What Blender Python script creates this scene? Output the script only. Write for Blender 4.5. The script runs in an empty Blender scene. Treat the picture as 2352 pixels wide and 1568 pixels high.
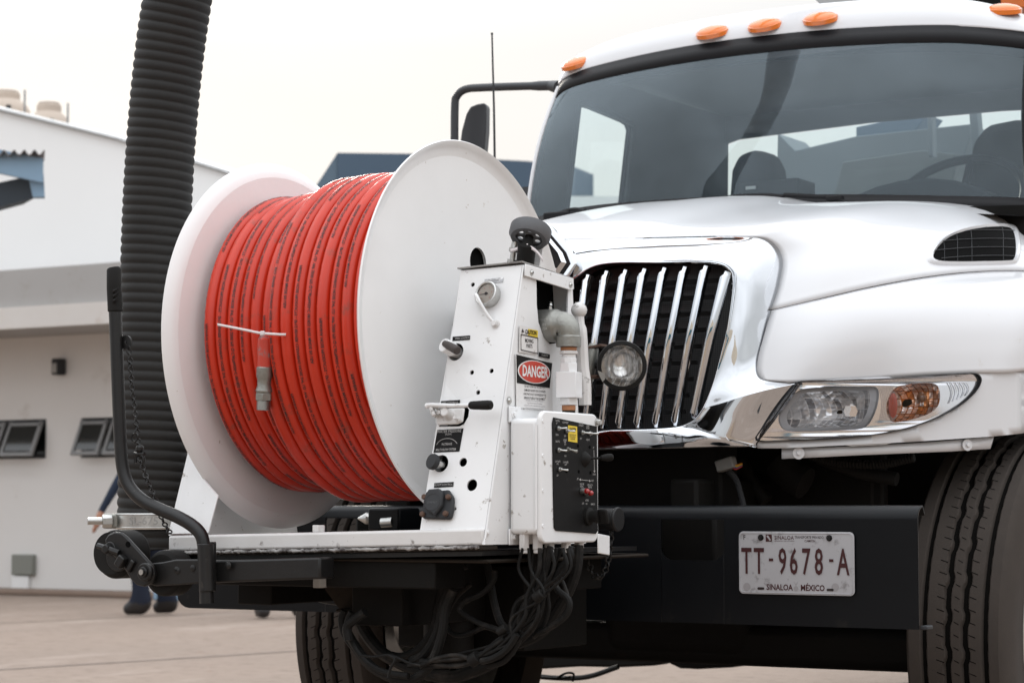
import bpy, bmesh, math, random
from mathutils import Vector, Matrix, geometry, noise
random.seed(7)
S = bpy.context.scene
COL = S.collection
R = math.radians
V = Vector

# ------------------------------------------------------------------ camera, world, sun, exposure
YAW = R(31.3); FPX = 5200.0; PITCH = math.atan(378 / FPX)
CAM = V((3.043, -5.001, 0.9))
FWD0 = V((-math.sin(YAW), math.cos(YAW), 0)); RGT = V((math.cos(YAW), math.sin(YAW), 0))
FWD = FWD0 * math.cos(PITCH) + V((0, 0, 1)) * math.sin(PITCH)
UPV = -FWD0 * math.sin(PITCH) + V((0, 0, 1)) * math.cos(PITCH)
cd = bpy.data.cameras.new('camera'); cam = bpy.data.objects.new('camera', cd); COL.objects.link(cam)
cam.matrix_world = Matrix.Translation(CAM) @ Matrix((RGT, UPV, -FWD)).transposed().to_4x4()
cd.sensor_width = 36; cd.lens = 36 * FPX / 2352; cd.clip_end = 3000; cd.clip_start = 0.1
cd.dof.use_dof = True; cd.dof.focus_distance = 5.35; cd.dof.aperture_fstop = 7.5
S.camera = cam
SUN_AZ = YAW + R(10); SUN_EL = R(17)          # low hazy sun behind the black suction hose
w = bpy.data.worlds.new('World'); S.world = w; w.use_nodes = True
nt = w.node_tree; nt.nodes.clear()
def N(t, k, **kw):
    n = t.nodes.new(k)
    for a, b in kw.items():
        if a.startswith('i_'): n.inputs[a[2:].replace('_', ' ')].default_value = b
        else: setattr(n, a, b)
    return n
out = N(nt, 'ShaderNodeOutputWorld')
sky = N(nt, 'ShaderNodeTexSky', sky_type='NISHITA', sun_disc=False, sun_elevation=SUN_EL, sun_rotation=-SUN_AZ, dust_density=4.0, air_density=1.0)
bg1 = N(nt, 'ShaderNodeBackground', i_Strength=0.05)
veil = N(nt, 'ShaderNodeVectorMath', operation='SCALE'); veil.inputs['Scale'].default_value = 0.07   # thick haze lets this much of the clear sky through
nt.links.new(sky.outputs[0], veil.inputs[0]); nt.links.new(veil.outputs[0], bg1.inputs[0])
tc = N(nt, 'ShaderNodeTexCoord'); sep = N(nt, 'ShaderNodeSeparateXYZ'); nt.links.new(tc.outputs['Generated'], sep.inputs[0])
mr = N(nt, 'ShaderNodeMapRange'); mr.inputs[1].default_value = 0.0; mr.inputs[2].default_value = 1.0; mr.inputs[3].default_value = 0.0; mr.inputs[4].default_value = 1.0
nt.links.new(sep.outputs[2], mr.inputs[0])
cr = N(nt, 'ShaderNodeValToRGB'); nt.links.new(mr.outputs[0], cr.inputs[0])
cr.color_ramp.elements[0].position = 0.0; cr.color_ramp.elements[0].color = (0.78, 0.78, 0.77, 1)
cr.color_ramp.elements[1].position = 1.0; cr.color_ramp.elements[1].color = (2.35, 2.42, 2.52, 1)
e = cr.color_ramp.elements.new(0.10); e.color = (0.81, 0.82, 0.825, 1)
e = cr.color_ramp.elements.new(0.20); e.color = (0.85, 0.865, 0.88, 1)
e = cr.color_ramp.elements.new(0.35); e.color = (1.35, 1.38, 1.43, 1)
nz = N(nt, 'ShaderNodeTexNoise', i_Scale=2.2, i_Detail=4.0, i_Roughness=0.5)
mp = N(nt, 'ShaderNodeMapping'); mp.inputs['Scale'].default_value = (1, 1, 3.5)
nt.links.new(tc.outputs['Generated'], mp.inputs[0]); nt.links.new(mp.outputs[0], nz.inputs[0])
mr2 = N(nt, 'ShaderNodeMapRange'); mr2.inputs[1].default_value = .3; mr2.inputs[2].default_value = .7; mr2.inputs[3].default_value = .91; mr2.inputs[4].default_value = 1.06
nt.links.new(nz.outputs[0], mr2.inputs[0])
mul = N(nt, 'ShaderNodeVectorMath', operation='SCALE'); nt.links.new(cr.outputs[0], mul.inputs[0]); nt.links.new(mr2.outputs[0], mul.inputs['Scale'])
bg2 = N(nt, 'ShaderNodeBackground', i_Strength=1.0); nt.links.new(mul.outputs[0], bg2.inputs[0])
ad = N(nt, 'ShaderNodeAddShader'); nt.links.new(bg1.outputs[0], ad.inputs[0]); nt.links.new(bg2.outputs[0], ad.inputs[1]); nt.links.new(ad.outputs[0], out.inputs[0])
sl = bpy.data.lights.new('sun', 'SUN'); sl.energy = 1.4; sl.angle = R(12); sl.color = (1, .93, .83)
so = bpy.data.objects.new('sun', sl); COL.objects.link(so)
sd = V((-math.sin(SUN_AZ) * math.cos(SUN_EL), math.cos(SUN_AZ) * math.cos(SUN_EL), math.sin(SUN_EL)))
so.rotation_euler = sd.to_track_quat('Z', 'Y').to_euler(); so.location = (0, 0, 8)
S.view_settings.view_transform = 'Standard'; S.view_settings.look = 'None'; S.view_settings.exposure = 0.0; S.view_settings.gamma = 1; S.view_settings.use_curve_mapping = False
S.cycles.max_bounces = 8; S.cycles.transparent_max_bounces = 12; S.cycles.caustics_reflective = False; S.cycles.caustics_refractive = False

# ------------------------------------------------------------------ measuring: sight line through the photograph cut with a real plane of the place
def ray(u, v): return FWD + RGT * ((u - 1176) / FPX) - UPV * ((v - 784) / FPX)
def on(u, v, x=None, y=None, z=None):
    d = ray(u, v)
    i, val = (0, x) if x is not None else (1, y) if y is not None else (2, z)
    return CAM + d * ((val - CAM[i]) / d[i])
def hit(u, v, p0, n):
    d = ray(u, v); return CAM + d * ((p0 - CAM).dot(n) / d.dot(n))
def onc(u, v, fn, lo=-1.5, hi=1.5):
    """where the sight line meets the upright surface y = fn(x)"""
    d = ray(u, v)
    def g(x):
        t = (x - CAM.x) / d.x; return CAM.y + d.y * t - fn(x)
    a, b = lo, hi; ga = g(a)
    for _ in range(50):
        m = (a + b) / 2; gm = g(m)
        if (gm > 0) == (ga > 0): a, ga = m, gm
        else: b = m
    t = (a - CAM.x) / d.x; return CAM + d * t

# ------------------------------------------------------------------ mesh builder
class MB:
    def __init__(s): s.v = []; s.f = []; s.mi = []
    def add(s, vs, fs, m=0):
        o = len(s.v); s.v += [tuple(p) for p in vs]; s.f += [tuple(i + o for i in f) for f in fs]; s.mi += [m] * len(fs); return s
    def box(s, c, d, rot=None, m=0):
        c = V(c); h = V(d) / 2; vs = []
        for z in (-1, 1):
            for y in (-1, 1):
                for x in (-1, 1):
                    p = V((x * h.x, y * h.y, z * h.z))
                    if rot: p = rot @ p
                    vs.append(c + p)
        return s.add(vs, [(0, 2, 3, 1), (4, 5, 7, 6), (0, 1, 5, 4), (2, 6, 7, 3), (0, 4, 6, 2), (1, 3, 7, 5)], m)
    def prism(s, pts, off, m=0):
        pts = [V(p) for p in pts]; off = V(off); n = len(pts)
        nrm = geometry.normal(pts) if n > 2 else V((0, 0, 1))
        if nrm.dot(off) < 0: pts.reverse()
        fs = [tuple(reversed(range(n))), tuple(range(n, 2 * n))] + [(i, (i + 1) % n, n + (i + 1) % n, n + i) for i in range(n)]
        return s.add(pts + [p + off for p in pts], fs, m)
    def tube(s, path, r, n=12, caps=True, closed=False, m=0, pre=None, post=None):
        P = [V(p) for p in path]; k = len(P)
        if not hasattr(r, '__len__'): r = [r] * k
        prev = None; rings = []
        for i in range(k):
            if closed: t = P[(i + 1) % k] - P[i - 1]
            else: t = (post if i == k - 1 and post else P[min(i + 1, k - 1)]) - (pre if i == 0 and pre else P[max(i - 1, 0)])
            t.normalize()
            if prev is None:
                a = V((0, 0, 1)) if abs(t.z) < .9 else V((1, 0, 0))
                nrm = (a - t * a.dot(t)).normalized()
            else: nrm = (prev - t * prev.dot(t)).normalized()
            prev = nrm; b = t.cross(nrm)
            rings.append([P[i] + (nrm * math.cos(2 * math.pi * j / n) + b * math.sin(2 * math.pi * j / n)) * r[i] for j in range(n)])
        vs = [p for rg in rings for p in rg]; fs = []
        for i in range(k if closed else k - 1):
            i2 = (i + 1) % k
            for j in range(n): fs.append((i * n + j, i * n + (j + 1) % n, i2 * n + (j + 1) % n, i2 * n + j))
        if caps and not closed: fs += [tuple(reversed(range(n))), tuple((k - 1) * n + j for j in range(n))]
        return s.add(vs, fs, m)
    def cyl(s, a, b, r, r2=None, n=20, m=0): return s.tube([a, b], [r, r if r2 is None else r2], n, m=m)
    def lathe(s, prof, o, axis, n=48, m=0, closed=False, jag=None):
        """prof: (radius, height along axis)"""
        o = V(o); ax = V(axis).normalized(); a = V((0, 0, 1)) if abs(ax.z) < .9 else V((1, 0, 0))
        e1 = (a - ax * a.dot(ax)).normalized(); e2 = ax.cross(e1); vs = []; fs = []; k = len(prof)
        for j in range(n):
            A = 2 * math.pi * j / n; d = e1 * math.cos(A) + e2 * math.sin(A)
            for q, (r_, h) in enumerate(prof):
                if jag: h = h + jag(q, j)
                vs.append(o + d * r_ + ax * h)
        for j in range(n):
            j2 = (j + 1) % n
            for i in range(k if closed else k - 1):
                i2 = (i + 1) % k; fs.append((j * k + i, j2 * k + i, j2 * k + i2, j * k + i2))
        return s.add(vs, fs, m)
    def grid(s, G, m=0):
        r, c = len(G), len(G[0]); vs = [p for row in G for p in row]
        return s.add(vs, [(i * c + j, i * c + j + 1, (i + 1) * c + j + 1, (i + 1) * c + j) for i in range(r - 1) for j in range(c - 1)], m)
    def plate(s, outer, holes, fn, m=0):
        loops = [[V((p[0], p[1], 0)) for p in lp] for lp in [outer] + holes]; flat = [p for lp in loops for p in lp]
        tr = geometry.tessellate_polygon(loops)
        return s.add([fn(p.x, p.y) for p in flat], [tuple(t) for t in tr], m)
    def sphere(s, c, r, n=12, sc=(1, 1, 1), m=0):
        prof = []
        vs = []; fs = []; c = V(c)
        for i in range(n // 2 + 1):
            t = math.pi * i / (n // 2)
            for j in range(n):
                a = 2 * math.pi * j / n
                vs.append(c + V((math.sin(t) * math.cos(a) * r * sc[0], math.sin(t) * math.sin(a) * r * sc[1], math.cos(t) * r * sc[2])))
        for i in range(n // 2):
            for j in range(n): fs.append((i * n + j, i * n + (j + 1) % n, (i + 1) * n + (j + 1) % n, (i + 1) * n + j))
        return s.add(vs, fs, m)
    def build(s, name, mats, parent=None, bevel=0, seg=2, ang=32, solid=0, sub=0, weld=True, kind=None, label=None, flat=False):
        me = bpy.data.meshes.new(name); bm = bmesh.new(); bv = [bm.verts.new(p) for p in s.v]
        for f, mi in zip(s.f, s.mi):
            try: nf = bm.faces.new([bv[i] for i in f]); nf.material_index = mi
            except ValueError: pass
        if weld: bmesh.ops.remove_doubles(bm, verts=bm.verts, dist=1e-5)
        bmesh.ops.recalc_face_normals(bm, faces=bm.faces)
        for f in bm.faces: f.smooth = not flat
        lim = R(ang)
        for e_ in bm.edges:
            if len(e_.link_faces) == 2 and e_.calc_face_angle(0) > lim: e_.smooth = False
        bm.to_mesh(me); bm.free()
        o = bpy.data.objects.new(name, me); COL.objects.link(o)
        for m_ in (mats if isinstance(mats, (list, tuple)) else [mats]): me.materials.append(m_)
        if parent: attach(o, parent)
        if sub: mo = o.modifiers.new('s', 'SUBSURF'); mo.levels = sub; mo.render_levels = sub
        if solid: mo = o.modifiers.new('t', 'SOLIDIFY'); mo.thickness = abs(solid); mo.offset = -1 if solid > 0 else 1
        if bevel: mo = o.modifiers.new('b', 'BEVEL'); mo.width = bevel; mo.segments = seg; mo.limit_method = 'ANGLE'; mo.angle_limit = R(28); mo.harden_normals = False
        if kind: o['kind'] = kind
        if label: o['label'] = label
        return o
def attach(o, p):
    o.parent = p
    if p.type == 'EMPTY' and p.parent is None: o.matrix_parent_inverse = Matrix.Translation(p.location).inverted()
def thing(name, label, cat, loc=(0, 0, 0), group=None):
    o = bpy.data.objects.new(name, None); COL.objects.link(o); o.location = loc; o.empty_display_size = .1
    o['label'] = label; o['category'] = cat
    if group: o['group'] = group
    return o
def tag(o, label, cat, group=None, kind=None):
    if label: o['label'] = label
    if cat: o['category'] = cat
    if group: o['group'] = group
    if kind: o['kind'] = kind
    return o
def cr1(P, k, closed=False):
    """Catmull-Rom through the points, k pieces per span"""
    P = [V(p) for p in P]; n = len(P); out_ = []
    for i in range(n if closed else n - 1):
        if closed: a, b, c, d = P[i - 1], P[i], P[(i + 1) % n], P[(i + 2) % n]
        else:
            b, c = P[i], P[i + 1]; a = P[i - 1] if i else b * 2 - c; d = P[i + 2] if i + 2 < n else c * 2 - b
        for j in range(k):
            t = j / k; out_.append(.5 * ((2 * b) + (c - a) * t + (2 * a - 5 * b + 4 * c - d) * t * t + (3 * b - a - 3 * c + d) * t ** 3))
    if not closed: out_.append(P[-1])
    return out_
def crg(G, k1, k2):
    rows = [cr1(r_, k2) for r_ in G]; cols = [cr1([r_[j] for r_ in rows], k1) for j in range(len(rows[0]))]
    return [[c[i] for c in cols] for i in range(len(cols[0]))]
def lerp(a, b, t): return a + (b - a) * t
def interp(tab):
    def f(x):
        if x <= tab[0][0]: return tab[0][1]
        for (a, ya), (b, yb) in zip(tab, tab[1:]):
            if x <= b: return lerp(ya, yb, (x - a) / (b - a))
        return tab[-1][1]
    return f

# ------------------------------------------------------------------ materials
def mat(name, col, rough=.5, metal=0, coat=0, spec=.5, var=None, vs=8., bump=0, bs=200., dirt=None, ds=3., dlo=.55, dhi=.75, alpha=None, croughness=.03, rvar=0):
    m = bpy.data.materials.new(name); m.use_nodes = True; t = m.node_tree; b = t.nodes['Principled BSDF']
    b.inputs['Base Color'].default_value = (*col, 1); b.inputs['Roughness'].default_value = rough; b.inputs['Metallic'].default_value = metal
    b.inputs['Coat Weight'].default_value = coat; b.inputs['Coat Roughness'].default_value = croughness; b.inputs['Specular IOR Level'].default_value = spec
    co = t.nodes.new('ShaderNodeTexCoord'); last = None
    def noise_(sc, det=5., rg=.6):
        n = t.nodes.new('ShaderNodeTexNoise'); n.inputs['Scale'].default_value = sc; n.inputs['Detail'].default_value = det; n.inputs['Roughness'].default_value = rg
        t.links.new(co.outputs['Object'], n.inputs['Vector']); return n
    def mixc(fac, c1, c2, src=None):
        x = t.nodes.new('ShaderNodeMix'); x.data_type = 'RGBA'; x.inputs[6].default_value = (*c1, 1); x.inputs[7].default_value = (*c2, 1)
        t.links.new(fac, x.inputs[0])
        if src: t.links.new(src, x.inputs[6])
        return x.outputs[2]
    if var:
        n = noise_(vs); last = mixc(n.outputs[0], col, var)
    if dirt:
        n = noise_(ds, 8., .68); mp_ = t.nodes.new('ShaderNodeMapRange'); mp_.inputs[1].default_value = dlo; mp_.inputs[2].default_value = dhi
        t.links.new(n.outputs[0], mp_.inputs[0]); last = mixc(mp_.outputs[0], col, dirt, last)
    if last: t.links.new(last, b.inputs['Base Color'])
    if rvar:
        n = noise_(vs * 2.3); mp_ = t.nodes.new('ShaderNodeMapRange'); mp_.inputs[3].default_value = max(0, rough - rvar); mp_.inputs[4].default_value = min(1, rough + rvar)
        t.links.new(n.outputs[0], mp_.inputs[0]); t.links.new(mp_.outputs[0], b.inputs['Roughness'])
    if bump:
        n = noise_(bs, 4.); bp = t.nodes.new('ShaderNodeBump'); bp.inputs['Strength'].default_value = bump; bp.inputs['Distance'].default_value = .002
        t.links.new(n.outputs[0], bp.inputs['Height']); t.links.new(bp.outputs[0], b.inputs['Normal'])
    return m
M = {}
M['truck'] = mat('white_truck_paint', (.69, .695, .71), .3, coat=.55, spec=.35, croughness=.015, var=(.655, .66, .675), vs=1.5, dirt=(.55, .52, .48), ds=16, dlo=.66, dhi=.85)
M['white'] = mat('white_reel_paint', (.85, .855, .86), .36, coat=.25, var=(.73, .735, .735), vs=5, dirt=(.22, .18, .14), ds=30, dlo=.62, dhi=.70, bump=.09, bs=90, rvar=.1)
M['whitedirt'] = mat('grimy_white_paint', (.74, .735, .73), .42, coat=.15, var=(.60, .585, .57), vs=9, dirt=(.10, .08, .065), ds=22, dlo=.60, dhi=.70, bump=.25, bs=45)
M['white2'] = mat('white_flange_paint', (.87, .87, .87), .34, coat=.3, var=(.76, .755, .745), vs=4, dirt=(.34, .26, .17), ds=30, dlo=.675, dhi=.73, bump=.12, bs=60, rvar=.08)
M['red'] = mat('red_hose_rubber', (.60, .034, .009), .38, coat=.12, spec=.4, croughness=.2, var=(.48, .026, .008), vs=12, dirt=(.17, .06, .04), ds=20, dlo=.57, dhi=.78, bump=.05, bs=120, rvar=.08)
M['ink'] = mat('black_print', (.02, .012, .012), .5)
M['blackpaint'] = mat('black_bumper_paint', (.0032, .0038, .0050), .36, spec=.20, var=(.006, .007, .0085), vs=6, dirt=(.022, .020, .018), ds=9, dlo=.6, dhi=.8, rvar=.05)
M['blacksteel'] = mat('worn_black_steel', (.0065, .0065, .007), .40, spec=.38, var=(.011, .0105, .010), vs=20, dirt=(.07, .06, .05), ds=40, dlo=.66, dhi=.74, bump=.3, bs=70)
M['rubber'] = mat('black_rubber', (.008, .0078, .0075), .62, spec=.16, var=(.015, .014, .013), vs=14, dirt=(.035, .032, .03), ds=18, dlo=.66, dhi=.8, bump=.2, bs=120)
M['suction'] = mat('black_ribbed_hose_rubber', (.0125, .012, .0115), .62, spec=.28, var=(.022, .021, .020), vs=9, dirt=(.035, .03, .026), ds=7, dlo=.62, dhi=.85, bump=.15, bs=150)
M['tyre'] = mat('dusty_tyre_rubber', (.066, .055, .048), .9, spec=.15, var=(.046, .040, .036), vs=16, bump=.3, bs=160)
M['groove'] = mat('deep_tyre_groove', (.006, .0055, .005), .95, spec=.05)
M['chrome'] = mat('chrome_plastic', (.62, .64, .665), .035, metal=1, rvar=.02, vs=2)
M['chrome2'] = mat('brushed_zinc', (.62, .62, .60), .32, metal=1, var=(.45, .45, .44), vs=40, bump=.15, bs=200)
M['galv'] = mat('galvanized_iron', (.36, .36, .33), .42, metal=.75, var=(.20, .20, .185), vs=60, bump=.5, bs=160)
M['dark'] = mat('dark_void', (.004, .004, .004), .9, spec=.05)  # near black for holes and hollows, their shade put into the colour
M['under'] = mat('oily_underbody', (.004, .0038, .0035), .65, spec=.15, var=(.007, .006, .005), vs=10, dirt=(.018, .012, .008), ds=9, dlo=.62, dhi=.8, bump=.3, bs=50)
M['cable'] = mat('dusty_cable_sheath', (.0075, .0073, .007), .6, spec=.2, dirt=(.06, .052, .045), ds=12, dlo=.52, dhi=.8, bump=.2, bs=120)
M['mesh'] = mat('radiator_core', (.010, .010, .010), .6)
M['greyplast'] = mat('dark_grey_plastic', (.032, .034, .038), .55, spec=.2, var=(.045, .046, .048), vs=30, bump=.2, bs=150)
M['mirror'] = mat('mirror_housing', (.035, .037, .042), .45)
M['interior'] = mat('grey_cab_lining', (.10, .11, .115), .8, var=(.085, .095, .10), vs=3)
M['seat'] = mat('dark_seat_cloth', (.022, .024, .027), .9, spec=.1)
M['seal'] = mat('windshield_rubber', (.008, .008, .0095), .55, spec=.25)
M['amber'] = mat('amber_lens', (.80, .19, .015), .22, coat=.7, bump=.25, bs=60)
M['orange'] = mat('orange_bulb_reflection', (.85, .22, .01), .2, coat=.5)
M['wall'] = mat('white_plaster', (.78, .765, .745), .85, var=(.70, .68, .66), vs=.8, dirt=(.40, .34, .29), ds=1.2, dlo=.62, dhi=.9, bump=.1, bs=20)
M['wallup'] = mat('bright_white_plaster', (.86, .86, .855), .85, var=(.80, .80, .79), vs=.6)
M['slab'] = mat('grey_concrete_fascia', (.44, .43, .42), .85, var=(.38, .37, .36), vs=2, dirt=(.28, .22, .17), ds=4, dlo=.6, dhi=.8)
M['blue'] = mat('blue_grey_sheet', (.055, .095, .145), .6, var=(.065, .105, .155), vs=2)
M['bluesteel'] = mat('blue_painted_steel', (.20, .32, .45), .6, var=(.24, .36, .48), vs=3)  # pale blue paint of the canopy steel and the kerb
M['tank'] = mat('beige_tank_plastic', (.50, .42, .35), .7)
M['cream'] = mat('cream_cover', (.62, .55, .48), .7)
M['glassdark'] = mat('dark_window_glass', (.015, .018, .018), .08, coat=.3)
M['alu'] = mat('grey_aluminium', (.24, .24, .24), .5, metal=.2)
M['skin'] = mat('skin', (.42, .22, .15), .55)
M['navy'] = mat('navy_cloth', (.012, .022, .045), .9)
M['jeans'] = mat('dark_jeans', (.014, .018, .030), .9, spec=.1, var=(.024, .028, .042), vs=8)
M['shoe'] = mat('black_leather', (.014, .012, .012), .5)
M['hair'] = mat('dark_hair', (.012, .009, .007), .6)
M['yellow'] = mat('yellow_label', (.75, .55, .04), .5)
M['labelwhite'] = mat('white_label', (.72, .71, .70), .5, dirt=(.35, .3, .26), ds=60, dlo=.62, dhi=.75)
M['redlabel'] = mat('red_label', (.50, .045, .025), .5, dirt=(.45, .2, .12), ds=50, dlo=.6, dhi=.72)
M['blacklabel'] = mat('black_label', (.007, .0068, .0068), .5, spec=.15, dirt=(.03, .027, .025), ds=60, dlo=.6, dhi=.75)
M['grime'] = mat('brown_grime', (.014, .011, .009), .85, spec=.2, var=(.035, .027, .02), vs=30)
M['maroon'] = mat('maroon_plate_paint', (.045, .008, .009), .45)
M['plate'] = mat('plate_enamel', (.43, .43, .45), .45, var=(.36, .36, .375), vs=10, dirt=(.10, .09, .085), ds=26, dlo=.56, dhi=.72)
M['printgrey'] = mat('pale_grey_print', (.30, .29, .30), .5)
M['rust'] = mat('rusty_bolt', (.07, .035, .022), .8, var=(.12, .07, .05), vs=90, bump=.5, bs=200)
M['copper'] = mat('bare_thread', (.42, .19, .09), .5, metal=.4)
M['tie'] = mat('white_nylon', (.72, .66, .66), .35)
M['dial'] = mat('yellowed_dial', (.55, .49, .42), .5)
M['redlamp'] = mat('red_pilot_lamp', (.35, .01, .01), .15, coat=.8)
M['housing'] = mat('grey_lamp_housing', (.42, .43, .45), .4)
M['bezel'] = mat('bright_lamp_bezel', (.80, .81, .83), .12, metal=.9)
M['reflector'] = mat('lamp_reflector', (.92, .91, .89), .28, metal=.35, var=(.55, .54, .52), vs=60, bump=.8, bs=60)
M['tape'] = mat('grey_tape', (.25, .24, .22), .6)
def glass(name, tint, ior=1.5, gt=(1, 1, 1), rough=0.0, film=0.0, filmcol=(.5, .55, .58)):
    m = bpy.data.materials.new(name); m.use_nodes = True; t = m.node_tree; t.nodes.clear()
    o = t.nodes.new('ShaderNodeOutputMaterial'); tr = t.nodes.new('ShaderNodeBsdfTransparent'); tr.inputs[0].default_value = (*tint, 1)
    gl = t.nodes.new('ShaderNodeBsdfGlossy'); gl.inputs['Roughness'].default_value = rough; gl.inputs[0].default_value = (*gt, 1)
    fr = t.nodes.new('ShaderNodeFresnel'); fr.inputs[0].default_value = ior; mx = t.nodes.new('ShaderNodeMixShader')
    t.links.new(fr.outputs[0], mx.inputs[0]); t.links.new(tr.outputs[0], mx.inputs[1]); t.links.new(gl.outputs[0], mx.inputs[2]); last = mx
    if film:
        df = t.nodes.new('ShaderNodeBsdfDiffuse'); df.inputs[0].default_value = (*filmcol, 1); m2 = t.nodes.new('ShaderNodeMixShader'); nf = t.nodes.new('ShaderNodeTexNoise'); nf.inputs['Scale'].default_value = 2.2; nf.inputs['Detail'].default_value = 7; nf.inputs['Roughness'].default_value = .65; cf_ = t.nodes.new('ShaderNodeTexCoord'); t.links.new(cf_.outputs['Object'], nf.inputs['Vector']); mf_ = t.nodes.new('ShaderNodeMapRange'); mf_.inputs[1].default_value = .3; mf_.inputs[2].default_value = .75; mf_.inputs[3].default_value = film * .35; mf_.inputs[4].default_value = film * 2.0; t.links.new(nf.outputs[0], mf_.inputs[0]); t.links.new(mf_.outputs[0], m2.inputs[0])
        t.links.new(mx.outputs[0], m2.inputs[1]); t.links.new(df.outputs[0], m2.inputs[2]); last = m2
    t.links.new(last.outputs[0], o.inputs[0]); return m
M['glass'] = glass('windshield_glass', (.80, .87, .88), 1.56, (.80, .93, 1.0), 0, .075, (.42, .52, .60))
M['winglass'] = glass('side_window_glass', (.93, .98, .97), 1.3)
M['lens'] = glass('clear_lamp_lens', (.98, .98, .99), 1.35)
def mesh_screen():
    m = mat('radiator_screen', (.010, .010, .011), .5); t = m.node_tree; b = t.nodes['Principled BSDF']
    co = t.nodes.new('ShaderNodeTexCoord'); ck = t.nodes.new('ShaderNodeTexBrick'); ck.offset = 0; ck.inputs['Scale'].default_value = 90; ck.inputs['Brick Width'].default_value = .5
    ck.inputs['Row Height'].default_value = .5; ck.inputs['Mortar Size'].default_value = .06
    ck.inputs['Color1'].default_value = (.006, .006, .006, 1); ck.inputs['Color2'].default_value = (.008, .008, .008, 1); ck.inputs['Mortar'].default_value = (.035, .035, .037, 1)
    mp_ = t.nodes.new('ShaderNodeMapping'); mp_.inputs['Rotation'].default_value = (R(90), 0, 0); t.links.new(co.outputs['Object'], mp_.inputs[0]); t.links.new(mp_.outputs[0], ck.inputs[0]); t.links.new(ck.outputs[0], b.inputs['Base Color']); return m
M['screen'] = mesh_screen()
def ground_mat():
    m = mat('dusty_concrete_yard', (.36, .29, .24), .9); t = m.node_tree; b = t.nodes['Principled BSDF']; co = t.nodes.new('ShaderNodeTexCoord')
    def nn(sc, det, vec=(1, 1, 1)):
        mp_ = t.nodes.new('ShaderNodeMapping'); mp_.inputs['Scale'].default_value = vec; t.links.new(co.outputs['Object'], mp_.inputs[0])
        n = t.nodes.new('ShaderNodeTexNoise'); n.inputs['Scale'].default_value = sc; n.inputs['Detail'].default_value = det; n.inputs['Roughness'].default_value = .7; t.links.new(mp_.outputs[0], n.inputs[0]); return n
    def ramp(src, lo, hi):
        r_ = t.nodes.new('ShaderNodeMapRange'); r_.inputs[1].default_value = lo; r_.inputs[2].default_value = hi; t.links.new(src.outputs[0], r_.inputs[0]); return r_
    def mx(fac, a, bcol):
        x = t.nodes.new('ShaderNodeMix'); x.data_type = 'RGBA'; t.links.new(fac.outputs[0], x.inputs[0]); x.inputs[7].default_value = (*bcol, 1)
        if isinstance(a, tuple): x.inputs[6].default_value = (*a, 1)
        else: t.links.new(a, x.inputs[6])
        return x.outputs[2]
    c = mx(nn(.5, 6, (1, .5, 1)), (.33, .250, .198), (.225, .178, .145))
    c = mx(ramp(nn(9, 8), .50, .70), c, (.19, .140, .108))
    c = mx(ramp(nn(1.4, 4, (1, .3, 1)), .55, .8), c, (.40, .325, .275))
    c = mx(ramp(nn(26, 3), .69, .73), c, (.10, .075, .06))
    c = mx(ramp(nn(4.5, 9), .66, .70), c, (.26, .13, .085))
    t.links.new(c, b.inputs['Base Color'])
    bp = t.nodes.new('ShaderNodeBump'); bp.inputs['Strength'].default_value = .6; bp.inputs['Distance'].default_value = .01; t.links.new(nn(30, 8).outputs[0], bp.inputs['Height']); t.links.new(bp.outputs[0], b.inputs['Normal'])
    return m
M['ground'] = ground_mat()

# ------------------------------------------------------------------ lettering
_tc = {}
def text_geo(s_, bold=0.0):
    k = (s_, bold)
    if k in _tc: return _tc[k]
    c = bpy.data.curves.new('t', 'FONT'); c.body = s_; c.align_x = 'CENTER'; c.align_y = 'CENTER'; c.resolution_u = 2; c.size = 1; c.offset = bold
    o = bpy.data.objects.new('t', c); COL.objects.link(o); dg = bpy.context.evaluated_depsgraph_get(); me = bpy.data.meshes.new_from_object(o.evaluated_get(dg))
    g = ([v.co.copy() for v in me.vertices], [tuple(p.vertices) for p in me.polygons]); bpy.data.objects.remove(o); bpy.data.curves.remove(c); bpy.data.meshes.remove(me)
    _tc[k] = g; return g
class Face:
    """a flat face: point, outward normal, right and up directions along it"""
    def __init__(s, p0, n, ex):
        s.p0 = V(p0); s.n = V(n).normalized(); s.ex = V(ex).normalized(); s.ex = (s.ex - s.n * s.ex.dot(s.n)).normalized(); s.ey = s.n.cross(s.ex).normalized()
        if s.ey.z < 0: s.ey = -s.ey
    def at(s, u, v, h=0): return hit(u, v, s.p0, s.n) + s.n * h
    def quad(s, mb, pts, h, th, m=0): mb.prism([s.at(u, v, h) for u, v in pts], s.n * th, m)
    def text(s, mb, st, c, size, h=.0015, wide=1., bold=0.0, m=0, rot=0, c3=None):
        if c3 is None: size *= .52
        vs, fs = text_geo(st, bold); o = (V(c3) if c3 is not None else s.at(*c)) + s.n * h; a = R(rot); ex = s.ex * math.cos(a) + s.ey * math.sin(a); ey = s.ey * math.cos(a) - s.ex * math.sin(a)
        mb.add([o + ex * (p.x * size * wide) + ey * (p.y * size) for p in vs], fs, m)
def bolt(mb, p, n, r, h, m=0, washer=1.5):
    p = V(p); n = V(n).normalized(); mb.cyl(p, p + n * h * .25, r * washer, n=16, m=m); mb.tube([p + n * h * .25, p + n * h], r, 6, m=m)
# ================================================================== THE SETTING
g = MB(); g.add([(-400, -300, 0), (400, -300, 0), (400, 600, 0), (-400, 600, 0)], [(0, 1, 2, 3)]); tag(g.build('ground', M['ground']), None, None, kind='structure')
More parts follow.
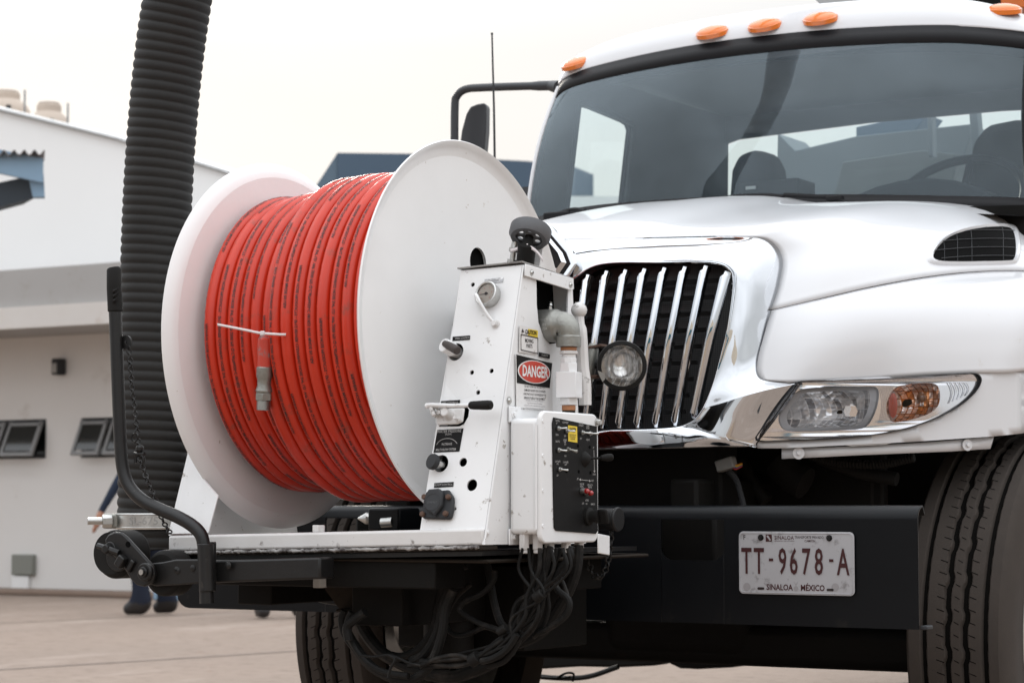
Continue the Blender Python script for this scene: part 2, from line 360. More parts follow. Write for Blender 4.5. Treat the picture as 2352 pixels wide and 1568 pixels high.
# saw-cut joints between the poured slabs
jm = mat('joint_filler', (.12, .095, .08), .9)
pA, pB = on(0, 1538, z=0), on(1080, 1470, z=0); jd = (pB - pA).normalized(); jn = V((-jd.y, jd.x, 0))
for off in (0, 4.2, -4.2, 8.4):
    j = MB(); a = pA - jd * 30 + jn * off; b = pA + jd * 60 + jn * off; pts = []
    for k in range(61):
        c = a.lerp(b, k / 60) + jn * random.uniform(-.008, .008); pts.append([c - jn * .014 + V((0, 0, .004)), c + jn * .014 + V((0, 0, .004))])
    j.grid(pts); o = j.build('ground_joint', jm); o['kind'] = 'structure'
# white workshop building, facade parallel to the truck's front
YW = 12.65
bw = thing('white_building', 'long white plastered workshop building with grey eave and awning windows behind the black suction hose', 'building', (-12, YW, 0))
def boxr(mb, x0, x1, y0, y1, z0, z1, m=0): mb.box(((x0 + x1) / 2, (y0 + y1) / 2, (z0 + z1) / 2), (x1 - x0, y1 - y0, z1 - z0), m=m)
zl = on(275, 600, y=YW - 1.0).z; zf0 = on(275, 692, y=YW - 1.0).z; zf1 = on(275, 740, y=YW - 1.0).z
# openings of the two awning windows in the ground floor wall
wz1 = on(60, 963, y=YW).z; wz0 = on(60, 1053, y=YW).z
wx = [(on(-60, 1000, y=YW).x, on(106, 1000, y=YW).x), (on(185, 1000, y=YW).x, on(330, 1000, y=YW).x)]
XL, XR = -26.0, on(700, 1300, y=YW).x
m_ = MB(); segs = [(XL, wx[0][0]), (wx[0][1], wx[1][0]), (wx[1][1], XR)]
for a, b in segs: boxr(m_, a, b, YW, YW + .2, wz0, wz1)
boxr(m_, XL, XR, YW, YW + .2, 0, wz0); boxr(m_, XL, XR, YW, YW + .2, wz1, zf1)
m_.build('wall', M['wall'], bw)
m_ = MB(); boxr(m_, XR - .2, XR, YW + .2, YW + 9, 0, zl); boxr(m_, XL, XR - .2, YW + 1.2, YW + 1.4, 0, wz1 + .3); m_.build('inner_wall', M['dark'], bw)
m_ = MB(); boxr(m_, XL, XR + .5, YW - 1.0, YW + 1.2, zf1, zl); m_.build('eave_slab', M['slab'], bw, bevel=.01)
m_ = MB(); boxr(m_, XL, XR + .55, YW - 1.06, YW - 1.003, zf1 - .01, zf0, 0)
m_.build('fascia_strip', M['wallup'] if 0 else mat('rust_streaked_white_fascia', (.74, .72, .70), .85, var=(.66, .62, .58), vs=3, dirt=(.42, .30, .22), ds=2.5, dlo=.60, dhi=.85), bw)
# gable wall above
YG = YW + .6; xs = [on(u, v, y=YG) for u, v in ((-400, 150), (0, 257), (275, 325), (520, 400), (760, 470))]
m_ = MB(); top = [V((XL, YG, xs[0].z + .9))] + xs; bot = [V((p.x, YG, zl - .05)) for p in top]
m_.prism(top + bot[::-1], V((0, .25, 0))); m_.build('gable_wall', M['wallup'], bw)
m_ = MB()
for i in range(len(top) - 1):
    a, b = top[i], top[i + 1]; m_.prism([a + V((0, -.05, 0)), b + V((0, -.05, 0)), b + V((0, -.05, .05)), a + V((0, -.05, .05))], V((0, .35, 0)))
m_.build('roof', M['wallup'], bw)
for k, (a, b) in enumerate(wx):   # awning windows, bottom swung out
    fr = MB(); t_ = .035
    boxr(fr, a, b, YW + .02, YW + .07, wz0, wz0 + t_); boxr(fr, a, b, YW + .02, YW + .07, wz1 - t_, wz1); boxr(fr, a, a + t_, YW + .02, YW + .07, wz0 + t_, wz1 - t_); boxr(fr, b - t_, b, YW + .02, YW + .07, wz0 + t_, wz1 - t_)
    n_ = 2; wd = (b - a) / n_
    for q in range(1, n_): boxr(fr, a + q * wd - .03, a + q * wd + .03, YW + .02, YW + .07, wz0 + t_, wz1 - t_)
    fo = fr.build('window', M['greyplast'], bw); gl = MB(); boxr(gl, a + .02, b - .02, YW + .09, YW + .10, wz0 + .02, wz1 - .02); gl.build('pane', M['glassdark'], fo)
    for q in range(n_):
        sa = MB(); x0, x1 = a + q * wd + .03, a + (q + 1) * wd - .03; H = wz1 - wz0 - .04; an = R(24); rt = Matrix.Rotation(-an, 3, 'X')
        for c, d in (((0, 0, -H / 2), (x1 - x0, .03, .035)), ((0, 0, H / 2 - .03), (x1 - x0, .03, .035)), (((x1 - x0) / 2 - .018, 0, 0), (.035, .03, H)), ((-(x1 - x0) / 2 + .018, 0, 0), (.035, .03, H))):
            cc = rt @ (V(c) - V((0, 0, H / 2))) + V(((x0 + x1) / 2, YW - .02, wz1 - .03)); sa.box(cc, d, rt)
        sa.build('sash', M['alu'], fo)
        gp = MB(); gp.box(rt @ V((0, 0, -H / 2)) + V(((x0 + x1) / 2, YW - .02, wz1 - .03)), (x1 - x0 - .06, .008, H - .08), rt); gp.build('sash_pane', M['glassdark'], fo)
wl = MB(); c = on(144, 843, y=YW); wl.box(c + V((0, -.06, 0)), (.105, .12, .17)); lo = wl.build('wall_lamp', M['greyplast'], bw, bevel=.015)
wl = MB(); wl.box(c + V((0, -.125, -.015)), (.06, .02, .10)); wl.build('lamp_glass', mat('frosted_glass', (.35, .34, .32), .4), lo, bevel=.01)
wv = MB(); a, b = on(35, 1272, y=YW), on(83, 1320, y=YW); wv.box(((a.x + b.x) / 2, YW - .03, (a.z + b.z) / 2), (b.x - a.x, .06, a.z - b.z)); wv.build('meter_box', mat('grey_green_box', (.22, .225, .20), .7), bw, bevel=.01)
wv = MB(); a, b = on(32, 1321, y=YW), on(70, 1352, y=YW); wv.box(((a.x + b.x) / 2, YW - .02, (a.z + b.z) / 2), (b.x - a.x, .04, a.z - b.z)); wv.build('socket_cover', M['wallup'], bw, bevel=.01)
m_ = MB(); boxr(m_, XL, XR + .5, YW - .5, YW - .003, 0.004, .05); m_.build('pavement', mat('brown_kerb', (.26, .19, .15), .9, var=(.18, .13, .10), vs=3), bevel=.01)['kind'] = 'structure'
a, b = on(370, 1369, y=YW - .62), on(700, 1369, y=YW - .62); m_ = MB(); boxr(m_, a.x, b.x, YW - .74, YW - .503, 0.004, .09); tag(m_.build('kerb', M['bluesteel'], bevel=.01), 'low blue painted kerb at the foot of the white building', 'kerb')
# roof tanks and rods
def tank(uc, v0, v1, wpx, lab):
    c = on(uc, v1, y=YG + 1.6); s_ = FPX / (c - CAM).dot(FWD); r_ = wpx / 2 / s_; h = (v1 - v0) / s_; b = MB()
    b.lathe([(0, -1.6), (r_, -1.6), (r_, -.1), (r_ * 1.02, 0), (r_ * .98, h * .22), (r_ * .86, h * .45), (r_ * .60, h * .68), (r_ * .56, h * .70), (r_ * .56, h * .95), (r_ * .50, h), (0, h)], c, (0, 0, 1), 40)
    t = thing('water_tank', lab, 'water tank', (c.x, c.y, c.z - 1.6), 'water tanks on the roof'); b.build('shell', M['tank'], t)
    b = MB(); b.lathe([(0, h), (r_ * .50, h), (r_ * .48, h * 1.05), (0, h * 1.08)], c + V((0, 0, .004)), (0, 0, 1), 32); b.build('lid', mat('tank_lid', (.42, .34, .28), .7), t)
    b = MB(); b.cyl(c + V((r_ * .8, -r_ * .7, -.05)), c + V((r_ * .8, -r_ * .7, h * .3)), .03); b.build('pipe', M['greyplast'], t)
tank(14, 213, 268, 112, 'beige round water tank on the roof, left one cut by the picture edge')
tank(112, 240, 300, 100, 'beige round water tank on the roof nearer to the black hose')
for u, v0, v1, lab in ((57, 207, 270, 'thin upright steel rod between the two roof tanks'), (156, 237, 300, 'thin upright steel rod right of the second roof tank')):
    p, q = on(u, v1, y=YG + .4), on(u, v0, y=YG + .4); b = MB(); b.cyl(p - V((0, 0, .3)), q, .012, n=8); tag(b.build('roof_rod', M['alu']), lab, 'rod', 'steel rods on the roof')
# blue canopy at the far left, nearer than the building
RC = ray(100, 380); RC.z = 0; RC.normalize(); YC = 9.0; ca = thing('blue_canopy', 'blue steel canopy end with corrugated roof edge, sticking in at the left picture edge', 'canopy', (on(60, 400, y=YC).x, YC, 0))
a = on(100, 362, y=YC); z1 = a.z; z0 = on(100, 400, y=YC).z
m_ = MB(); n = 70; G = [[], []]; x0 = a.x - 5; x1 = on(116, 360, y=YC).x; yend = YC + 3.0
for i in range(n * 4 + 1):
    x = lerp(x0, x1, i / (n * 4)); zz = z1 + .03 + .022 * math.sin((x - x0) * 2 * math.pi / .115); sl_ = on(0, 338, y=YC).z - on(100, 362, y=YC).z; zz += (x1 - x) * sl_ / 1.7 * 1.0
    G[0].append(V((x, YC - .08, zz))); G[1].append(V((x, YC - .08, zz)) + RC * 1.2 + V((0, 0, .1)))
m_.grid(G); m_.build('corrugated_roof', mat('roof_sheet', (.16, .15, .15), .6), ca, solid=.01)
m_ = MB(); sl1 = (on(0, 345, y=YC).z - on(100, 366, y=YC).z) / (on(100, 366, y=YC).x - on(0, 345, y=YC).x)
def bz(x): return z1 - .01 + (a.x - x) * sl1
for x2, x3 in ((x0, a.x),):
    m_.prism([V((x2, YC, bz(x2))), V((x3, YC, bz(x3))), V((x3, YC, bz(x3) - .20)), V((x2, YC, bz(x2) - .20))], RC * .06)
m_.build('fascia_beam', M['bluesteel'], ca)
m_ = MB(); pz = [on(u, v, y=YC + .07) for u, v in ((64, 398), (100, 398), (103, 452), (76, 452))]; m_.prism(pz, RC * .12); m_.build('bracket', M['bluesteel'], ca)
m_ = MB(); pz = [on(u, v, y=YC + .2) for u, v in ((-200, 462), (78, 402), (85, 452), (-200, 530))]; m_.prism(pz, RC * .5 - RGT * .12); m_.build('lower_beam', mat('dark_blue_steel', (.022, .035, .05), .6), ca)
m_ = MB(); p = on(-90, 450, y=YC + .4); m_.box((p.x, YC + .5, z1 / 2), (.15, .15, z1)); m_.build('post', M['bluesteel'], ca)
# blue building behind the reel
YB = 22.; bb = thing('blue_building', 'dark blue sheet clad building with flat top behind the hose reel', 'building', (on(1100, 400, y=YB).x, YB, 0))
DB = 31.0
def od(u, v, D=DB): r_ = ray(u, v); return CAM + r_ * (D / r_.dot(FWD0))
zb = od(900, 449).z
fr = [od(u, v) for u, v in ((775, 351), (940, 353), (1130, 366), (1210, 370), (1318, 383), (1363, 401), (1363, 449), (775, 449))]
m_ = MB(); m_.prism(fr, FWD0 * 5); m_.build('cladding', M['blue'], bb)
m_ = MB(); m_.prism([od(774.5, 352, DB + .02), od(727, 425, DB + .02), od(715, 449, DB + .02), od(774.5, 449, DB + .02)], FWD0 * 3); m_.build('side_slope', mat('lighter_blue_sheet', (.10, .15, .20), .6), bb)
m_ = MB(); a, b = od(720, 449), od(1900, 449); m_.prism([V((a.x, a.y, zb - .01)), V((b.x, b.y, zb - .01)), V((b.x, b.y, 0)), V((a.x, a.y, 0))], FWD0 * 6); m_.build('wall', M['wallup'], bb)
m_ = MB(); m_.prism([od(u, v, DB - .02) for u, v in ((790, 480), (870, 480), (870, 700), (790, 700))], -FWD0 * .03); m_.build('shutter', M['alu'], bb)
# the building across the yard that the chrome mirrors
rb = thing('yard_building', 'beige building with a blue band across the yard, seen only mirrored in the chrome', 'building', (14, -10, 0))
m_ = MB(); boxr(m_, 8, 34, -13, -6, 0, 2.6); m_.build('wall', mat('beige_plaster', (.45, .36, .28), .85), rb)
m_ = MB(); boxr(m_, 7.9, 34.1, -13.1, -5.9, 2.6, 3.3); m_.build('band', mat('teal_band', (.03, .12, .17), .7), rb)
m_ = MB(); boxr(m_, 8.3, 34, -12.7, -6.3, 3.3, 4.6); m_.build('parapet', mat('cream_plaster', (.62, .55, .45), .85), rb)

yb2 = thing('reflection_building', 'long grey building, unseen, added behind the viewer to give contrast to reflections in the chrome and paint', 'building', (-12, -26, 0))  # unseen building added for contrast in the chrome and paint reflections
m_ = MB(); boxr(m_, -34, 4, -30, -24, 0, 4.2); m_.build('wall', mat('grey_reflection_wall', (.26, .27, .28), .85), yb2)
m_ = MB(); boxr(m_, -34.3, 4.3, -30.3, -23.7, 4.2, 4.9); m_.build('roof', mat('dark_roof_edge', (.06, .07, .08), .7), yb2)
for k in range(6): m_ = MB(); boxr(m_, -32 + k * 6, -28.5 + k * 6, -23.99, -23.9, 0, 3.2); m_.build('gate', mat('dark_gate', (.05, .05, .055), .7) if k == 0 else bpy.data.materials['dark_gate'], yb2)
# ------------------------------------------------------------------ people (one continuous skinned body each)
def person(name_label, loc, rz, pose, zone, hair=True):
    t = thing('person', name_label, 'person', loc, 'people in the yard'); t.rotation_euler = (0, 0, rz)
    J = pose; names = list(J); idx = {k: i for i, k in enumerate(names)}
    E_ = [('pelvis', 'belly'), ('belly', 'chest'), ('chest', 'neck'), ('neck', 'chin'), ('chin', 'head'), ('head', 'crown'), ('chin', 'nose')]
    for s_ in 'LR':
        E_ += [('chest', 'sh' + s_), ('sh' + s_, 'el' + s_), ('el' + s_, 'wr' + s_), ('wr' + s_, 'palm' + s_), ('pelvis', 'hip' + s_), ('hip' + s_, 'kn' + s_), ('kn' + s_, 'an' + s_), ('an' + s_, 'toe' + s_), ('an' + s_, 'heel' + s_)]
        for q in range(5): E_ += [('palm' + s_, 'fa%d' % q + s_), ('fa%d' % q + s_, 'fb%d' % q + s_)]
    rad = dict(pelvis=.13, belly=.12, chest=.135, neck=.055, chin=.075, head=.095, crown=.07, nose=.018)
    rr = dict(sh=.062, el=.046, wr=.029, palm=.034, hip=.10, kn=.082, an=.066, toe=.050, heel=.052)
    for s_ in 'LR':
        wv_, pv = V(J['wr' + s_]), V(J['palm' + s_]); d = (pv - wv_).normalized(); side = V((0, 1, 0))
        for q in range(5):
            o_ = side * (q - 1.5) * .019 if q < 4 else side * -.035
            J['fa%d' % q + s_] = tuple(pv + d * (.045 if q < 4 else .01) + o_); J['fb%d' % q + s_] = tuple(pv + d * ((.085, .095, .09, .07, .05)[q]) + o_ * (1 if q < 4 else 1.3) + V((.012, 0, 0)))
    names = list(J); idx = {k: i for i, k in enumerate(names)}
    me = bpy.data.meshes.new('body'); me.from_pydata([J[k] for k in names], [(idx[a], idx[b]) for a, b in E_], []); o = bpy.data.objects.new('body', me); COL.objects.link(o)
    mo = o.modifiers.new('k', 'SKIN'); mo.use_smooth_shade = True
    for k in names:
        base = rad.get(k) or (.009 if k[0] == 'f' and k[1] in 'ab' else rr[k[:-1]])
        me.skin_vertices[0].data[idx[k]].radius = (base, base * (1.0 if not k.startswith(('pelvis', 'chest', 'belly')) else 1.35))
    for sv in me.skin_vertices[0].data: sv.use_root = False
    me.skin_vertices[0].data[idx['pelvis']].use_root = True
    mo = o.modifiers.new('s', 'SUBSURF'); mo.levels = mo.render_levels = 2
    dg = bpy.context.evaluated_depsgraph_get(); ne = bpy.data.meshes.new_from_object(o.evaluated_get(dg)); ne.name = 'body'; bpy.data.objects.remove(o); o = bpy.data.objects.new('body', ne); COL.objects.link(o); o.parent = t
    for k in ('skin',) + zone: ne.materials.append(M[k])
    hand = [V(J['wrL']), V(J['wrR']), V(J['palmL']), V(J['palmR'])]; arm = [V(J[k + s_]) for k in ('el', 'wr') for s_ in 'LR']
    for p in ne.polygons:
        c = p.center; p.use_smooth = True
        if c.z < .11: p.material_index = 3
        elif min((c - h).length for h in hand[2:]) < .095: p.material_index = 0
        elif c.z > 1.47: p.material_index = 0
        elif c.z > .93 or min((c - h).length for h in arm) < .16: p.material_index = 1
        else: p.material_index = 2
    h = MB(); h.sphere(V(J['head']) + V((-.025, 0, .035)), .112, 14, (1, .86, .95)); h.build('hair', M['hair'], None).parent = t
    for s_ in (-1, 1):
        q = MB(); q.sphere(V(J['head']) + V((.088, s_ * .032, -.005)), .012, 8); q.build('eye', M['ink'], None).parent = t
        q = MB(); q.sphere(V(J['head']) + V((0, s_ * .095, -.02)), .026, 8, (.7, .4, 1)); q.build('ear', M['skin'], None).parent = t
    b = MB(); b.tube([V(J['pelvis']) + V((math.cos(a_) * .118, math.sin(a_) * .150, .05)) for a_ in [k * math.pi / 12 for k in range(24)]], .014, 8, closed=True); b.build('belt', M['shoe'], None).parent = t
    return t
# local frame: +x is the way the person faces
walk = dict(pelvis=(0, 0, .93), belly=(0, 0, 1.08), chest=(0, 0, 1.30), neck=(.01, 0, 1.47), chin=(.03, 0, 1.55), head=(.02, 0, 1.64), crown=(.0, 0, 1.70), nose=(.13, 0, 1.62),
            shL=(0, .19, 1.39), elL=(.17, .25, 1.12), wrL=(.32, .26, .86), palmL=(.35, .26, .77), shR=(0, -.19, 1.39), elR=(-.03, -.26, 1.12), wrR=(.06, -.27, .88), palmR=(.08, -.27, .79),
            hipL=(0, .095, .87), knL=(.05, .12, .49), anL=(.0, .14, .09), toeL=(.16, .15, .045), heelL=(-.06, .14, .045),
            hipR=(0, -.095, .87), knR=(-.02, -.12, .49), anR=(-.16, -.12, .09), toeR=(-.01, -.13, .045), heelR=(-.22, -.12, .045))
pw = on(338, 1412, z=0)
person('person in navy top and jeans walking behind the black suction hose, one arm free', tuple(pw), math.atan2(-RGT.y, -RGT.x) + R(-8), dict(walk), ('navy', 'jeans', 'shoe'))
st = dict(walk); st.update(anR=(0, -.16, .09), heelR=(-.06, -.16, .045), toeR=(.16, -.17, .045), knR=(.02, -.13, .49), wrL=(.1, .24, .88), palmL=(.13, .24, .79), elL=(0, .26, 1.12))
ps = on(645, 1419, z=0)
person('person in dark clothes standing behind the reel, only the shoes in view below the bumper', tuple(ps), math.atan2(-FWD0.y, -FWD0.x) + R(20), st, ('navy', 'jeans', 'shoe'))
# ================================================================== THE TRUCK
XC = -.02
truck = thing('truck', 'big white vacuum truck with chrome grille surround, black steel bumper and five amber roof lamps', 'truck', (0, 1.5, 0))
T = truck
def mir(p): return V((2 * XC - p[0], p[1], p[2]))
def mgrid(G):   # columns run outwards from the centre line: add the mirrored half
    return [[mir(p) for p in reversed(r_[1:])] + list(r_) for r_ in G]
# ---- chrome surround: opening edge (O) and outer edge (B), right half from top centre round to bottom centre
O_ = [(XC, .13, 1.43), (.097, .135, 1.484), (.155, .145, 1.520), (.22, .15, 1.530), (.337, .155, 1.525), (.457, .16, 1.521), (.514, .17, 1.515), (.540, .18, 1.498), (.548, .18, 1.465), (.542, .16, 1.353), (.530, .15, 1.29), (.514, .14, 1.22), (.500, .13, 1.175), (.490, .122, 1.150), (.487, .12, 1.143), (.484, .119, 1.138), (.468, .115, 1.118), (.448, .1125, 1.108), (.442, .112, 1.106), (.437, .111, 1.104), (.42, .109, 1.101), (.361, .095, 1.097), (.24, .085, 1.096), (XC, .08, 1.096)]
B_ = [(XC, .19, 1.607), (.08, .2, 1.606), (.18, .215, 1.604), (.29, .24, 1.603), (.40, .27, 1.602), (.50, .33, 1.603), (.547, .40, 1.598), (.577, .42, 1.552), (.596, .36, 1.477), (.600, .30, 1.405), (.599, .255, 1.325), (.597, .225, 1.262), (.616, .213, 1.222), (.688, .246, 1.2125), (.704, .252, 1.211), (.700, .2495, 1.202), (.655, .224, 1.130), (.612, .188, 1.060), (.609, .184, 1.0515), (.600, .178, 1.0505), (.545, .143, 1.048), (.366, .088, 1.045), (XC, .068, 1.045)]
G = []
for k in range(5):
    row = []
    for i, (o_, b_) in enumerate(zip(O_, B_)):
        o_, b_ = V(o_), V(b_); inw = (o_ - b_).normalized()
        if k == 0: p = o_ + V((0, .05, 0)) + (o_ - b_) * 0
        elif k == 1: p = o_ + V((0, .004, 0))
        elif k == 2: p = o_.lerp(b_, .12) + V((0, -.008, 0))
        elif k == 3:
            p = o_.lerp(b_, .62); p.y = lerp(o_.y, b_.y, .40) - .008
        else: p = b_
        row.append(p)
    G.append(row)
for side in (0, 1):
    m_ = MB(); GG = G if not side else [[mir(p) for p in r_] for r_ in G]
    m_.grid(crg(GG, 6, 5)); m_.build('grille_surround', M['chrome'], T, ang=60, solid=.006)
# bottom strip joins both halves under the grille
# radiator screen, shutter slats behind and core
m_ = MB(); ring = [V((p[0] * 1.02, p[1] + .075, p[2])) for p in cr1(O_, 3)]; ring = ring + [mir(p) for p in reversed(ring[1:-1])]
m_.add(ring, [tuple(range(len(ring)))]); m_.build('radiator_screen', M['screen'], T)
for k in range(9):
    m_ = MB(); z = 1.14 + k * .042; w_ = .44 + .08 * (z - 1.1) / .4; yy = .085 + .065 * (z - 1.09) / .4 + .055; m_.box((XC, yy, z), (2 * w_, .006, .012), Matrix.Rotation(R(30), 3, 'X')); m_.build('shutter_slat', mat('slat_black', (.009, .009, .0095), .5) if k == 0 else bpy.data.materials['slat_black'], T)
# grille bars
prof = [(-.0105, .018), (-.0105, .004), (-.006, -.006), (0, -.009), (.006, -.006), (.0105, .004), (.0105, .018)]
for k in range(-10, 11):
    xt = k * .0557; xb = xt * .865; ztop = 1.512; yb_, yt_ = .078, .132
    if abs(k) >= 10: ztop = 1.495
    if abs(k) <= 3: ztop = 1.515 - (3 - abs(k)) * .035 - (.01 if abs(k) == 3 else 0)
    a = V((XC + xb, yb_, 1.100 if abs(k) < 9 else (1.104 if abs(k) == 9 else 1.122))); b = V((XC + xt, yt_, ztop))
    if abs(k) >= 7: yy_ = (.008, .018, .03, .04)[abs(k) - 7]; a.y += yy_; b.y += yy_ * .6
    d = (b - a).normalized(); ex = V((1, 0, 0)); ex = (ex - d * ex.dot(d)).normalized(); ey = d.cross(ex); ey = -ey if ey.y < 0 else ey
    m_ = MB(); rows = []
    for s_, sc_, dy in ((0, .78, .012), (.012, .8, .010), (.03, 1, 0), (.5, 1, -.006), (.955, 1, 0), (.975, .8, .012), (1, .78, .014)):
        c = a.lerp(b, s_) + ey * dy; rows.append([c + ex * (px * sc_) + ey * py for px, py in prof])
    m_.grid(rows); m_.build('grille_bar', M['chrome'], T, ang=50)
# badge on the grille top: chrome diamond, black field, red centre, lettered band
tip_ = on(1326, 606, y=.125); eb = V((tip_.x - .118, .125, tip_.z)); bf = Face(eb, V((.06, -1, .30)), V((1, 0, 0)))
def dia(w_, h_, o2=0): return [bf.p0 + bf.ex * x + bf.ey * y for x, y in ((-w_, 0), (-w_ * .82, h_ * .30), (-w_ * .12, h_ * .95), (w_ * .12, h_ * .95), (w_ * .82, h_ * .30), (w_, 0), (w_ * .82, -h_ * .30), (w_ * .12, -h_ * .95), (-w_ * .12, -h_ * .95), (-w_ * .82, -h_ * .30))]
m_ = MB(); m_.prism([p - bf.n * .04 for p in dia(.118, .128)], bf.n * .052); bdg = m_.build('badge', M['chrome'], T, bevel=.006, seg=3)
m_ = MB(); m_.prism([p + bf.n * .0125 for p in dia(.100, .108)], bf.n * .002); m_.build('badge_field', M['blacklabel'], bdg)
m_ = MB(); ringp = dia(.090, .098); inn = dia(.070, .076)
m_.add([p + bf.n * .016 for p in ringp] + [p + bf.n * .026 for p in [a.lerp(b, .5) for a, b in zip(ringp, inn)]] + [p + bf.n * .014 for p in inn], [(i + 10 * r_, (i + 1) % 10 + 10 * r_, (i + 1) % 10 + 10 * (r_ + 1), i + 10 * (r_ + 1)) for i in range(10) for r_ in range(2)]); m_.build('badge_ring', M['chrome'], bdg)
m_ = MB(); q = [bf.p0 + bf.ex * x + bf.ey * y + bf.n * .016 for x, y in ((-.055, -.022), (0, .065), (.055, -.022))]; m_.prism(q, bf.n * .003); m_.build('badge_emblem', mat('badge_red', (.62, .03, .02), .3, coat=.5), bdg)
m_ = MB(); q = [bf.p0 + bf.ex * x + bf.ey * y + bf.n * .019 for x, y in ((-.064, -.045), (.064, -.045), (.066, -.016), (-.066, -.016))]; m_.prism(q, bf.n * .003); m_.build('badge_band', M['labelwhite'], bdg)
m_ = MB(); bf.text(m_, 'INTERNATIONAL', None, .021, .024, .78, .01, c3=bf.p0 - bf.ey * .030); m_.build('badge_lettering', M['ink'], bdg)

# ---- hood: columns follow the surround's outer edge, rows run back to the windshield
F0 = [V(B_[i]) for i in range(0, 10)]
Rr = [V(p) for p in ((XC, 1.24, 1.842), (.11, 1.25, 1.845), (.20, 1.26, 1.836), (.30, 1.28, 1.815), (.46, 1.34, 1.812), (.64, 1.40, 1.806), (.80, 1.43, 1.772), (.89, 1.45, 1.70), (.96, 1.46, 1.63), (1.035, 1.47, 1.562))]
seam = [V(p) for p in ((.600, .300, 1.405), (.72, .382, 1.439), (.80, .48, 1.469), (.88, .645, 1.504), (.95, .851, 1.534), (1.02, 1.08, 1.552), (1.035, 1.47, 1.562))]
edge = [V(p) for p in ((.547, .40, 1.598), (.60, .49, 1.622), (.655, .60, 1.648), (.71, .77, 1.682), (.75, .96, 1.715), (.78, 1.16, 1.745), (.80, 1.43, 1.772))]
ctr = [V(p) for p in ((XC, .19, 1.607), (XC, .30, 1.655), (XC, .44, 1.692), (XC, .62, 1.735), (XC, .82, 1.776), (XC, 1.03, 1.812), (XC, 1.24, 1.842))]
G = []
for i in range(7):
    t_ = i / 6; row = []
    for j in range(10):
        if j <= 6:
            f_ = j / 6; f2 = (V(B_[j]) - V(B_[0])).length / (V(B_[6]) - V(B_[0])).length
            p = ctr[i].lerp(edge[i], f2)
            # deviation of front and rear curves from straight, blended
            df = F0[j] - F0[0].lerp(F0[6], f2); dr = Rr[j] - Rr[0].lerp(Rr[6], f2)
            p = p + df * (1 - t_) + dr * t_
            dome = (.008 if j in (0, 1) else .006 if j == 2 else .002 if j == 3 else .000 if j == 4 else .002); p.z += dome * math.sin(math.pi * t_) * (.9)
        else:
            f_ = (j - 6) / 3; p = edge[i].lerp(seam[i], f_)
            df = F0[j] - F0[6].lerp(F0[9], f_); dr = Rr[j] - Rr[6].lerp(Rr[9], f_); p = p + df * (1 - t_) + dr * t_
            if 0 < i < 6: p += V((.016, -.012, .012)) * math.sin(math.pi * f_)
        row.append(p)
    G.append(row)
G[0] = F0; G[6] = Rr
# a lip turned in at the nose so the panel has thickness
HG = crg(G, 7, 5); m_ = MB(); m_.grid(mgrid(HG)); m_.build('hood', M['truck'], T, ang=60, solid=.008)
# ---- fender
low = [V(p) for p in ((.617, .212, 1.220), (.70, .25, 1.212), (.84, .375, 1.222), (.93, .444, 1.231), (1.05, .592, 1.242), (1.12, .734, 1.252), (1.165, 1.05, 1.30))]
S2 = [V((p.x, p.y, p.z - .004)) for p in seam]
G = []
for r_ in range(6):
    f_ = r_ / 5; row = []
    for j in range(7):
        p = S2[j].lerp(low[j], f_); k_ = (0, .028, .05, .062, .072, .075, .07)[j]; out_d = V((.62, -.70, .34)) if j < 4 else V((.8, -.5, .3))
        p = p + out_d * k_ * math.sin(math.pi * f_ ** .85)
        if j == 0: p = V(((.600, .300, 1.401), (.6005, .272, 1.362), (.599, .246, 1.318), (.596, .226, 1.275), (.600, .214, 1.240), (.617, .211, 1.218))[r_])
        row.append(p)
    G.append(row)
FG = crg(G, 6, 7)
for side in (0, 1):
    m_ = MB(); m_.grid(FG if not side else [[mir(p) for p in r_] for r_ in FG]); m_.build('fender', M['truck'], T, ang=60, solid=.008)
# ---- lower fender with the lamp opening behind the headlight
Yf = interp([(.55, .16), (.617, .205), (.66, .226), (.70, .25), (.77, .308), (.84, .372), (.93, .444), (1.0, .525), (1.05, .592), (1.12, .734), (1.16, .90)])
Yf0 = Yf
def Yf(x): return sum(Yf0(x + d_ * .008) for d_ in range(-5, 6)) / 11
def fl(u, v, h=0): # point on the lower fender's upright surface, h metres proud of it
    p = onc(u, v, lambda x: Yf(x)); d = .02; t_ = V((d, Yf(p.x + d / 2) - Yf(p.x - d / 2), 0)).normalized(); n_ = V((t_.y, -t_.x, 0)); return p + n_ * h
m_ = MB(); rows = []
us = [1800 + k * (2346 - 1800) / 26 for k in range(27)]
top_v = interp([(1800, 878), (1840, 876), (2000, 868), (2100, 863), (2250, 858), (2352, 852)]); bot_v = interp([(1800, 1029), (2100, 1014), (2290, 1001), (2346, 995)])
for k in range(7): rows.append([fl(u, lerp(top_v(u), bot_v(u), k / 6)) for u in us])
last = [rows[k][-1] for k in range(7)]
for k in range(7): rows[k].append(last[k] + V((.03 if k < 6 else .02, .16, .02))); 
LFROWS = rows
# skirt plate with two bolts
m_ = MB(); q = [fl(u, v, -.015) for u, v in ((1797, 1027), (1900, 1026), (2000, 1022), (2100, 1017), (2200, 1010), (2293, 1001), (2284, 1030), (2190, 1036), (2090, 1040), (1990, 1044), (1890, 1049), (1797, 1053))]
n2 = len(q) // 2; m_.grid([q[:n2], list(reversed(q[n2:]))]); sk = m_.build('skirt_plate', M['truck'], T, solid=.004)
for u, v in ((1836, 1040), (2228, 1021)):
    m_ = MB(); p = fl(u, v, -.012); n_ = (fl(u, v, 1) - fl(u, v, 0)); bolt(m_, p, n_, .006, .007, washer=2.6); m_.build('bolt', M['truck'], sk, bevel=.001)
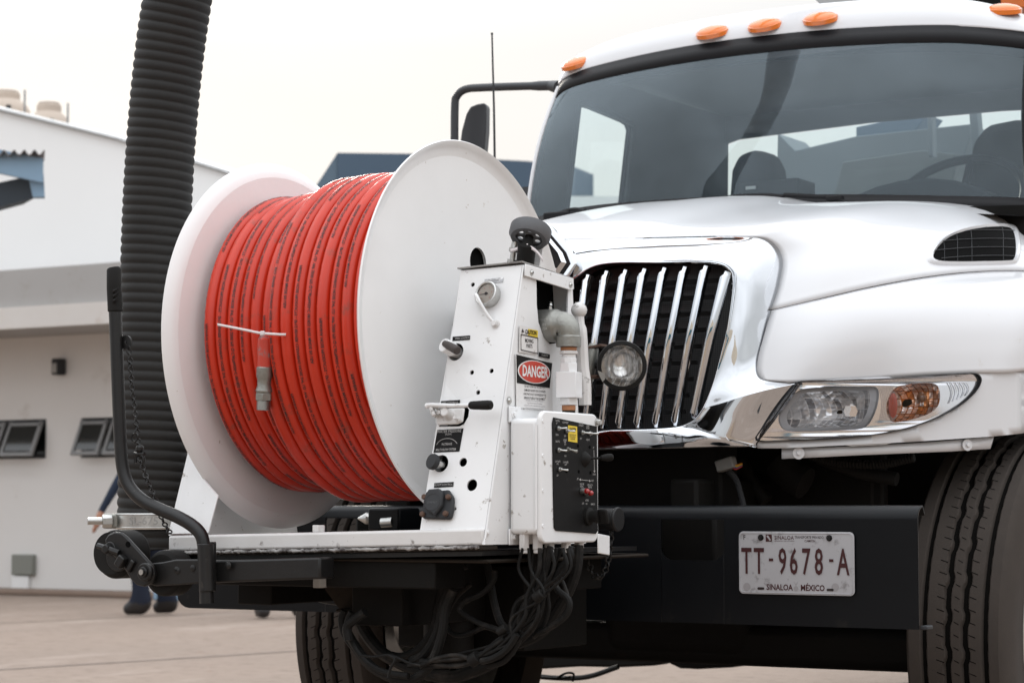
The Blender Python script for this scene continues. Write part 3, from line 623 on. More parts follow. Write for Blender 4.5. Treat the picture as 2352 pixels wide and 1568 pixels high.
# ---- headlight
def hp(pts, f=.36624, ou=1665.3, ov=516.8): return [(ou + x * f, ov + y * f) for x, y in pts]
outl = hp([(470, 978), (700, 973), (1000, 962), (1250, 946), (1450, 932), (1550, 929), (1582, 945), (1592, 975), (1575, 1020), (1530, 1075), (1450, 1140), (1330, 1205), (1180, 1262), (1030, 1298), (850, 1325), (620, 1342), (400, 1350), (190, 1352), (230, 1270), (290, 1180), (360, 1085), (420, 1015)])
outl = [(p.x, p.y) for p in cr1([V((a, b, 0)) for a, b in outl], 3, True)]
mainh = hp([(335, 1225), (345, 1170), (390, 1100), (450, 1045), (520, 1022), (700, 1016), (900, 1012), (950, 1018), (965, 1060), (955, 1130), (930, 1200), (890, 1258), (820, 1280), (600, 1290), (420, 1292), (360, 1275)])
mainh = [(p.x, p.y) for p in cr1([V((a, b, 0)) for a, b in mainh], 3, True)]
turnh = hp([(1010, 1150), (1030, 1070), (1075, 1015), (1150, 998), (1250, 990), (1320, 998), (1345, 1040), (1345, 1100), (1325, 1145), (1270, 1185), (1180, 1215), (1090, 1232), (1040, 1225)])
turnh = [(p.x, p.y) for p in cr1([V((a, b, 0)) for a, b in turnh], 3, True)]
def scl(L, k, c=None):
    cx_ = sum(p[0] for p in L) / len(L); cy_ = sum(p[1] for p in L) / len(L)
    if c: cx_, cy_ = c
    return [(cx_ + (x - cx_) * k, cy_ + (y - cy_) * k) for x, y in L]
def ringmesh(mb, loops, m=0):
    n = len(loops[0]); vs = [p for L in loops for p in L]; mb.add(vs, [(r_ * n + i, r_ * n + (i + 1) % n, (r_ + 1) * n + (i + 1) % n, (r_ + 1) * n + i) for r_ in range(len(loops) - 1) for i in range(n)], m)
def inside(p, L):
    c = False; n = len(L)
    for q in range(n):
        (x1, y1), (x2, y2) = L[q], L[q - 1]
        if (y1 > p[1]) != (y2 > p[1]) and p[0] < (x2 - x1) * (p[1] - y1) / (y2 - y1) + x1: c = not c
    return c
hol_ = scl(outl, .985); big_ = scl(outl, 1.01); pv2 = [V(p) for p in hol_]; ne_ = len(hol_)
for k in range(9):
    for q in range(40):
        u = lerp(1740, 2346, q / 39); tv = top_v(u); bv = bot_v(u) if u > 1800 else 1029; p = (u, lerp(tv, bv, k / 8))
        if u < 1800 and p[1] < 1000: continue
        if not inside(p, big_) or (k == 8 and not inside(p, hol_)): pv2.append(V(p))
rs = geometry.delaunay_2d_cdt(pv2, [(q, (q + 1) % ne_) for q in range(ne_)], [], 0, 1e-5); vv_, ff_ = rs[0], rs[2]
ff_ = [f for f in ff_ if not inside(((vv_[f[0]].x + vv_[f[1]].x + vv_[f[2]].x) / 3, (vv_[f[0]].y + vv_[f[1]].y + vv_[f[2]].y) / 3), hol_) and max((vv_[f[q]] - vv_[f[q - 1]]).length for q in range(3)) < 130]
for mf in (lambda p: p, mir):
    m_ = MB(); m_.add([mf(fl(p.x, p.y)) for p in vv_], ff_); m_.grid([[mf(r_[-2]), mf(r_[-1])] for r_ in LFROWS]); m_.build('lower_fender', M['truck'], T, ang=50, solid=.005)
def headlight(mf):
    def F(u, v, h): p = fl(u, v, h); return mf(p)
    m_ = MB(); ringmesh(m_, [[F(*p, -.02) for p in outl], [F(*p, .012) for p in outl], [F(*p, .014) for p in scl(outl, .985)], [F(*p, -.004) for p in scl(outl, .975)]]); hl = m_.build('headlight', M['seal'], T, ang=40)
    m_ = MB(); m_.plate(scl(outl, .978), [mainh, turnh], lambda u, v: F(u, v, .001)); m_.build('bezel', M['bezel'], hl)
    m_ = MB(); ringmesh(m_, [[F(*p, .0012) for p in mainh], [F(*p, -.008) for p in scl(mainh, .97)], [F(*p, -.014) for p in scl(mainh, .84, hp([(690, 1155)])[0])]]); m_.build('lamp_frame', M['housing'], hl)
    cb = hp([(700, 1155)])[0]; m_ = MB(); ins = scl(mainh, .84, hp([(690, 1155)])[0]); cc = hp([(800, 1165)])[0]
    ringmesh(m_, [[F(*p, -.014 - .06 * (1 - k_ ** 2)) for p in scl(ins, k_, cc)] for k_ in (1, .85, .7, .55, .4, .25, .1)]); m_.build('reflector', M['facets'], hl)
    # bulb shield: small faceted cone
    m_ = MB(); c0 = F(*cc, -.05); n_ = (F(*cc, 1) - F(*cc, 0)).normalized(); m_.tube([c0, c0 + n_ * .03, c0 + n_ * .035, c0 + n_ * .026], [.012, .018, .019, .001], 8); m_.build('bulb_shield', M['bezel'], hl, ang=10)
    cu = hp([(1190, 1110)])[0]; m_ = MB(); ringmesh(m_, [[F(*p, .001 - .05 * (1 - k_ ** 2)) for p in scl(turnh, k_, cu)] for k_ in (1, .85, .7, .55, .4, .2)]); m_.build('turn_reflector', M['turnfacets'], hl)
    c1 = hp([(1255, 1080)])[0]; m_ = MB(); c0 = F(*c1, -.022); m_.sphere(c0, .0125, 14); m_.build('turn_bulb', mat('brown_bulb', (.20, .10, .06), .2, coat=.5) if 'brown_bulb' not in bpy.data.materials else bpy.data.materials['brown_bulb'], hl)
    m_ = MB(); el = [(c1[0] * 0 + hp([(1058 + 28 * math.cos(a_), 1130 + 78 * math.sin(a_))])[0][0], hp([(1058 + 28 * math.cos(a_), 1130 + 78 * math.sin(a_))])[0][1]) for a_ in [k * math.pi / 10 for k in range(20)]]
    ringmesh(m_, [[F(*p, -.006) for p in el], [F(*p, -.004) for p in scl(el, .5)], [F(*p, -.004) for p in scl(el, .02)]]); m_.build('side_reflector', mat('salmon_reflector', (.55, .10, .06), .25, coat=.5) if 'salmon_reflector' not in bpy.data.materials else bpy.data.materials['salmon_reflector'], hl)
    # ribs of the lens over the divider and the outer tip
    for j in range(9):
        m_ = MB(); L = [F(*hp([(985 + j * 11 - 34 * (q / 8) ** 2 * 0 - 60 * ((q - 4) / 4) ** 2 * .4, 1010 + q * 29)])[0], .006) for q in range(9)]; m_.tube(L, .0012, 6); m_.build('lens_rib', M['lens'], hl)
    for j in range(5):
        m_ = MB(); L = [F(*hp([(1400 + j * 26 + 20 * math.sin(math.pi * q / 6), 985 + q * (22 - j * 2))])[0], .004) for q in range(7)]; m_.tube(L, .0014, 6); m_.build('lens_rib', M['bezel'], hl)
    m_ = MB(); ringmesh(m_, [[F(*p, .010 + .008 * (1 - k_)) for p in scl(outl, .975 * k_)] for k_ in (1, .9, .7, .4, .02)]); m_.build('lens', M['lens'], hl)
def facet_mat(name, c1, c2, c3, sc=26, rh=.5, bw_=.32, bs=60, bst=1.0):
    m = mat(name, c1, .15, metal=.6); t = m.node_tree; b = t.nodes['Principled BSDF']; co = t.nodes.new('ShaderNodeTexCoord')
    wv_ = t.nodes.new('ShaderNodeTexBrick'); wv_.offset = 0; wv_.inputs['Scale'].default_value = sc; wv_.inputs['Brick Width'].default_value = bw_; wv_.inputs['Row Height'].default_value = rh; wv_.inputs['Mortar Size'].default_value = .03
    wv_.inputs['Color1'].default_value = (*c1, 1); wv_.inputs['Color2'].default_value = (*c2, 1); wv_.inputs['Mortar'].default_value = (*c3, 1)
    mp_ = t.nodes.new('ShaderNodeMapping'); mp_.inputs['Rotation'].default_value = (R(90), 0, 0); t.links.new(co.outputs['Object'], mp_.inputs[0]); t.links.new(mp_.outputs[0], wv_.inputs[0])
    t.links.new(wv_.outputs[0], b.inputs['Base Color']); bp = t.nodes.new('ShaderNodeBump'); bp.inputs['Strength'].default_value = bst; bp.inputs['Distance'].default_value = .006
    n = t.nodes.new('ShaderNodeTexVoronoi'); n.inputs['Scale'].default_value = bs; t.links.new(mp_.outputs[0], n.inputs[0]); t.links.new(n.outputs[0], bp.inputs['Height']); t.links.new(bp.outputs[0], b.inputs['Normal']); return m
M['facets'] = facet_mat('faceted_reflector', (.95, .96, .97), (.30, .31, .33), (.95, .95, .95), 30, .8, .36, 45, .8); M['lampfacets'] = facet_mat('work_lamp_facets', (.95, .95, .94), (.42, .40, .38), (.9, .9, .9), 30, 9., .35, 30, .6); M['turnfacets'] = facet_mat('turn_signal_reflector', (.85, .80, .78), (.75, .26, .03), (.45, .14, .02))  # headlight and work lamp: reflected light painted as bright and dark facets
headlight(lambda p: p); headlight(mir)
# ---- side vent on the hood: raised white frame and black grid
vo = hp([(1303, 205), (1320, 160), (1370, 105), (1440, 65), (1540, 35), (1660, 18), (1760, 18), (1800, 40), (1816, 100), (1818, 170), (1806, 215), (1770, 232), (1600, 237), (1450, 238), (1340, 232)])
vo = [(p.x, p.y) for p in cr1([V((a, b, 0)) for a, b in vo], 3, True)]
from mathutils.bvhtree import BVHTree
hv = [p for r_ in HG for p in r_]; nr, nc = len(HG), len(HG[0]); hf = [(i * nc + j, i * nc + j + 1, (i + 1) * nc + j + 1, (i + 1) * nc + j) for i in range(nr - 1) for j in range(nc - 1)]
bvh = BVHTree.FromPolygons(hv, hf)
def hs(u, v, h, mf=lambda p: p):
    d = ray(u, v).normalized(); loc, n_, _, _ = bvh.ray_cast(CAM, d)
    if loc is None: loc = on(u, v, x=.9); n_ = V((1, -.3, .3)).normalized()
    if n_.dot(d) > 0: n_ = -n_
    return mf(loc + n_ * h)
for mf in (lambda p: p, mir):
    fr = scl(vo, 1.15, (2246, 567)); m_ = MB(); ringmesh(m_, [[hs(*p, -.002, mf) for p in fr], [hs(*p, .007, mf) for p in scl(vo, 1.11, (2246, 567))], [hs(*p, .010, mf) for p in scl(vo, 1.05, (2246, 567))], [hs(*p, .003, mf) for p in vo]])
    ve = m_.build('hood_vent', M['truck'], T, ang=70); m_ = MB(); ringmesh(m_, [[hs(*p, .004, mf) for p in scl(vo, k_, (2246, 567))] for k_ in (1, .85, .7, .55, .4, .25, .1, .01)]); m_.build('vent_opening', M['dark'], ve)
    for q in range(4):
        vv = lerp(532, 590, q / 3); pts = []
        for k in range(13):
            u = 2144 + k * 15.3; y_ = vv + 7 * ((k - 9) / 12) ** 2 * 2
            # keep to the opening
            ins = [p for p in vo if abs(p[0] - u) < 9]
            if ins and min(p[1] for p in ins) + 2 < y_ < max(p[1] for p in ins) - 2: pts.append(hs(u, y_, .006, mf))
        if len(pts) > 2: m_ = MB(); m_.tube(pts, .0011, 5); m_.build('vent_louvre', M['greyplast'], ve)
    for u in (2165, 2195, 2228, 2262, 2300):
        ins = [p for p in vo if abs(p[0] - u) < 9]; a_, b_ = min(p[1] for p in ins) + 2, max(p[1] for p in ins) - 2
        m_ = MB(); m_.tube([hs(u + (2 if k else 0), lerp(a_, b_, k / 4), .005, mf) for k in range(5)], .0008, 5); m_.build('vent_rib', M['greyplast'], ve)
# ---- bumper: folded black plate with rounded top edge and two cut-outs
XA, XB = -1.105, 1.105; zb0, zb1 = .615, .902
def bump_y(z):  # front face, folded back at top and bottom
    if z > zb1 - .035: return .035 * (1 - math.sqrt(max(0, 1 - ((z - zb1 + .035) / .035) ** 2)))
    if z < zb0 + .02: return .02 * (1 - math.sqrt(max(0, 1 - ((zb0 + .02 - z) / .02) ** 2)))
    return 0
c0a, c0b = on(1518, 1200, y=0).x, on(1663, 1200, y=0).x; cz = on(1590, 1286, y=0).z
def rr_notch(x0_, x1_, zb_, r_=.03):
    L = []
    for k in range(7): a_ = math.pi + k / 6 * math.pi / 2; L.append((x0_ + r_ + r_ * math.cos(a_), zb_ + r_ + r_ * math.sin(a_)))
    for k in range(7): a_ = 1.5 * math.pi + k / 6 * math.pi / 2; L.append((x1_ - r_ + r_ * math.cos(a_), zb_ + r_ + r_ * math.sin(a_)))
    return L
ztop = zb1 - .034
m_ = MB(); lx1 = on(868, 1200, y=0).x; lx0 = lx1 - (c0b - c0a)
def notch_top(x):
    z = ztop
    for a_, b_ in ((lx0, lx1), (c0a, c0b)):
        if a_ < x < b_:
            e__ = min(x - a_, b_ - x); z = cz if e__ >= .03 else cz + .03 - math.sqrt(max(0, .03 ** 2 - (.03 - e__) ** 2))
    return z
def col(xs_):
    m_.grid([[V((x, 0, zb0 if x > XA + .045 else zb0 + .04 * (1 - math.sqrt(max(0, 1 - ((XA + .045 - x) / .045) ** 2))))) for x in xs_], [V((x, 0, notch_top(x))) for x in xs_]])
eps = 1e-4
def nx(a_, b_): return [a_ + eps, a_ + .003, a_ + .008, a_ + .015, a_ + .022, a_ + .03, b_ - .03, b_ - .022, b_ - .015, b_ - .008, b_ - .003, b_ - eps]
col([XA, XA + .005, XA + .015, XA + .03, XA + .045, lx0]); col(nx(lx0, lx1)); col([lx1, c0a]); col(nx(c0a, c0b)); col([c0b, XB])
def strip(xa, xb):
    m_.grid([[V((x, bump_y(z) if k else 0, z)) for x in SX] for k, z in enumerate([ztop] + [zb1 - .035 + .035 * math.sin(a_ * math.pi / 16) for a_ in range(1, 9)])]); m_.grid([[V((x, y_, zb1 - (.02 if y_ > .04 else 0))) for x in SX] for y_ in (.035, .05)])
SX = [XA, XA + .005, XA + .015, XA + .03, XA + .045, lx0, lx1, c0a, c0b, XB]; strip(XA, XB)
bo = m_.build('bumper', M['blackpaint'], T, ang=60, solid=.006); wn_ = bo.modifiers.new('w', 'WEIGHTED_NORMAL'); wn_.weight = 100; wn_.keep_sharp = True
m_ = MB(); m_.box((XB + .008, .03, zb0 + .004), (.018, .04, .010)); m_.build('bumper_foot', M['greyplast'], bo, bevel=.003)
# ---- licence plate
pf = Face(V((0, -.006, .7)), V((0, -1, 0)), V((1, 0, 0)))
def pp(x, y): return (2700 + x / 1.6848) / 1.7415, (1850 + y / 1.6848) / 1.7415
def rrect(x0_, y0_, x1_, y1_, r_, n=5):
    L = []
    for cx_, cy_, a0 in ((x1_ - r_, y1_ - r_, 0), (x0_ + r_, y1_ - r_, 90), (x0_ + r_, y0_ + r_, 180), (x1_ - r_, y0_ + r_, 270)):
        for k in range(n + 1): a_ = R(a0 + 90 * k / n); L.append((cx_ + r_ * math.cos(a_), cy_ + r_ * math.sin(a_)))
    return L
pc = pf.at(*pp(816, 676)); W2, H2 = .150, .075
def pq(x, y, h=0): return pc + V((x, -h, y))
m_ = MB(); m_.prism([pq(x, y) for x, y in rrect(-W2, -H2, W2, H2, .012)], V((0, -.0015, 0))); pl_ = m_.build('licence_plate', M['plate'], T, bevel=.0006)
m_ = MB(); m_.tube([pq(x, y, .0015) for x, y in rrect(-W2 + .004, -H2 + .004, W2 - .004, H2 - .004, .009)], .0013, 6, closed=True); m_.build('plate_rim', M['plate'], pl_)
def pt(st, x, y, size, mt, wide=1, bold=0, h=.0018, name='plate_lettering', depth=0):
    m_ = MB(); pf.text(m_, st, None, size, 0, wide, bold, c3=pq(x, y, h)); return m_.build(name, mt, pl_, solid=depth)
for ch, x in zip('TT-9678-A', (-.129, -.096, -.064, -.034, -.005, .027, .060, .092, .122)):
    m_ = MB(); pf.text(m_, ch, None, .088 if ch != '-' else .055, 0, .52 if ch != '-' else .75, .012, c3=pq(x, .001 if ch != '-' else .012, .0032)); m_.build('plate_character', M['maroon'], pl_)
pt('F', -.135, .060, .015, M['ink'], .9, .02); pt('SINALOA', -.030, .060, .013, M['maroon'], .95, .01); pt('GOBIERNO DEL ESTADO', -.030, .0525, .0035, M['maroon'], 1.4); pt('TRANSPORTE PRIVADO', .035, .0615, .0088, M['ink'], .8, .012); pt('CAMIÓN', .037, .053, .0082, M['maroon'], .85, .012)
pt('SINALOA', -.043, -.0585, .0195, M['maroon'], .85, .03); pt('MÉXICO', .043, -.0585, .0195, M['maroon'], .85, .03)
m_ = MB(); m_.prism([pq(x, y, .0018) for x, y in ((-.078, .051), (-.062, .051), (-.062, .068), (-.078, .068))], V((0, -.0004, 0))); m_.build('state_emblem', M['maroon'], pl_)
m_ = MB(); m_.prism([pq(x, y, .0023) for x, y in ((-.076, .064), (-.072, .066), (-.064, .055), (-.067, .053))], V((0, -.0003, 0))); m_.build('emblem_stripe', M['plate'], pl_)
for x, y, r_ in ((-.129, -.058, .0095), (.101, -.055, .0095)):
    m_ = MB(); m_.lathe([(0, 0), (r_, 0), (r_, .0004), (0, .0004)], pq(x, y, .0018), (0, -1, 0), 24); so_ = m_.build('round_seal', M['printgrey'], pl_)
m_ = MB(); m_.lathe([(0, 0), (.006, 0), (.006, .0004), (0, .0004)], pq(0, -.060, .0018), (0, -1, 0), 20); m_.prism([pq(x, y, .0018) for x, y in ((-.006, -.042), (0, -.050), (.006, -.042), (0, -.054))], V((0, -.0004, 0))); m_.build('eagle_seal', M['printgrey'], pl_)
for x in (-.091, .087):
    m_ = MB(); bolt(m_, pq(x, .0605, .0015), (0, -1, 0), .005, .006, washer=1.5); m_.build('plate_screw', M['blacksteel'], pl_)
for x in (-.092, .088):
    m_ = MB(); m_.prism([pq(x + a_, -.0615 + b_, .0016) for a_, b_ in rrect(-.009, -.003, .009, .003, .0028)], V((0, -.0006, 0))); m_.build('plate_slot', M['ink'], pl_)

# ---- cab: windshield (traced whole), frame strip, roof, pillars, inside
def Yt(x): return 1.46 + .22 * (abs(x - XC) / .87) ** 2.2
def Yb(x): return 1.27 + .24 * (abs(x - XC) / .92) ** 2.4
topu = [(1287, 200), (1300, 186), (1330, 172), (1400, 153), (1500, 131), (1600, 113), (1700, 99), (1800, 88), (1900, 79), (2000, 73), (2100, 69), (2200, 69), (2290, 75), (2352, 82), (2384, 88)]
botu = [(1213, 520), (1250, 512), (1300, 500), (1360, 490), (1440, 482), (1560, 474), (1640, 470), (1740, 466), (1840, 465), (1960, 465), (2060, 466), (2160, 468), (2270, 470), (2352, 473), (2385, 474)]
TP = [onc(u, v, Yt) for u, v in topu]; BP = [onc(u, v, Yb) for u, v in botu]
rows = []
for k in range(6):
    f_ = k / 5; rows.append([TP[i].lerp(BP[i], f_) + V((0, -.035 * math.sin(math.pi * f_), .012 * math.sin(math.pi * f_))) for i in range(15)])
WG = crg(rows, 4, 4); m_ = MB(); m_.grid(WG); m_.build('windshield', M['glass'], T, ang=80)
# black band round the glass
def band(L, off, wdt, nm='windshield_seal'):
    m_ = MB(); out2 = []
    for p, q in zip(L, off): out2.append([p + V((0, -.004, 0)), p + q + V((0, -.010, 0))])
    m_.grid(out2); return m_.build(nm, M['seal'], T, ang=80, solid=.006)
topL = WG[0]; dn = [(WG[3][i] - WG[0][i]).normalized() for i in range(len(topL))]
band([p + d * .050 for p, d in zip(topL, dn)], [-d * .066 for d in dn], 0)
botL = WG[-1]; band([p + V((0, 0, .022)) for p in botL], [V((0, -.005, -.05))] * len(botL), 0)
lc = [r_[0] for r_ in WG]; m_ = MB(); m_.tube([p + V((0, .006, 0)) for p in lc], .0035, 8); m_.build('windshield_seal', M['seal'], T)
rc = [r_[-1] for r_ in WG]; m_ = MB(); m_.tube([p + V((-.01, 0, 0)) for p in rc], .030, 8); m_.build('windshield_seal', M['seal'], T)
# tinted shade strip behind the top
m_ = MB(); m_.grid([[p + d * .03 + V((0, .008, 0)) for p, d in zip(topL, dn)], [p + d * .088 + V((0, .012, 0)) for p, d in zip(topL, dn)]]); m_.build('shade_strip', glass('shade_tint', (.55, .52, .56), 1.01), T)
# roof: front brow then back
r0 = [p - d * .012 + V((0, -.006, 0)) for p, d in zip(topL, dn)]; G = []
for f_, dy, dz in ((0, 0, 0), (.1, .012, .035), (.2, .035, .066), (.35, .075, .098), (.6, .16, .125), (1, .5, .150), (2, 1.3, .145)):
    row = []
    for p in r0:
        xr_ = (p.x - XC) / .90; edge_ = max(0, 1 - abs(xr_) ** 7); sx = 1 - .02 * min(1, f_)
        row.append(V((XC + (p.x - XC) * (1.012 if f_ < .5 else .99), p.y + dy, p.z + dz * (.22 + .78 * edge_) + (0 if f_ < .4 else (2.352 - p.z) * .25 * min(1, f_)))))
    G.append(row)
RG = crg(G, 4, 1); m_ = MB(); m_.grid(RG); m_.build('roof', M['truck'], T, ang=60, solid=.01)
# roof lamps
lampm = []
rv = [p for r_ in RG for p in r_]; nr, nc = len(RG), len(RG[0]); rbv = BVHTree.FromPolygons(rv, [(i * nc + j, i * nc + j + 1, (i + 1) * nc + j + 1, (i + 1) * nc + j) for i in range(nr - 1) for j in range(nc - 1)])
for u, v in ((1324, 146), (1636, 74), (1756, 58), (1884, 43), (2305, 23)):
    d = ray(u, v).normalized(); loc, n_, _, _ = rbv.ray_cast(CAM, d)
    if loc is None: loc, n_, _, _ = rbv.find_nearest(CAM + d * 7.4)
    if n_.z < 0: n_ = -n_
    n_ = (n_ * .25 + V((0, -.19, .60))).normalized()
    ex = V((1, 0, 0)); ex = (ex - n_ * ex.dot(n_)).normalized(); ey = n_.cross(ex); vs = []; fs = []; n = 24; prof_ = [(1.08, -.01), (1.08, .004), (1.0, .005), (.95, .009), (.75, .014), (.4, .018), (.02, .020)]
    for k, (r_, h) in enumerate(prof_):
        for j in range(n): a_ = 2 * math.pi * j / n; vs.append(loc + ex * (.053 * r_ * math.cos(a_)) + ey * (.040 * r_ * math.sin(a_)) + n_ * h)
    m_ = MB(); m_.add(vs[2 * n:], [(k * n + j, k * n + (j + 1) % n, (k + 1) * n + (j + 1) % n, (k + 1) * n + j) for k in range(len(prof_) - 3) for j in range(n)]); lo = m_.build('roof_lamp', M['amber'], T)
    m_ = MB(); m_.add(vs[:3 * n], [(k * n + j, k * n + (j + 1) % n, (k + 1) * n + (j + 1) % n, (k + 1) * n + j) for k in range(2) for j in range(n)]); m_.build('lamp_base', M['amber'], lo)
# cab sides, door windows, rear wall: the sides lean in with the windshield edges
XLs, XRs = -.925, .885; YR = 2.92
def lean(L): # x of the side at height z
    a_, b_ = L[-1], L[0]
    return lambda z: lerp(a_.x, b_.x, max(-.6, min(1.1, (z - a_.z) / (b_.z - a_.z))))
fL = lean(lc); pa_, pb_ = lc[-1], lc[0]; nL_ = (pb_ - pa_).cross(V((0, 1, 0))).normalized()
wq = [hit(u, v, pa_, nL_) for u, v in ((1325, 250), (1334, 246), (1350, 250), (1425, 281), (1436, 288), (1440, 300), (1418, 500), (1296, 500))]
hol = [(p.y, p.z) for p in wq]
for L_, sg in ((lc, 1), (rc, -1)):
    fx = lean(L_); fe_ = [(p.y + .012, p.z) for p in L_[::3]]
    ol = [(1.50, 1.2), (YR, 1.2), (YR, 2.44), (1.95, 2.44), (L_[0].y + .10, L_[0].z + .03)] + fe_
    hl2 = hol if sg > 0 else [(a_, b_ + .0) for a_, b_ in hol]
    m_ = MB(); m_.plate(ol, [hl2], lambda y_, z_: V((fx(z_) + sg * .012, y_, z_))); m_.build('cab_side', M['interior'], T, flat=True)
    m_ = MB(); m_.plate(ol, [hl2], lambda y_, z_: V((fx(z_) - sg * .004, y_, z_))); m_.build('cab_side', M['truck'], T, flat=True)
    m_ = MB(); m_.tube([V((fx(b_) + sg * .016, a_, b_)) for a_, b_ in scl(hl2, 1.10)], .013, 6, closed=True); m_.build('window_trim', M['interior'], T)
    m_ = MB(); m_.add([V((fx(b_) + sg * .004, a_, b_)) for a_, b_ in hl2], [tuple(range(len(hl2)))]); m_.build('door_glass', M['winglass'], T)
    m_ = MB(); m_.tube([p + V((-sg * .012, .012, 0)) for p in L_], .010, 10); m_.build('pillar', M['truck'], T)
# rear wall with window
rwin = [on(u, v, y=YR) for u, v in ((1662, 345), (1675, 330), (1700, 321), (2000, 283), (2300, 256), (2420, 250), (2440, 262), (2436, 470), (1668, 470))]
m_ = MB(); m_.plate([(XLs, 1.0), (XRs, 1.0), (XRs, 2.46), (XLs, 2.46)], [[(p.x, p.z) for p in rwin]], lambda x, z: V((x, YR, z))); m_.build('rear_wall', M['interior'], T, solid=.03)
m_ = MB(); n = len(rwin); m_.add([p + V((0, .02, 0)) for p in rwin], [tuple(range(n))]); m_.build('rear_glass', M['winglass'], T)
m_ = MB(); m_.grid([[V((x, y_, z_)) for x in (XLs + .09, 0, XRs - .06)] for y_, z_ in ((1.74, 2.37), (1.95, 2.41), (2.9, 2.42))]); m_.build('headliner', M['interior'], T, solid=.01)
m_ = MB(); m_.box((XC, 1.80, 1.55), (1.85, .80, .40)); m_.build('dashboard', M['seat'], T, bevel=.06, seg=4)
dpt = [on(u, v, y=1.78) for u, v in ((1940, 464), (1965, 447), (2010, 428), (2070, 413), (2130, 408), (2190, 413), (2240, 428), (2275, 447), (2290, 464))]
m_ = MB(); m_.prism(dpt, V((0, .22, 0))); m_.build('instrument_hood', M['seat'], T, bevel=.02, seg=3)
cw = on(2196, 470, y=2.0) + V((0, 0, .08)); wn = V((0, -.75, .66)).normalized(); wx = V((1, 0, 0)); wy = wn.cross(wx)
m_ = MB(); m_.tube([cw + V((0, 0, -.08)) + wx * .225 * math.cos(a_) + wy * .225 * math.sin(a_) for a_ in [k * math.pi / 24 for k in range(48)]], .015, 10, closed=True); sw = m_.build('steering_wheel', M['seal'], T)
for a_ in (90, 210, 330): m_ = MB(); c_ = cw + V((0, 0, -.08)); m_.tube([c_ - wn * .03, c_ + (wx * math.cos(R(a_)) + wy * math.sin(R(a_))) * .22], .012, 6); m_.build('wheel_spoke', M['seal'], sw)
def seat(u0, u1, v0, yy):
    a, b = on(u0, v0, y=yy), on(u1, v0, y=yy); z_ = a.z; xm = (a.x + b.x) / 2; w_ = abs(b.x - a.x)
    L = [(xm - w_ / 2, z_ - .9), (xm - w_ / 2, z_ - .20), (xm - w_ * .44, z_ - .07), (xm - w_ * .30, z_ - .01), (xm, z_), (xm + w_ * .30, z_ - .01), (xm + w_ * .44, z_ - .07), (xm + w_ / 2, z_ - .20), (xm + w_ / 2, z_ - .9)]
    m_ = MB(); m_.prism([V((x, yy, z)) for x, z in L], V((0, .14, .0))); m_.build('seat_back', M['seat'], T, bevel=.035, seg=3)
seat(2215, 2440, 283, 2.45); seat(1668, 1782, 348, 2.5)
m_ = MB(); a = on(1705, 428, y=1.62); b = on(1842, 462, y=1.62); m_.box(((a.x + b.x) / 2, 1.66, (a.z + b.z) / 2 - .02), (b.x - a.x, .14, a.z - b.z + .06)); do_ = m_.build('dash_radio', M['seal'], T, bevel=.006)
m_ = MB(); a = on(1718, 432, y=1.585); m_.box(a + V((.01, 0, 0)), (.035, .004, .010)); m_.build('radio_display', M['labelwhite'], do_)
# wipers
for pts in ([(1240, 517), (1262, 505), (1300, 492), (1345, 484)], [(1262, 512), (1280, 492), (1320, 481), (1352, 488)], [(1905, 452), (1880, 452), (1840, 450), (1800, 448)], [(1660, 455), (1700, 451), (1760, 449), (1800, 452)]):
    L = [onc(u, v, lambda x: Yb(x) - .05) for u, v in pts]; m_ = MB(); m_.tube(cr1(L, 4), .007, 8); m_.build('wiper', M['seal'], T)
m_ = MB(); m_.box(onc(1282, 499, lambda x: Yb(x) - .06), (.10, .03, .035)); m_.build('wiper_mount', M['seal'], T, bevel=.006)
m_ = MB(); m_.box(onc(1918, 456, lambda x: Yb(x) - .05), (.05, .03, .016)); m_.build('wiper_mount', M['seal'], T, bevel=.004)
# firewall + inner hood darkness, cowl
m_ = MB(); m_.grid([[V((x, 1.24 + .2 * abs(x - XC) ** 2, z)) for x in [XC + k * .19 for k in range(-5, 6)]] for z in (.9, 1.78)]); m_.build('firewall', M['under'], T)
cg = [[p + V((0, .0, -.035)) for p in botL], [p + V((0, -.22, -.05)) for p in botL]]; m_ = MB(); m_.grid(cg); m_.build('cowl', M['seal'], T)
# mirror arm, mirror, aerial
XM = -1.12
L = [on(u, v, y=1.78) for u, v in ((1279, 198), (1270, 197), (1180, 199), (1100, 202), (1076, 204), (1060, 210), (1049, 222), (1045, 238), (1044, 320), (1046, 400), (1060, 470))]
m_ = MB(); m_.tube(cr1(L, 5), [.0175] * 8 + [.0145] * 43, 12); m_.build('mirror_arm', M['mirror'], T)
m_ = MB(); m_.tube([on(1284, 201, y=1.76), on(1268, 198, y=1.78), on(1256, 197, y=1.78)], [.024, .020, .014], 12); m_.build('arm_socket', M['mirror'], T)
q = [on(u, v, y=1.85) for u, v in ((1056, 330), (1060, 300), (1070, 262), (1080, 245), (1095, 239), (1113, 236), (1117, 243), (1116, 300), (1112, 345), (1100, 520), (1045, 520))]
m_ = MB(); m_.prism(q, V((-.02, .06, 0))); m_.build('mirror', M['mirror'], T, bevel=.02, seg=4)
a, b = on(1137, 420, y=1.7), on(1130, 78, y=1.7); m_ = MB(); m_.tube([a, a.lerp(b, .5) + V((.002, 0, 0)), b], [.0045, .004, .003], 8); ao = m_.build('aerial', M['greyplast'], T)
m_ = MB(); m_.sphere(b, .005, 8); m_.build('aerial_tip', M['greyplast'], ao)
m_ = MB(); m_.box((a.x + .08, 1.72, a.z - .05), (.25, .06, .05)); m_.build('aerial_bracket', M['mirror'], T)
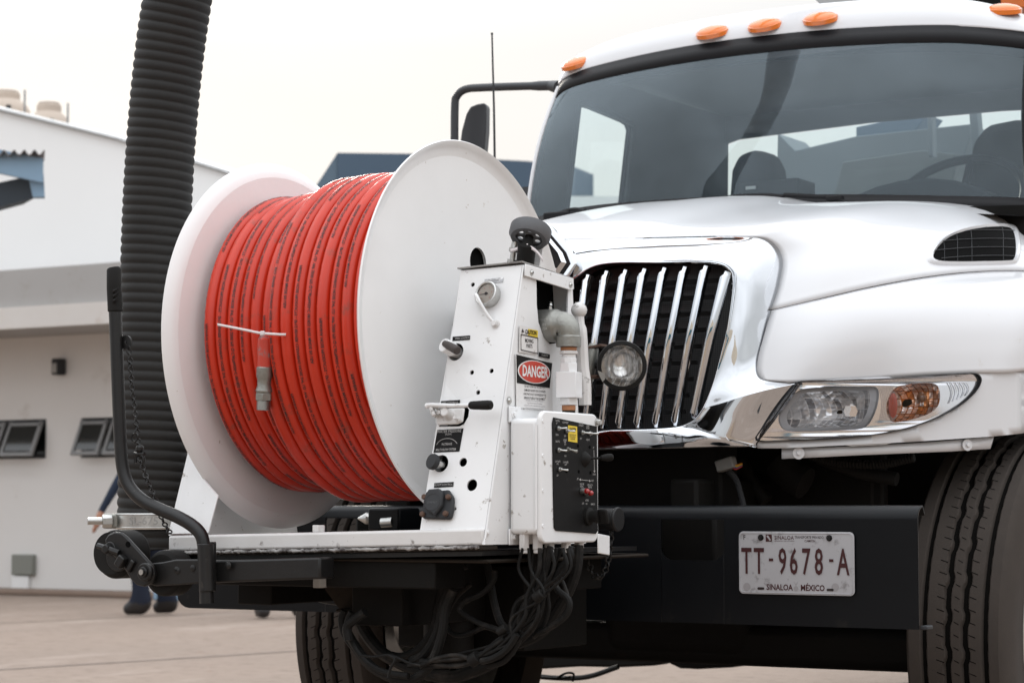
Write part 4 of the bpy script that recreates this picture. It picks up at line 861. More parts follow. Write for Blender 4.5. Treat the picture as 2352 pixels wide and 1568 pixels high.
# right side mirror stub out of frame
# ---- wheels
def wheel(x0_, x1_, yc, zc, Rr_, name='wheel', rib=True):
    sg = 1 if x1_ > x0_ else -1; W_ = abs(x1_ - x0_); n = 216
    # tread profile across: (position 0..1, radius, zigzag?)
    gr = [(.20, .013, 0), (.44, .016, 1), (.62, .016, 1), (.82, .014, 0)]
    prof_ = [(.02, Rr_ - .12, 0), (-.03, Rr_ - .09, 0), (-.035, Rr_ - .055, 0), (-.01, Rr_ - .025, 0), (.02, Rr_ - .008, 0), (.045, Rr_ - .002, 0)]
    for c_, w_, zz in gr:
        hw = w_ / W_ / 2 + .004; prof_ += [(c_ - hw - .012, Rr_, zz), (c_ - hw, Rr_ - .002, zz), (c_ - hw * .7, Rr_ - .013, zz), (c_ + hw * .7, Rr_ - .013, zz), (c_ + hw, Rr_ - .002, zz), (c_ + hw + .012, Rr_, zz)]
    prof_ += [(.955, Rr_ - .002, 0), (.98, Rr_ - .008, 0), (1.01, Rr_ - .025, 0), (1.035, Rr_ - .055, 0), (1.03, Rr_ - .09, 0), (.97, Rr_ - .135, 0), (.94, Rr_ - .20, 0), (.80, Rr_ - .215, 0)]
    m_ = MB(); vs = []; k = len(prof_)
    for j in range(n):
        a_ = 2 * math.pi * j / n; zz_ = .0032 * math.sin(j * math.pi / 3) + .0016 * (1 if j % 3 else -1)
        for t_, r_, z_ in prof_:
            r2 = r_ - (.004 if (abs(r_ - (Rr_ - .002)) < 1e-6 and j % 3 == 0 and .05 < t_ < .95) else 0)
            vs.append(V((x0_ + sg * (W_ * t_ + (zz_ if z_ else 0)), yc + r2 * math.cos(a_), zc + r2 * math.sin(a_))))
    fs = [(j * k + i, ((j + 1) % n) * k + i, ((j + 1) % n) * k + i + 1, j * k + i + 1) for j in range(n) for i in range(k - 1)]
    m_.add(vs, fs); wo = m_.build(name, M['tyre'], T, ang=28)
    gm = MB()
    for c_, w_, zz in gr:
        xc_ = x0_ + sg * W_ * c_; hw = w_ * .42
        gm.add([V((xc_ + sgn * hw + (zz and (.0032 * math.sin(j * math.pi / 3) + .0016 * (1 if j % 3 else -1))) * sg, yc + (Rr_ - .0115) * math.cos(2 * math.pi * j / n), zc + (Rr_ - .0115) * math.sin(2 * math.pi * j / n))) for j in range(n) for sgn in (-1, 1)], [(2 * j, 2 * j + 1, (2 * j + 3) % (2 * n), (2 * j + 2) % (2 * n)) for j in range(n)])
    # sipes: fine slanted cuts across the ribs
    for j in range(0, n, 2):
        a_ = 2 * math.pi * (j + .3) / n
        for t0, t1 in ((.33, .41), (.51, .56), (.66, .73)):
            q = []
            for t_, da in ((t0, 0), (t1, .012)):
                for w2 in (-.0012, .0012): q.append(V((x0_ + sg * W_ * t_, yc + (Rr_ + .0004) * math.cos(a_ + da + w2 / Rr_), zc + (Rr_ + .0004) * math.sin(a_ + da + w2 / Rr_))))
            gm.add([q[0], q[1], q[3], q[2]], [(0, 1, 2, 3)])
    go = gm.build('tread_groove', M['groove'], wo, weld=False); go['kind'] = 'stuff'
    rm = MB(); rx = x0_ + sg * W_ * .93
    rm.lathe([(0, -.10), (.10, -.10), (.13, -.06), (.17, -.05), (Rr_ - .25, .0), (Rr_ - .215, .008), (Rr_ - .20, .004), (Rr_ - .20, -.18)], (rx, yc, zc), (sg, 0, 0), 48); rm.build('rim', M['chrome2'], wo)
    hb = MB(); hb.cyl((rx - sg * .12, yc, zc), (rx + sg * .02, yc, zc), .085, n=24); hb.build('hub', M['under'], wo)
wheel(.875, 1.135, 1.04, .55, .55); wheel(-.815, -1.065, 1.04, .55, .55)
for x0_, x1_ in ((.86, 1.12), (.55, .80), (-.86, -1.12)): wheel(x0_, x1_, 6.6, .51, .51)
# mudguard lining over the front wheels
for sg, x in ((1, .80), (-1, -.84)):
    m_ = MB(); m_.grid([[V((x + sg * dx, 1.02 + .62 * math.cos(a_), .55 + .64 * math.sin(a_))) for dx in (0, .36)] for a_ in [R(40 + k * 8) for k in range(9)]]); m_.build('wheel_arch', M['under'], T, solid=.01)
# ---- underbody
def ub(name, c, d, bev=.01, mt='under', rot=None): m_ = MB(); m_.box(c, d, rot); return m_.build(name, M[mt], T, bevel=bev)
ub('axle_beam', (XC, 1.02, .50), (1.6, .12, .12), .03); ub('frame_rail', (.42, 3.6, .84), (.08, 6.9, .26)); ub('frame_rail', (-.46, 3.6, .84), (.08, 6.9, .26))
ub('radiator_lower', (XC, .30, .98), (1.0, .10, .22)); ub('cross_member', (XC, .16, .80), (1.1, .10, .18)); ub('oil_pan', (XC, 1.4, .62), (.5, .9, .34), .05); ub('engine_block', (XC, .95, 1.10), (.6, .9, .7), .05)
ub('splash_panel', (XC, .62, .97), (1.55, .05, .30)); ub('inner_panel', (.60, .62, 1.05), (.36, .04, .5)); ub('inner_panel', (-.64, .62, 1.05), (.36, .04, .5))
ub('tank_left', (.98, 3.2, .72), (.55, 1.5, .60), .12); ub('battery_box', (-1.0, 3.2, .70), (.5, 1.2, .55), .03); ub('gearbox', (XC, 2.6, .70), (.5, 1.3, .50), .08)
ub('body_floor', (XC, 5.6, 1.00), (2.3, 5.0, .18)); ub('rear_axle', (XC, 6.6, .51), (1.8, .2, .2), .05)
ub('underbody_shield', (-.05, 2.0, .70), (1.66, .06, .44)); ub('sub_tank', (.2, 4.6, .72), (2.2, .5, .55), .06)
pts = [on(u, v, y=3.0) for u, v in ((1130, 1535), (1250, 1535), (1330, 1530), (1420, 1532), (1500, 1528), (1530, 1520), (1560, 1534), (1600, 1536), (1680, 1532), (1760, 1522), (1840, 1524), (1920, 1526), (2020, 1532), (2110, 1541), (2160, 1540), (2160, 1400), (1130, 1400))]
m_ = MB(); m_.prism(pts, V((0, .12, 0))); m_.build('mud_flap', M['under'], T, bevel=.01)
m_ = MB(); m_.tube(cr1([on(u, v, y=2.6) for u, v in ((1150, 1530), (1210, 1548), (1280, 1556), (1350, 1553), (1420, 1530))], 5), .010, 8); m_.build('brake_hose', M['cable'], T)
m_ = MB(); m_.tube([on(u, v, y=.40) for u, v in ((1450, 1079), (1560, 1092))], .03, 10); m_.tube([on(u, v, y=.35) for u, v in ((1380, 1113), (1550, 1112))], .012, 8); m_.build('engine_pipe', M['rubber'], T)
for u0, v0, u1, v1, y_, r_ in ((1700, 1060, 1760, 1150, .5, .02), (1650, 1090, 1700, 1160, .35, .008), (1790, 1060, 1850, 1110, .5, .045), (1400, 1060, 1470, 1150, .45, .02), (1880, 1050, 2060, 1100, .55, .018), (1560, 1085, 1580, 1160, .3, .025)):
    m_ = MB(); a, b = on(u0, v0, y=y_), on(u1, v1, y=y_); m_.tube([a, a.lerp(b, .5) + V((0, 0, -.01)), b], r_, 12); m_.build('engine_pipe', M['rubber'], T)
# corrugated loom and grey connector with coloured wires
cb = on(1668, 1066, y=.24); m_ = MB(); m_.box(cb, (.05, .03, .030), Matrix.Rotation(R(-16), 3, 'Y')); cn = m_.build('connector', mat('grey_connector', (.22, .22, .21), .5), T, bevel=.004)
for k, c_ in enumerate(((.5, .2, .02), (.5, .35, .03), (.02, .06, .2), (.4, .03, .02))):
    m_ = MB(); m_.tube(cr1([on(1682, 1064 + k * 3, y=.24), on(1690, 1068 + k * 3, y=.24), on(1704, 1064 + k * 2, y=.26)], 3), .0022, 6); m_.build('wire', mat('wire_colour_%d' % k, c_, .5), cn)
Lm = cr1([on(u, v, y=.26) for u, v in ((1672, 1080), (1690, 1100), (1700, 1130), (1708, 1162))], 16); m_ = MB(); m_.tube(Lm, [.0085 if k % 2 else .0068 for k in range(len(Lm))], 10); m_.build('wiring_loom', M['greyplast'], T, ang=20)
Lm = cr1([on(u, v, y=.5) for u, v in ((1860, 1046), (1930, 1062), (2020, 1066), (2100, 1050))], 24); m_ = MB(); m_.tube(Lm, [.013 if k % 2 else .010 for k in range(len(Lm))], 10); m_.build('wiring_loom', M['rubber'], T, ang=20)
Lp = [on(u, v, y=.18) for u, v in ((1570, 1160), (1572, 1212), (1590, 1222), (1664, 1216))]; m_ = MB(); m_.tube(cr1(Lp, 4), .010, 8); m_.build('tow_bracket', M['blacksteel'], T)
ub('tow_box', (on(1600, 1190, y=.2).x, .25, .83), (.16, .12, .14), .006)
# tow pins left of the console, behind the reel
m_ = MB(); a = on(872, 1190, y=-.02); m_.tube([a, a + V((-.03, -.02, 0)), a + V((-.05, -.03, .0))], [.016, .016, .002], 10); m_.build('pin', M['chrome2'], T)
ub('bracket_box', on(905, 1192, y=-.06), (.10, .10, .06), .006, 'blackpaint')
m_ = MB(); a, b = on(880, 1200, y=-.10), on(905, 1198, y=-.10); m_.cyl(a, b, .016); m_.build('pin', M['chrome2'], T)

# ---- tank body and boom behind the cab
bd = MB(); bd.box((XC, 5.9, 1.45), (2.2, 4.6, .7)); bd.build('body', M['truck'], T, bevel=.08, seg=3)
m_ = MB(); m_.lathe([(0, 0), (.5, -.02), (.80, .04), (.83, .10), (.83, 3.6), (0, 3.7)], (XC + .1, 4.6, 1.62), (0, 1, 0), 40); m_.build('debris_tank', mat('grey_tank_paint', (.30, .32, .34), .5), T)
def poly(nm, pts, y_, th, mt): m_ = MB(); m_.prism([on(u, v, y=y_) for u, v in pts], V((0, th, 0))); return m_.build(nm, M[mt] if mt in M else mt, T, bevel=.004)
#G
greyb = mat('boom_grey_paint', (.12, .14, .155), .6)
poly('body_front', ((1785, 398), (1950, 362), (1950, 480), (1785, 480)), 4.3, .1, mat('body_front_grey', (.17, .18, .18), .6))
poly('boom_cradle', ((1786, 306), (1826, 346), (1966, 313), (2230, 285), (2235, 300), (2200, 400), (1990, 480), (1782, 480)), 4.0, .3, greyb)
poly('blower_cover', ((1935, 372), (2120, 345), (2210, 356), (2195, 385), (2180, 470), (1910, 470)), 3.6, .5, mat('pale_cover', (.10, .11, .11), .6))
poly('ladder_post', ((2225, 255), (2245, 255), (2262, 470), (2240, 470)), 3.3, .05, greyb); poly('ladder_post', ((2130, 262), (2140, 262), (2142, 360), (2132, 360)), 3.4, .05, greyb)
poly('boom_plate', ((1966, 292), (2110, 262), (2130, 262), (2080, 330), (1966, 345)), 4.4, .2, M['blue'])
poly('boom_arm', ((1868, -4), (1960, -30), (2180, -60), (2180, 2), (1898, 24)), 3.4, .25, mat('boom_white_paint', (.42, .43, .44), .5))
poly('boom_pivot', ((2078, -20), (2330, -40), (2330, 22), (2100, 6)), 3.3, .3, 'under'); poly('boom_joint', ((2296, -10), (2370, -14), (2370, 20), (2300, 14)), 3.2, .2, mat('orange_hook', (.60, .14, .02), .5))
# ================================================================== THE HOSE REEL
EL = R(1.38); AX = V((math.cos(EL), 0, math.sin(EL))); A0 = V((-.332, -.546, 1.294)); WD = .5455; RR = .45
reel = thing('hose_reel', 'white steel hose reel with sloping control console and black switch box ahead of the bumper', 'hose reel', (.05, -.55, .80))
P = reel
E1 = V((0, 1, 0)); E2 = AX.cross(E1).normalized(); E2 = -E2 if E2.z < 0 else E2       # E1 back, E2 up
def rp(ax, ang, r): return A0 + AX * ax + (E1 * math.cos(ang) + E2 * math.sin(ang)) * r
# flanges: sheet disc with rim flared outwards
def flange(ax, sg, hole=None):
    m_ = MB(); prof_ = [(.412, 0), (.425, sg * .003), (.438, sg * .010), (.446, sg * .017), (.4485, sg * .0195), (.4465, sg * .0225), (.443, sg * .0215), (.434, sg * .014), (.423, sg * .0085), (.412, sg * .006)]
    m_.lathe(prof_, A0 + AX * ax, AX, 128)
    circ = [(.4125 * math.cos(2 * math.pi * k / 128), .4125 * math.sin(2 * math.pi * k / 128)) for k in range(128)]
    e1 = (V((0, 0, 1)) - AX * AX.z).normalized(); e2 = AX.cross(e1)
    hl_ = [[(hole[0] + .036 * math.cos(2 * math.pi * k / 24), hole[1] + .036 * math.sin(2 * math.pi * k / 24)) for k in range(24)]] if hole else []
    for h in (0, sg * .006): m_.plate(circ, hl_, lambda x, y, h=h: A0 + AX * (ax + h) + e1 * x + e2 * y)
    return m_.build('flange', M['white2'], P, ang=40), e1, e2
fl1, e1, e2 = flange(.018, -1)
ph_ = hit(1098, 603, A0 + AX * (WD - .012), AX) - (A0 + AX * (WD - .012)); fl2, _, _ = flange(WD - .018, 1, (ph_.dot(e1), ph_.dot(e2)))
hpos = A0 + AX * (WD - .030) + e1 * ph_.dot(e1) + e2 * ph_.dot(e2); m_ = MB(); m_.cyl(hpos - AX * .004, hpos + AX * .008, .045, n=28); m_.build('hole_shade', M['dark'], P)  # dark disc: the shade inside the hole is put into its colour
m_ = MB(); m_.lathe([(0, .02), (.30, .02), (.30, WD - .04), (0, WD - .04)], A0, AX, 64); m_.build('drum', M['white2'], P)
m_ = MB(); m_.cyl(A0 - AX * .06, A0 + AX * (WD + .15), .05, n=24); m_.build('axle', M['blacksteel'], P)
# tray: long folded white beam under the reel, weld bead and grimy lower edge
YT0 = -.895; tr = lambda u, v, h=0: hit(u, v, V((.475, YT0, .811)), V((0, -1, 0))) + V((0, -h, 0))
a, b, c, d = tr(386, 1228), tr(965, 1214), tr(1110, 1214), tr(1110, 1253); e_ = tr(386, 1262)
def bar(pa, pb, h, dy): # beam with sloping length
    m_ = MB(); m_.prism([pa, pb, pb - V((0, 0, h)), pa - V((0, 0, h))], V((0, dy, 0))); return m_
xl, xr_ = a.x, .475; zl_, zr_ = a.z, tr(1110, 1212).z
def tz(x): return lerp(.832, .853, (x - xl) / (xr_ - xl))
m_ = MB(); HT = .0365
m_.prism([V((xl, YT0, tz(xl))), V((xr_, YT0, tz(xr_))), V((xr_, YT0, tz(xr_) - HT)), V((xl, YT0, tz(xl) - HT))], V((0, .05, 0)))
tb = m_.build('tray_beam', M['whitedirt'], P, bevel=.006, seg=3)
m_ = MB(); m_.prism([V((xl, YT0 + .052, tz(xl) - .012)), V((xr_ - .01, YT0 + .052, tz(xr_) - .012)), V((xr_ - .01, YT0 + .052, tz(xr_) - .022)), V((xl, YT0 + .052, tz(xl) - .022))], V((0, .42, 0))); m_.build('tray_floor', M['whitedirt'], P)
m_ = MB(); m_.prism([V((xl, -.17, tz(xl))), V((.1, -.17, tz(.1))), V((.1, -.17, tz(.1) - HT)), V((xl, -.17, tz(xl) - HT))], V((0, .05, 0))); m_.build('tray_beam', M['blacksteel'], P, bevel=.005)
# grime band + black lower flange + weld
m_ = MB(); m_.prism([V((xl, YT0 - .001, tz(xl) - HT - .001)), V((xr_, YT0 - .001, tz(xr_) - HT - .001)), V((xr_, YT0 - .001, tz(xr_) - HT - .010)), V((xl, YT0 - .001, tz(xl) - HT - .010))], V((0, .06, 0))); m_.build('tray_lip', M['grime'], P, bevel=.002)
m_ = MB(); L = [V((lerp(xl + .02, xr_ - .01, k / 140), YT0 - .003 + random.uniform(-.0012, .0012), tz(lerp(xl, xr_, k / 140)) - HT - .0035 + random.uniform(-.0012, .0012))) for k in range(141)]
m_.tube(L, [.0036 + random.uniform(-.0011, .0012) for _ in L], 7); m_.build('weld_bead', mat('weld_paint', (.34, .33, .32), .5, dirt=(.04, .03, .03), ds=30, dlo=.45, dhi=.6), P)
m_ = MB(); m_.prism([V((xl + .01, YT0 + .01, tz(xl) - HT - .012)), V((xr_ - .01, YT0 + .01, tz(xr_) - HT - .012)), V((xr_ - .01, YT0 + .01, tz(xr_) - HT - .022)), V((xl + .01, YT0 + .01, tz(xl) - HT - .022))], V((0, .70, 0))); m_.build('base_plate', M['blacksteel'], P)
for u, v in ((714, 1213),):
    m_ = MB(); p = tr(u, v); p = V((p.x, YT0 + .03, tz(p.x))); m_.tube([p, p + V((0, 0, .016))], .0155, 6); m_.build('bolt', M['whitedirt'], P, bevel=.002)
m_ = MB(); p = tr(714, 1350); m_.tube([V((p.x, -.86, p.z)), V((p.x, -.86, p.z + .028))], .0175, 6); m_.build('bolt', mat('zinc_nut', (.28, .27, .25), .5, metal=.5), P, bevel=.002)
# left stand: A-shaped plate with folded flanges, beyond the left flange
xs0, xs1 = xl, xl + .028
fb, ft = V((xs0, YT0 + .002, tz(xs0))), V((xs0 + .01, -.70, 1.42))
rb_, rt_ = V((xs0, -.40, tz(xs0))), V((xs0 + .01, -.55, 1.42))
m_ = MB(); m_.prism([fb, ft, rt_, rb_], V((.006, 0, 0))); m_.build('stand', M['white'], P)
LP = (ft - fb).normalized(); SF = Face(fb + V((0, -.002, 0)), V((1, 0, 0)).cross(LP) if V((1, 0, 0)).cross(LP).y < 0 else -V((1, 0, 0)).cross(LP), V((1, 0, 0)))
q = [SF.at(u, v) for u, v in ((386, 1226), (478, 1224), (500, 1140), (462, 1096), (444, 1064), (432, 1030))]; tp_ = fb.lerp(ft, .9); q = q[:5] + [V((-.350, tp_.y, tp_.z)), V((xs0 + .01, tp_.y, tp_.z))]
m_ = MB(); m_.prism(q, V((0, .006, .002))); m_.build('stand_flange', M['white'], P, bevel=.001)
# ---- console
XR_ = .475; c_br = V((XR_, YT0, tz(XR_) - HT + .002)); c_tr = on(1200, 609, x=XR_)
c_tr = V((XR_, c_tr.y, c_tr.z)); le = (c_tr - c_br).normalized()
FN = V((1, 0, .022)).cross(le).normalized(); FN = -FN if FN.y > 0 else FN
FF = Face(c_br, FN, V((1, 0, .022)))                 # sloping front face
RF = Face(V((XR_, 0, 1)), V((1, 0, 0)), V((0, 1, 0)))  # right face
c_tl = FF.at(1060, 622); c_bl = FF.at(966, 1216); XLc = c_tl.x
# front face, cut with its real holes
def circ(u, v, r_, face, n=20):
    p = face.at(u, v); return [proj_uv(p + face.ex * (r_ * math.cos(2 * math.pi * k / n)) + face.ey * (r_ * math.sin(2 * math.pi * k / n))) for k in range(n)]
def proj_uv(p): d = p - CAM; z = d.dot(FWD); return (1176 + FPX * d.dot(RGT) / z, 784 - FPX * d.dot(UPV) / z)
def cpx(x, y, c=3): # crop pixels to photo pixels
    if c == 3: return (1600 + x / 2.24) / 1.7415, (850 + y / 2.24) / 1.7415
    return (1600 + x / 2.0911) / 1.7415, (1500 + y / 2.0911) / 1.7415
holes_px = [(cpx(656, 648), .0052), (cpx(648, 1434), .0054), (cpx(824, 1420), .0054), (cpx(657, 146, 4), .0054), (cpx(532, 729, 4), .0100), (cpx(606, 920, 4), .0132), (cpx(345, 740, 4), .0195), (cpx(208, 1123, 4), .003), (cpx(467, 1118, 4), .003), (cpx(502, 1250), .0205)]
outer = [proj_uv(c_tl), proj_uv(c_tr), proj_uv(c_br), (1104, 1255), (966, 1216.5)]
outer = [(1060, 622), (1200, 609), proj_uv(c_br + le * (HT - .004)), (966, 1216.5)]
slot = [cpx(x, y, 4) for x, y in ((300, 300), (330, 262), (560, 262), (583, 290), (575, 350), (540, 410), (500, 430), (330, 432), (302, 400))]
m_ = MB(); m_.plate(outer, [circ(*p, r_, FF) for p, r_ in holes_px] + [slot], lambda u, v: FF.at(u, v)); cf = m_.build('console_front', M['white'], P, solid=.004, flat=True)
cf.modifiers[0].offset = 0
m_ = MB(); m_.prism([FF.at(u, v, -.035) for u, v in ((1062, 630), (1196, 618), (1106, 1250), (968, 1212))], -FF.n * .01); m_.build('console_inside', M['dark'], P)
# right face with the big opening
op = [(1231, 632), (1305, 652), (1303, 720), (1290, 760), (1278, 788), (1262, 790), (1248, 775), (1236, 740), (1232, 700)]
rf_bot = [on(1110, 1257, x=XR_), on(1345, 1252, x=XR_)]
yb1 = rf_bot[1].y; rt0 = on(1312, 652, x=XR_)
rp_outer = [proj_uv(c_tr), (1314, 655), proj_uv(V((XR_, yb1 - .02, .95))), proj_uv(V((XR_, yb1, .815))), proj_uv(c_br)]
m_ = MB(); m_.plate(rp_outer, [op], lambda u, v: RF.at(u, v, .001)); m_.build('console_side', M['white'], P, solid=.004, flat=True)
m_ = MB(); m_.prism([V((XR_ - .05, RF.at(u, v).y, RF.at(u, v).z)) for u, v in ((1225, 630), (1320, 655), (1330, 900), (1200, 900))], V((-.01, 0, 0))); m_.build('console_inside', M['dark'], P)
m_ = MB(); m_.prism([V((XLc, c_tl.y, c_tl.z - .003)), V((XLc, rt0.y, c_tl.z - .003)), V((XLc, yb1, .82)), V((c_bl.x, YT0 + .03, .82)), V((c_bl.x, YT0 + .01, .86))], V((.004, 0, 0))); m_.build('console_side', M['white'], P)
m_ = MB(); m_.prism([V((XLc + .01, rt0.y, 1.42)), V((XR_ - .01, rt0.y, 1.42)), V((XR_ - .01, yb1, .82)), V((XLc + .01, yb1, .82))], V((0, .004, 0))); m_.build('console_back', M['white'], P)
# cover: dark front edge, white folded side lip with two screws
tz0 = c_tr.z + .003
m_ = MB(); m_.prism([V((XLc - .006, c_tl.y - .008, c_tl.z + .004)), V((XR_ + .004, c_tr.y - .008, c_tr.z + .006)), V((XR_ + .004, rt0.y + .004, RF.at(1310, 641).z)), V((XLc - .006, rt0.y + .004, RF.at(1310, 641).z - .004))], V((0, 0, .003))); m_.build('console_cover', mat('cover_edge', (.30, .29, .28), .5, dirt=(.06, .05, .05), ds=20, dlo=.5, dhi=.7), P)
m_ = MB(); q = [RF.at(u, v, .006) for u, v in ((1199, 606), (1310, 640), (1311, 664), (1306, 668), (1198, 634))]; m_.prism(q, V((.003, 0, 0))); cl_ = m_.build('cover_lip', M['white'], P, bevel=.0015)
for x, y in ((1149, 540), (1497, 650)):
    m_ = MB(); p = RF.at(*cpx(x, y), .010); m_.lathe([(0, .003), (.0035, .0025), (.005, 0), (.0072, 0), (.0072, -.001)], p, (1, 0, 0), 20); m_.build('screw', M['chrome2'], cl_)
    m_ = MB(); m_.box(p + V((.0025, 0, 0)), (.002, .0042, .0011)); m_.box(p + V((.0026, 0, 0)), (.002, .0011, .0042)); m_.build('screw_cross', M['ink'], cl_)
for x, y, c in ((907, 212, 4), (724, 1314, 4)):
    m_ = MB(); p = RF.at(*cpx(x, y, c), .003); m_.lathe([(0, .004), (.0045, .003), (.006, 0), (.0085, 0), (.0085, -.001)], p, (1, 0, 0), 20); so_ = m_.build('screw', M['chrome2'] if y < 500 else M['white'], P)
# folded corner seam between front and side
m_ = MB(); m_.tube([c_br + V((.003, -.001, 0)), c_tr + V((.003, -.001, 0))], .0022, 6); m_.build('corner_seam', M['white'], P)
# ---- gauge
gc = FF.at(*cpx(812, 752)); gc2 = FF.at(*cpx(812, 760)); m_ = MB()
gax = (FF.n + V((-.10, 0, .06))).normalized(); gf = Face(gc + gax * .03, gax, FF.ex)
GS = .56
def gp_(L): return [(a_ * GS, b_ * GS) for a_, b_ in L]
g0 = gc - gax * .002
m_.lathe(gp_([(.0, 0), (.049, 0), (.049, .030), (.052, .032), (.052, .040), (.047, .042), (.043, .039)]), g0, gax, 48); gg = m_.build('pressure_gauge', M['chrome2'], P, bevel=.0004)
m_ = MB(); m_.lathe(gp_([(0, .033), (.044, .033)]), g0, gax, 40); m_.build('dial', M['dial'], gg)
gface = Face(g0 + gax * .0335 * GS, gax, FF.ex)
m_ = MB()
for k in range(28):
    a_ = R(225 - 270 * k / 27); r1_ = (.036 if k % 3 else .033) * GS
    p = gface.p0 + gface.ex * (r1_ * math.cos(a_)) + gface.ey * (r1_ * math.sin(a_)); q = gface.p0 + gface.ex * (.039 * GS * math.cos(a_)) + gface.ey * (.039 * GS * math.sin(a_)); m_.tube([p, q], .0003, 4)
gmk = m_.build('dial_mark', M['ink'], gg); gmk['kind'] = 'stuff'
for k, st_ in enumerate(('0', '1', '2', '3', '4', '5')):
    m_ = MB(); a_ = R(225 - 54 * k); gface.text(m_, st_, None, .009 * GS, .0004, c3=gface.p0 + gface.ex * (.027 * GS * math.cos(a_)) + gface.ey * (.027 * GS * math.sin(a_)))
    m_.build('dial_number', mat('dial_red', (.5, .08, .05), .5) if 'dial_red' not in bpy.data.materials else bpy.data.materials['dial_red'], gg)
m_ = MB(); m_.tube([gface.p0 + gax * .001 + gface.ex * .005, gface.p0 + gax * .001 - gface.ex * .019 - gface.ey * .001], [.0011, .0004], 6); m_.build('needle', M['ink'], gg)
m_ = MB(); m_.lathe([(0, 0), (.0035, 0), (.0035, .0014), (0, .0014)], gface.p0 + gax * .0006, gax, 16); m_.build('needle_hub', M['ink'], gg)
m_ = MB(); m_.lathe(gp_([(0, .0385), (.0445, .0385)]), g0, gax, 40); m_.build('gauge_glass', M['lens'], gg)
L = [FF.at(*cpx(738, 775), .028), FF.at(*cpx(755, 790), .032), FF.at(*cpx(778, 840), .030), FF.at(*cpx(802, 900), .022), FF.at(*cpx(830, 960), .013), FF.at(*cpx(850, 990), .004)]
m_ = MB(); m_.tube(cr1(L, 6), [.0046 - .0010 * min(1, k / 12) for k in range(31)], 12); m_.build('capillary_pipe', M['white'], P)
m_ = MB(); p = FF.at(*cpx(862, 1003)); p = p + FF.n * .002; m_.tube([p, p + FF.n * .010], .0070, 6); m_.lathe([(.0, 0), (.0105, 0), (.0105, .0015), (0, .0015)], p, FF.n, 24); m_.build('pipe_nut', M['whitedirt'], P, bevel=.001)
# labels on the front
def label(face, pts, st, size, mtl, tmt, wide=1., h=.0026, bold=0, parent=None, c=None):
    m_ = MB(); m_.prism([face.at(*p, h) for p in pts], face.n * .0006); lo = m_.build('label_plate', M[mtl], parent or P)
    if isinstance(st, str): st = [(st, c or (sum(p[0] for p in pts) / len(pts), sum(p[1] for p in pts) / len(pts)), size, wide, bold)]
    m2 = MB()
    for s_, c_, sz, wd_, bo_ in st: face.text(m2, s_, c_, sz, h + .0012, wd_, bo_)
    m2.build('lettering', M[tmt] if tmt in M else tmt, lo); return lo
M['silver'] = mat('worn_silver_label', (.40, .40, .41), .35, metal=.5, dirt=(.75, .74, .74), ds=70, dlo=.5, dhi=.6)
M['paleink'] = mat('pale_print', (.42, .41, .40), .5)
label(FF, [cpx(*p) for p in ((765, 602), (934, 584), (928, 628), (758, 642))], 'PRESSURE', .016, 'silver', 'paleink', .85)
label(FF, [cpx(*p) for p in ((478, 1116), (634, 1104), (632, 1142), (476, 1154))], 'SPEED CONTROL', .0125, 'blacklabel', 'paleink', .75, c=cpx(566, 1130))
label(FF, [cpx(*p, 4) for p in ((350, 220), (508, 210), (504, 248), (346, 262))], 'REEL CONTROLS', .0125, 'blacklabel', 'paleink', .8)
label(FF, [cpx(*p, 4) for p in ((318, 460), (537, 447), (502, 640), (286, 650))], [('WATER PRESSURE', cpx(418, 472, 4), .0195, .78, 0), ('(FLOW)', cpx(413, 497, 4), .012, .8, 0), ('INCREASE', cpx(399, 580, 4), .0145, .8, 0), ('MULTI-FLOW SYSTEM', cpx(391, 626, 4), .0145, .72, 0.01)], 0, 'blacklabel', 'paleink')
arc = [FF.at(*cpx(x, y, 4), .0025) for x, y in ((312, 585), (330, 560), (360, 540), (398, 532), (435, 536), (465, 552), (484, 575))]
m_ = MB(); m_.tube(cr1(arc, 4), .0011, 5); m_.prism([FF.at(*cpx(x, y, 4), .002) for x, y in ((304, 572), (308, 596), (328, 585))], FF.n * .0005); m_.prism([FF.at(*cpx(x, y, 4), .002) for x, y in ((492, 562), (488, 584), (470, 574))], FF.n * .0005); m_.build('arrow', M['paleink'], P)
label(FF, [cpx(*p, 4) for p in ((294, 904), (455, 894), (451, 934), (290, 943))], 'BOOM CONTROL', .0135, 'blacklabel', 'paleink', .82)
# speed control lever
p = FF.at(*cpx(505, 1250)); q = FF.at(*cpx(437, 1175), .10)
m_ = MB(); d_ = (FF.n + V((-.25, 0, .12))).normalized(); p0_ = FF.at(*cpx(490, 1240), -.01); m_.lathe([(0, -.02), (.0125, -.02), (.0135, .010), (.0155, .014), (.0158, .018), (.0158, .040), (.0148, .0425), (.0018, .0425), (.0018, .040), (0, .040)], p0_, d_, 32); sc_ = m_.build('speed_knob', M['white'], P)
h0 = FF.at(*cpx(485, 1222), .030); h1 = FF.at(*cpx(612, 1292), .046); m_ = MB(); d2 = (h1 - h0).normalized(); m_.tube([h0 - d2 * .01, h0, h0 + d2 * .005, h1 - d2 * .006, h1, h1 + d2 * .002], [.0075, .0085, .009, .0100, .0094, .007], 20); m_.build('knob_handle', mat('brown_black_grip', (.045, .036, .033), .55), sc_)
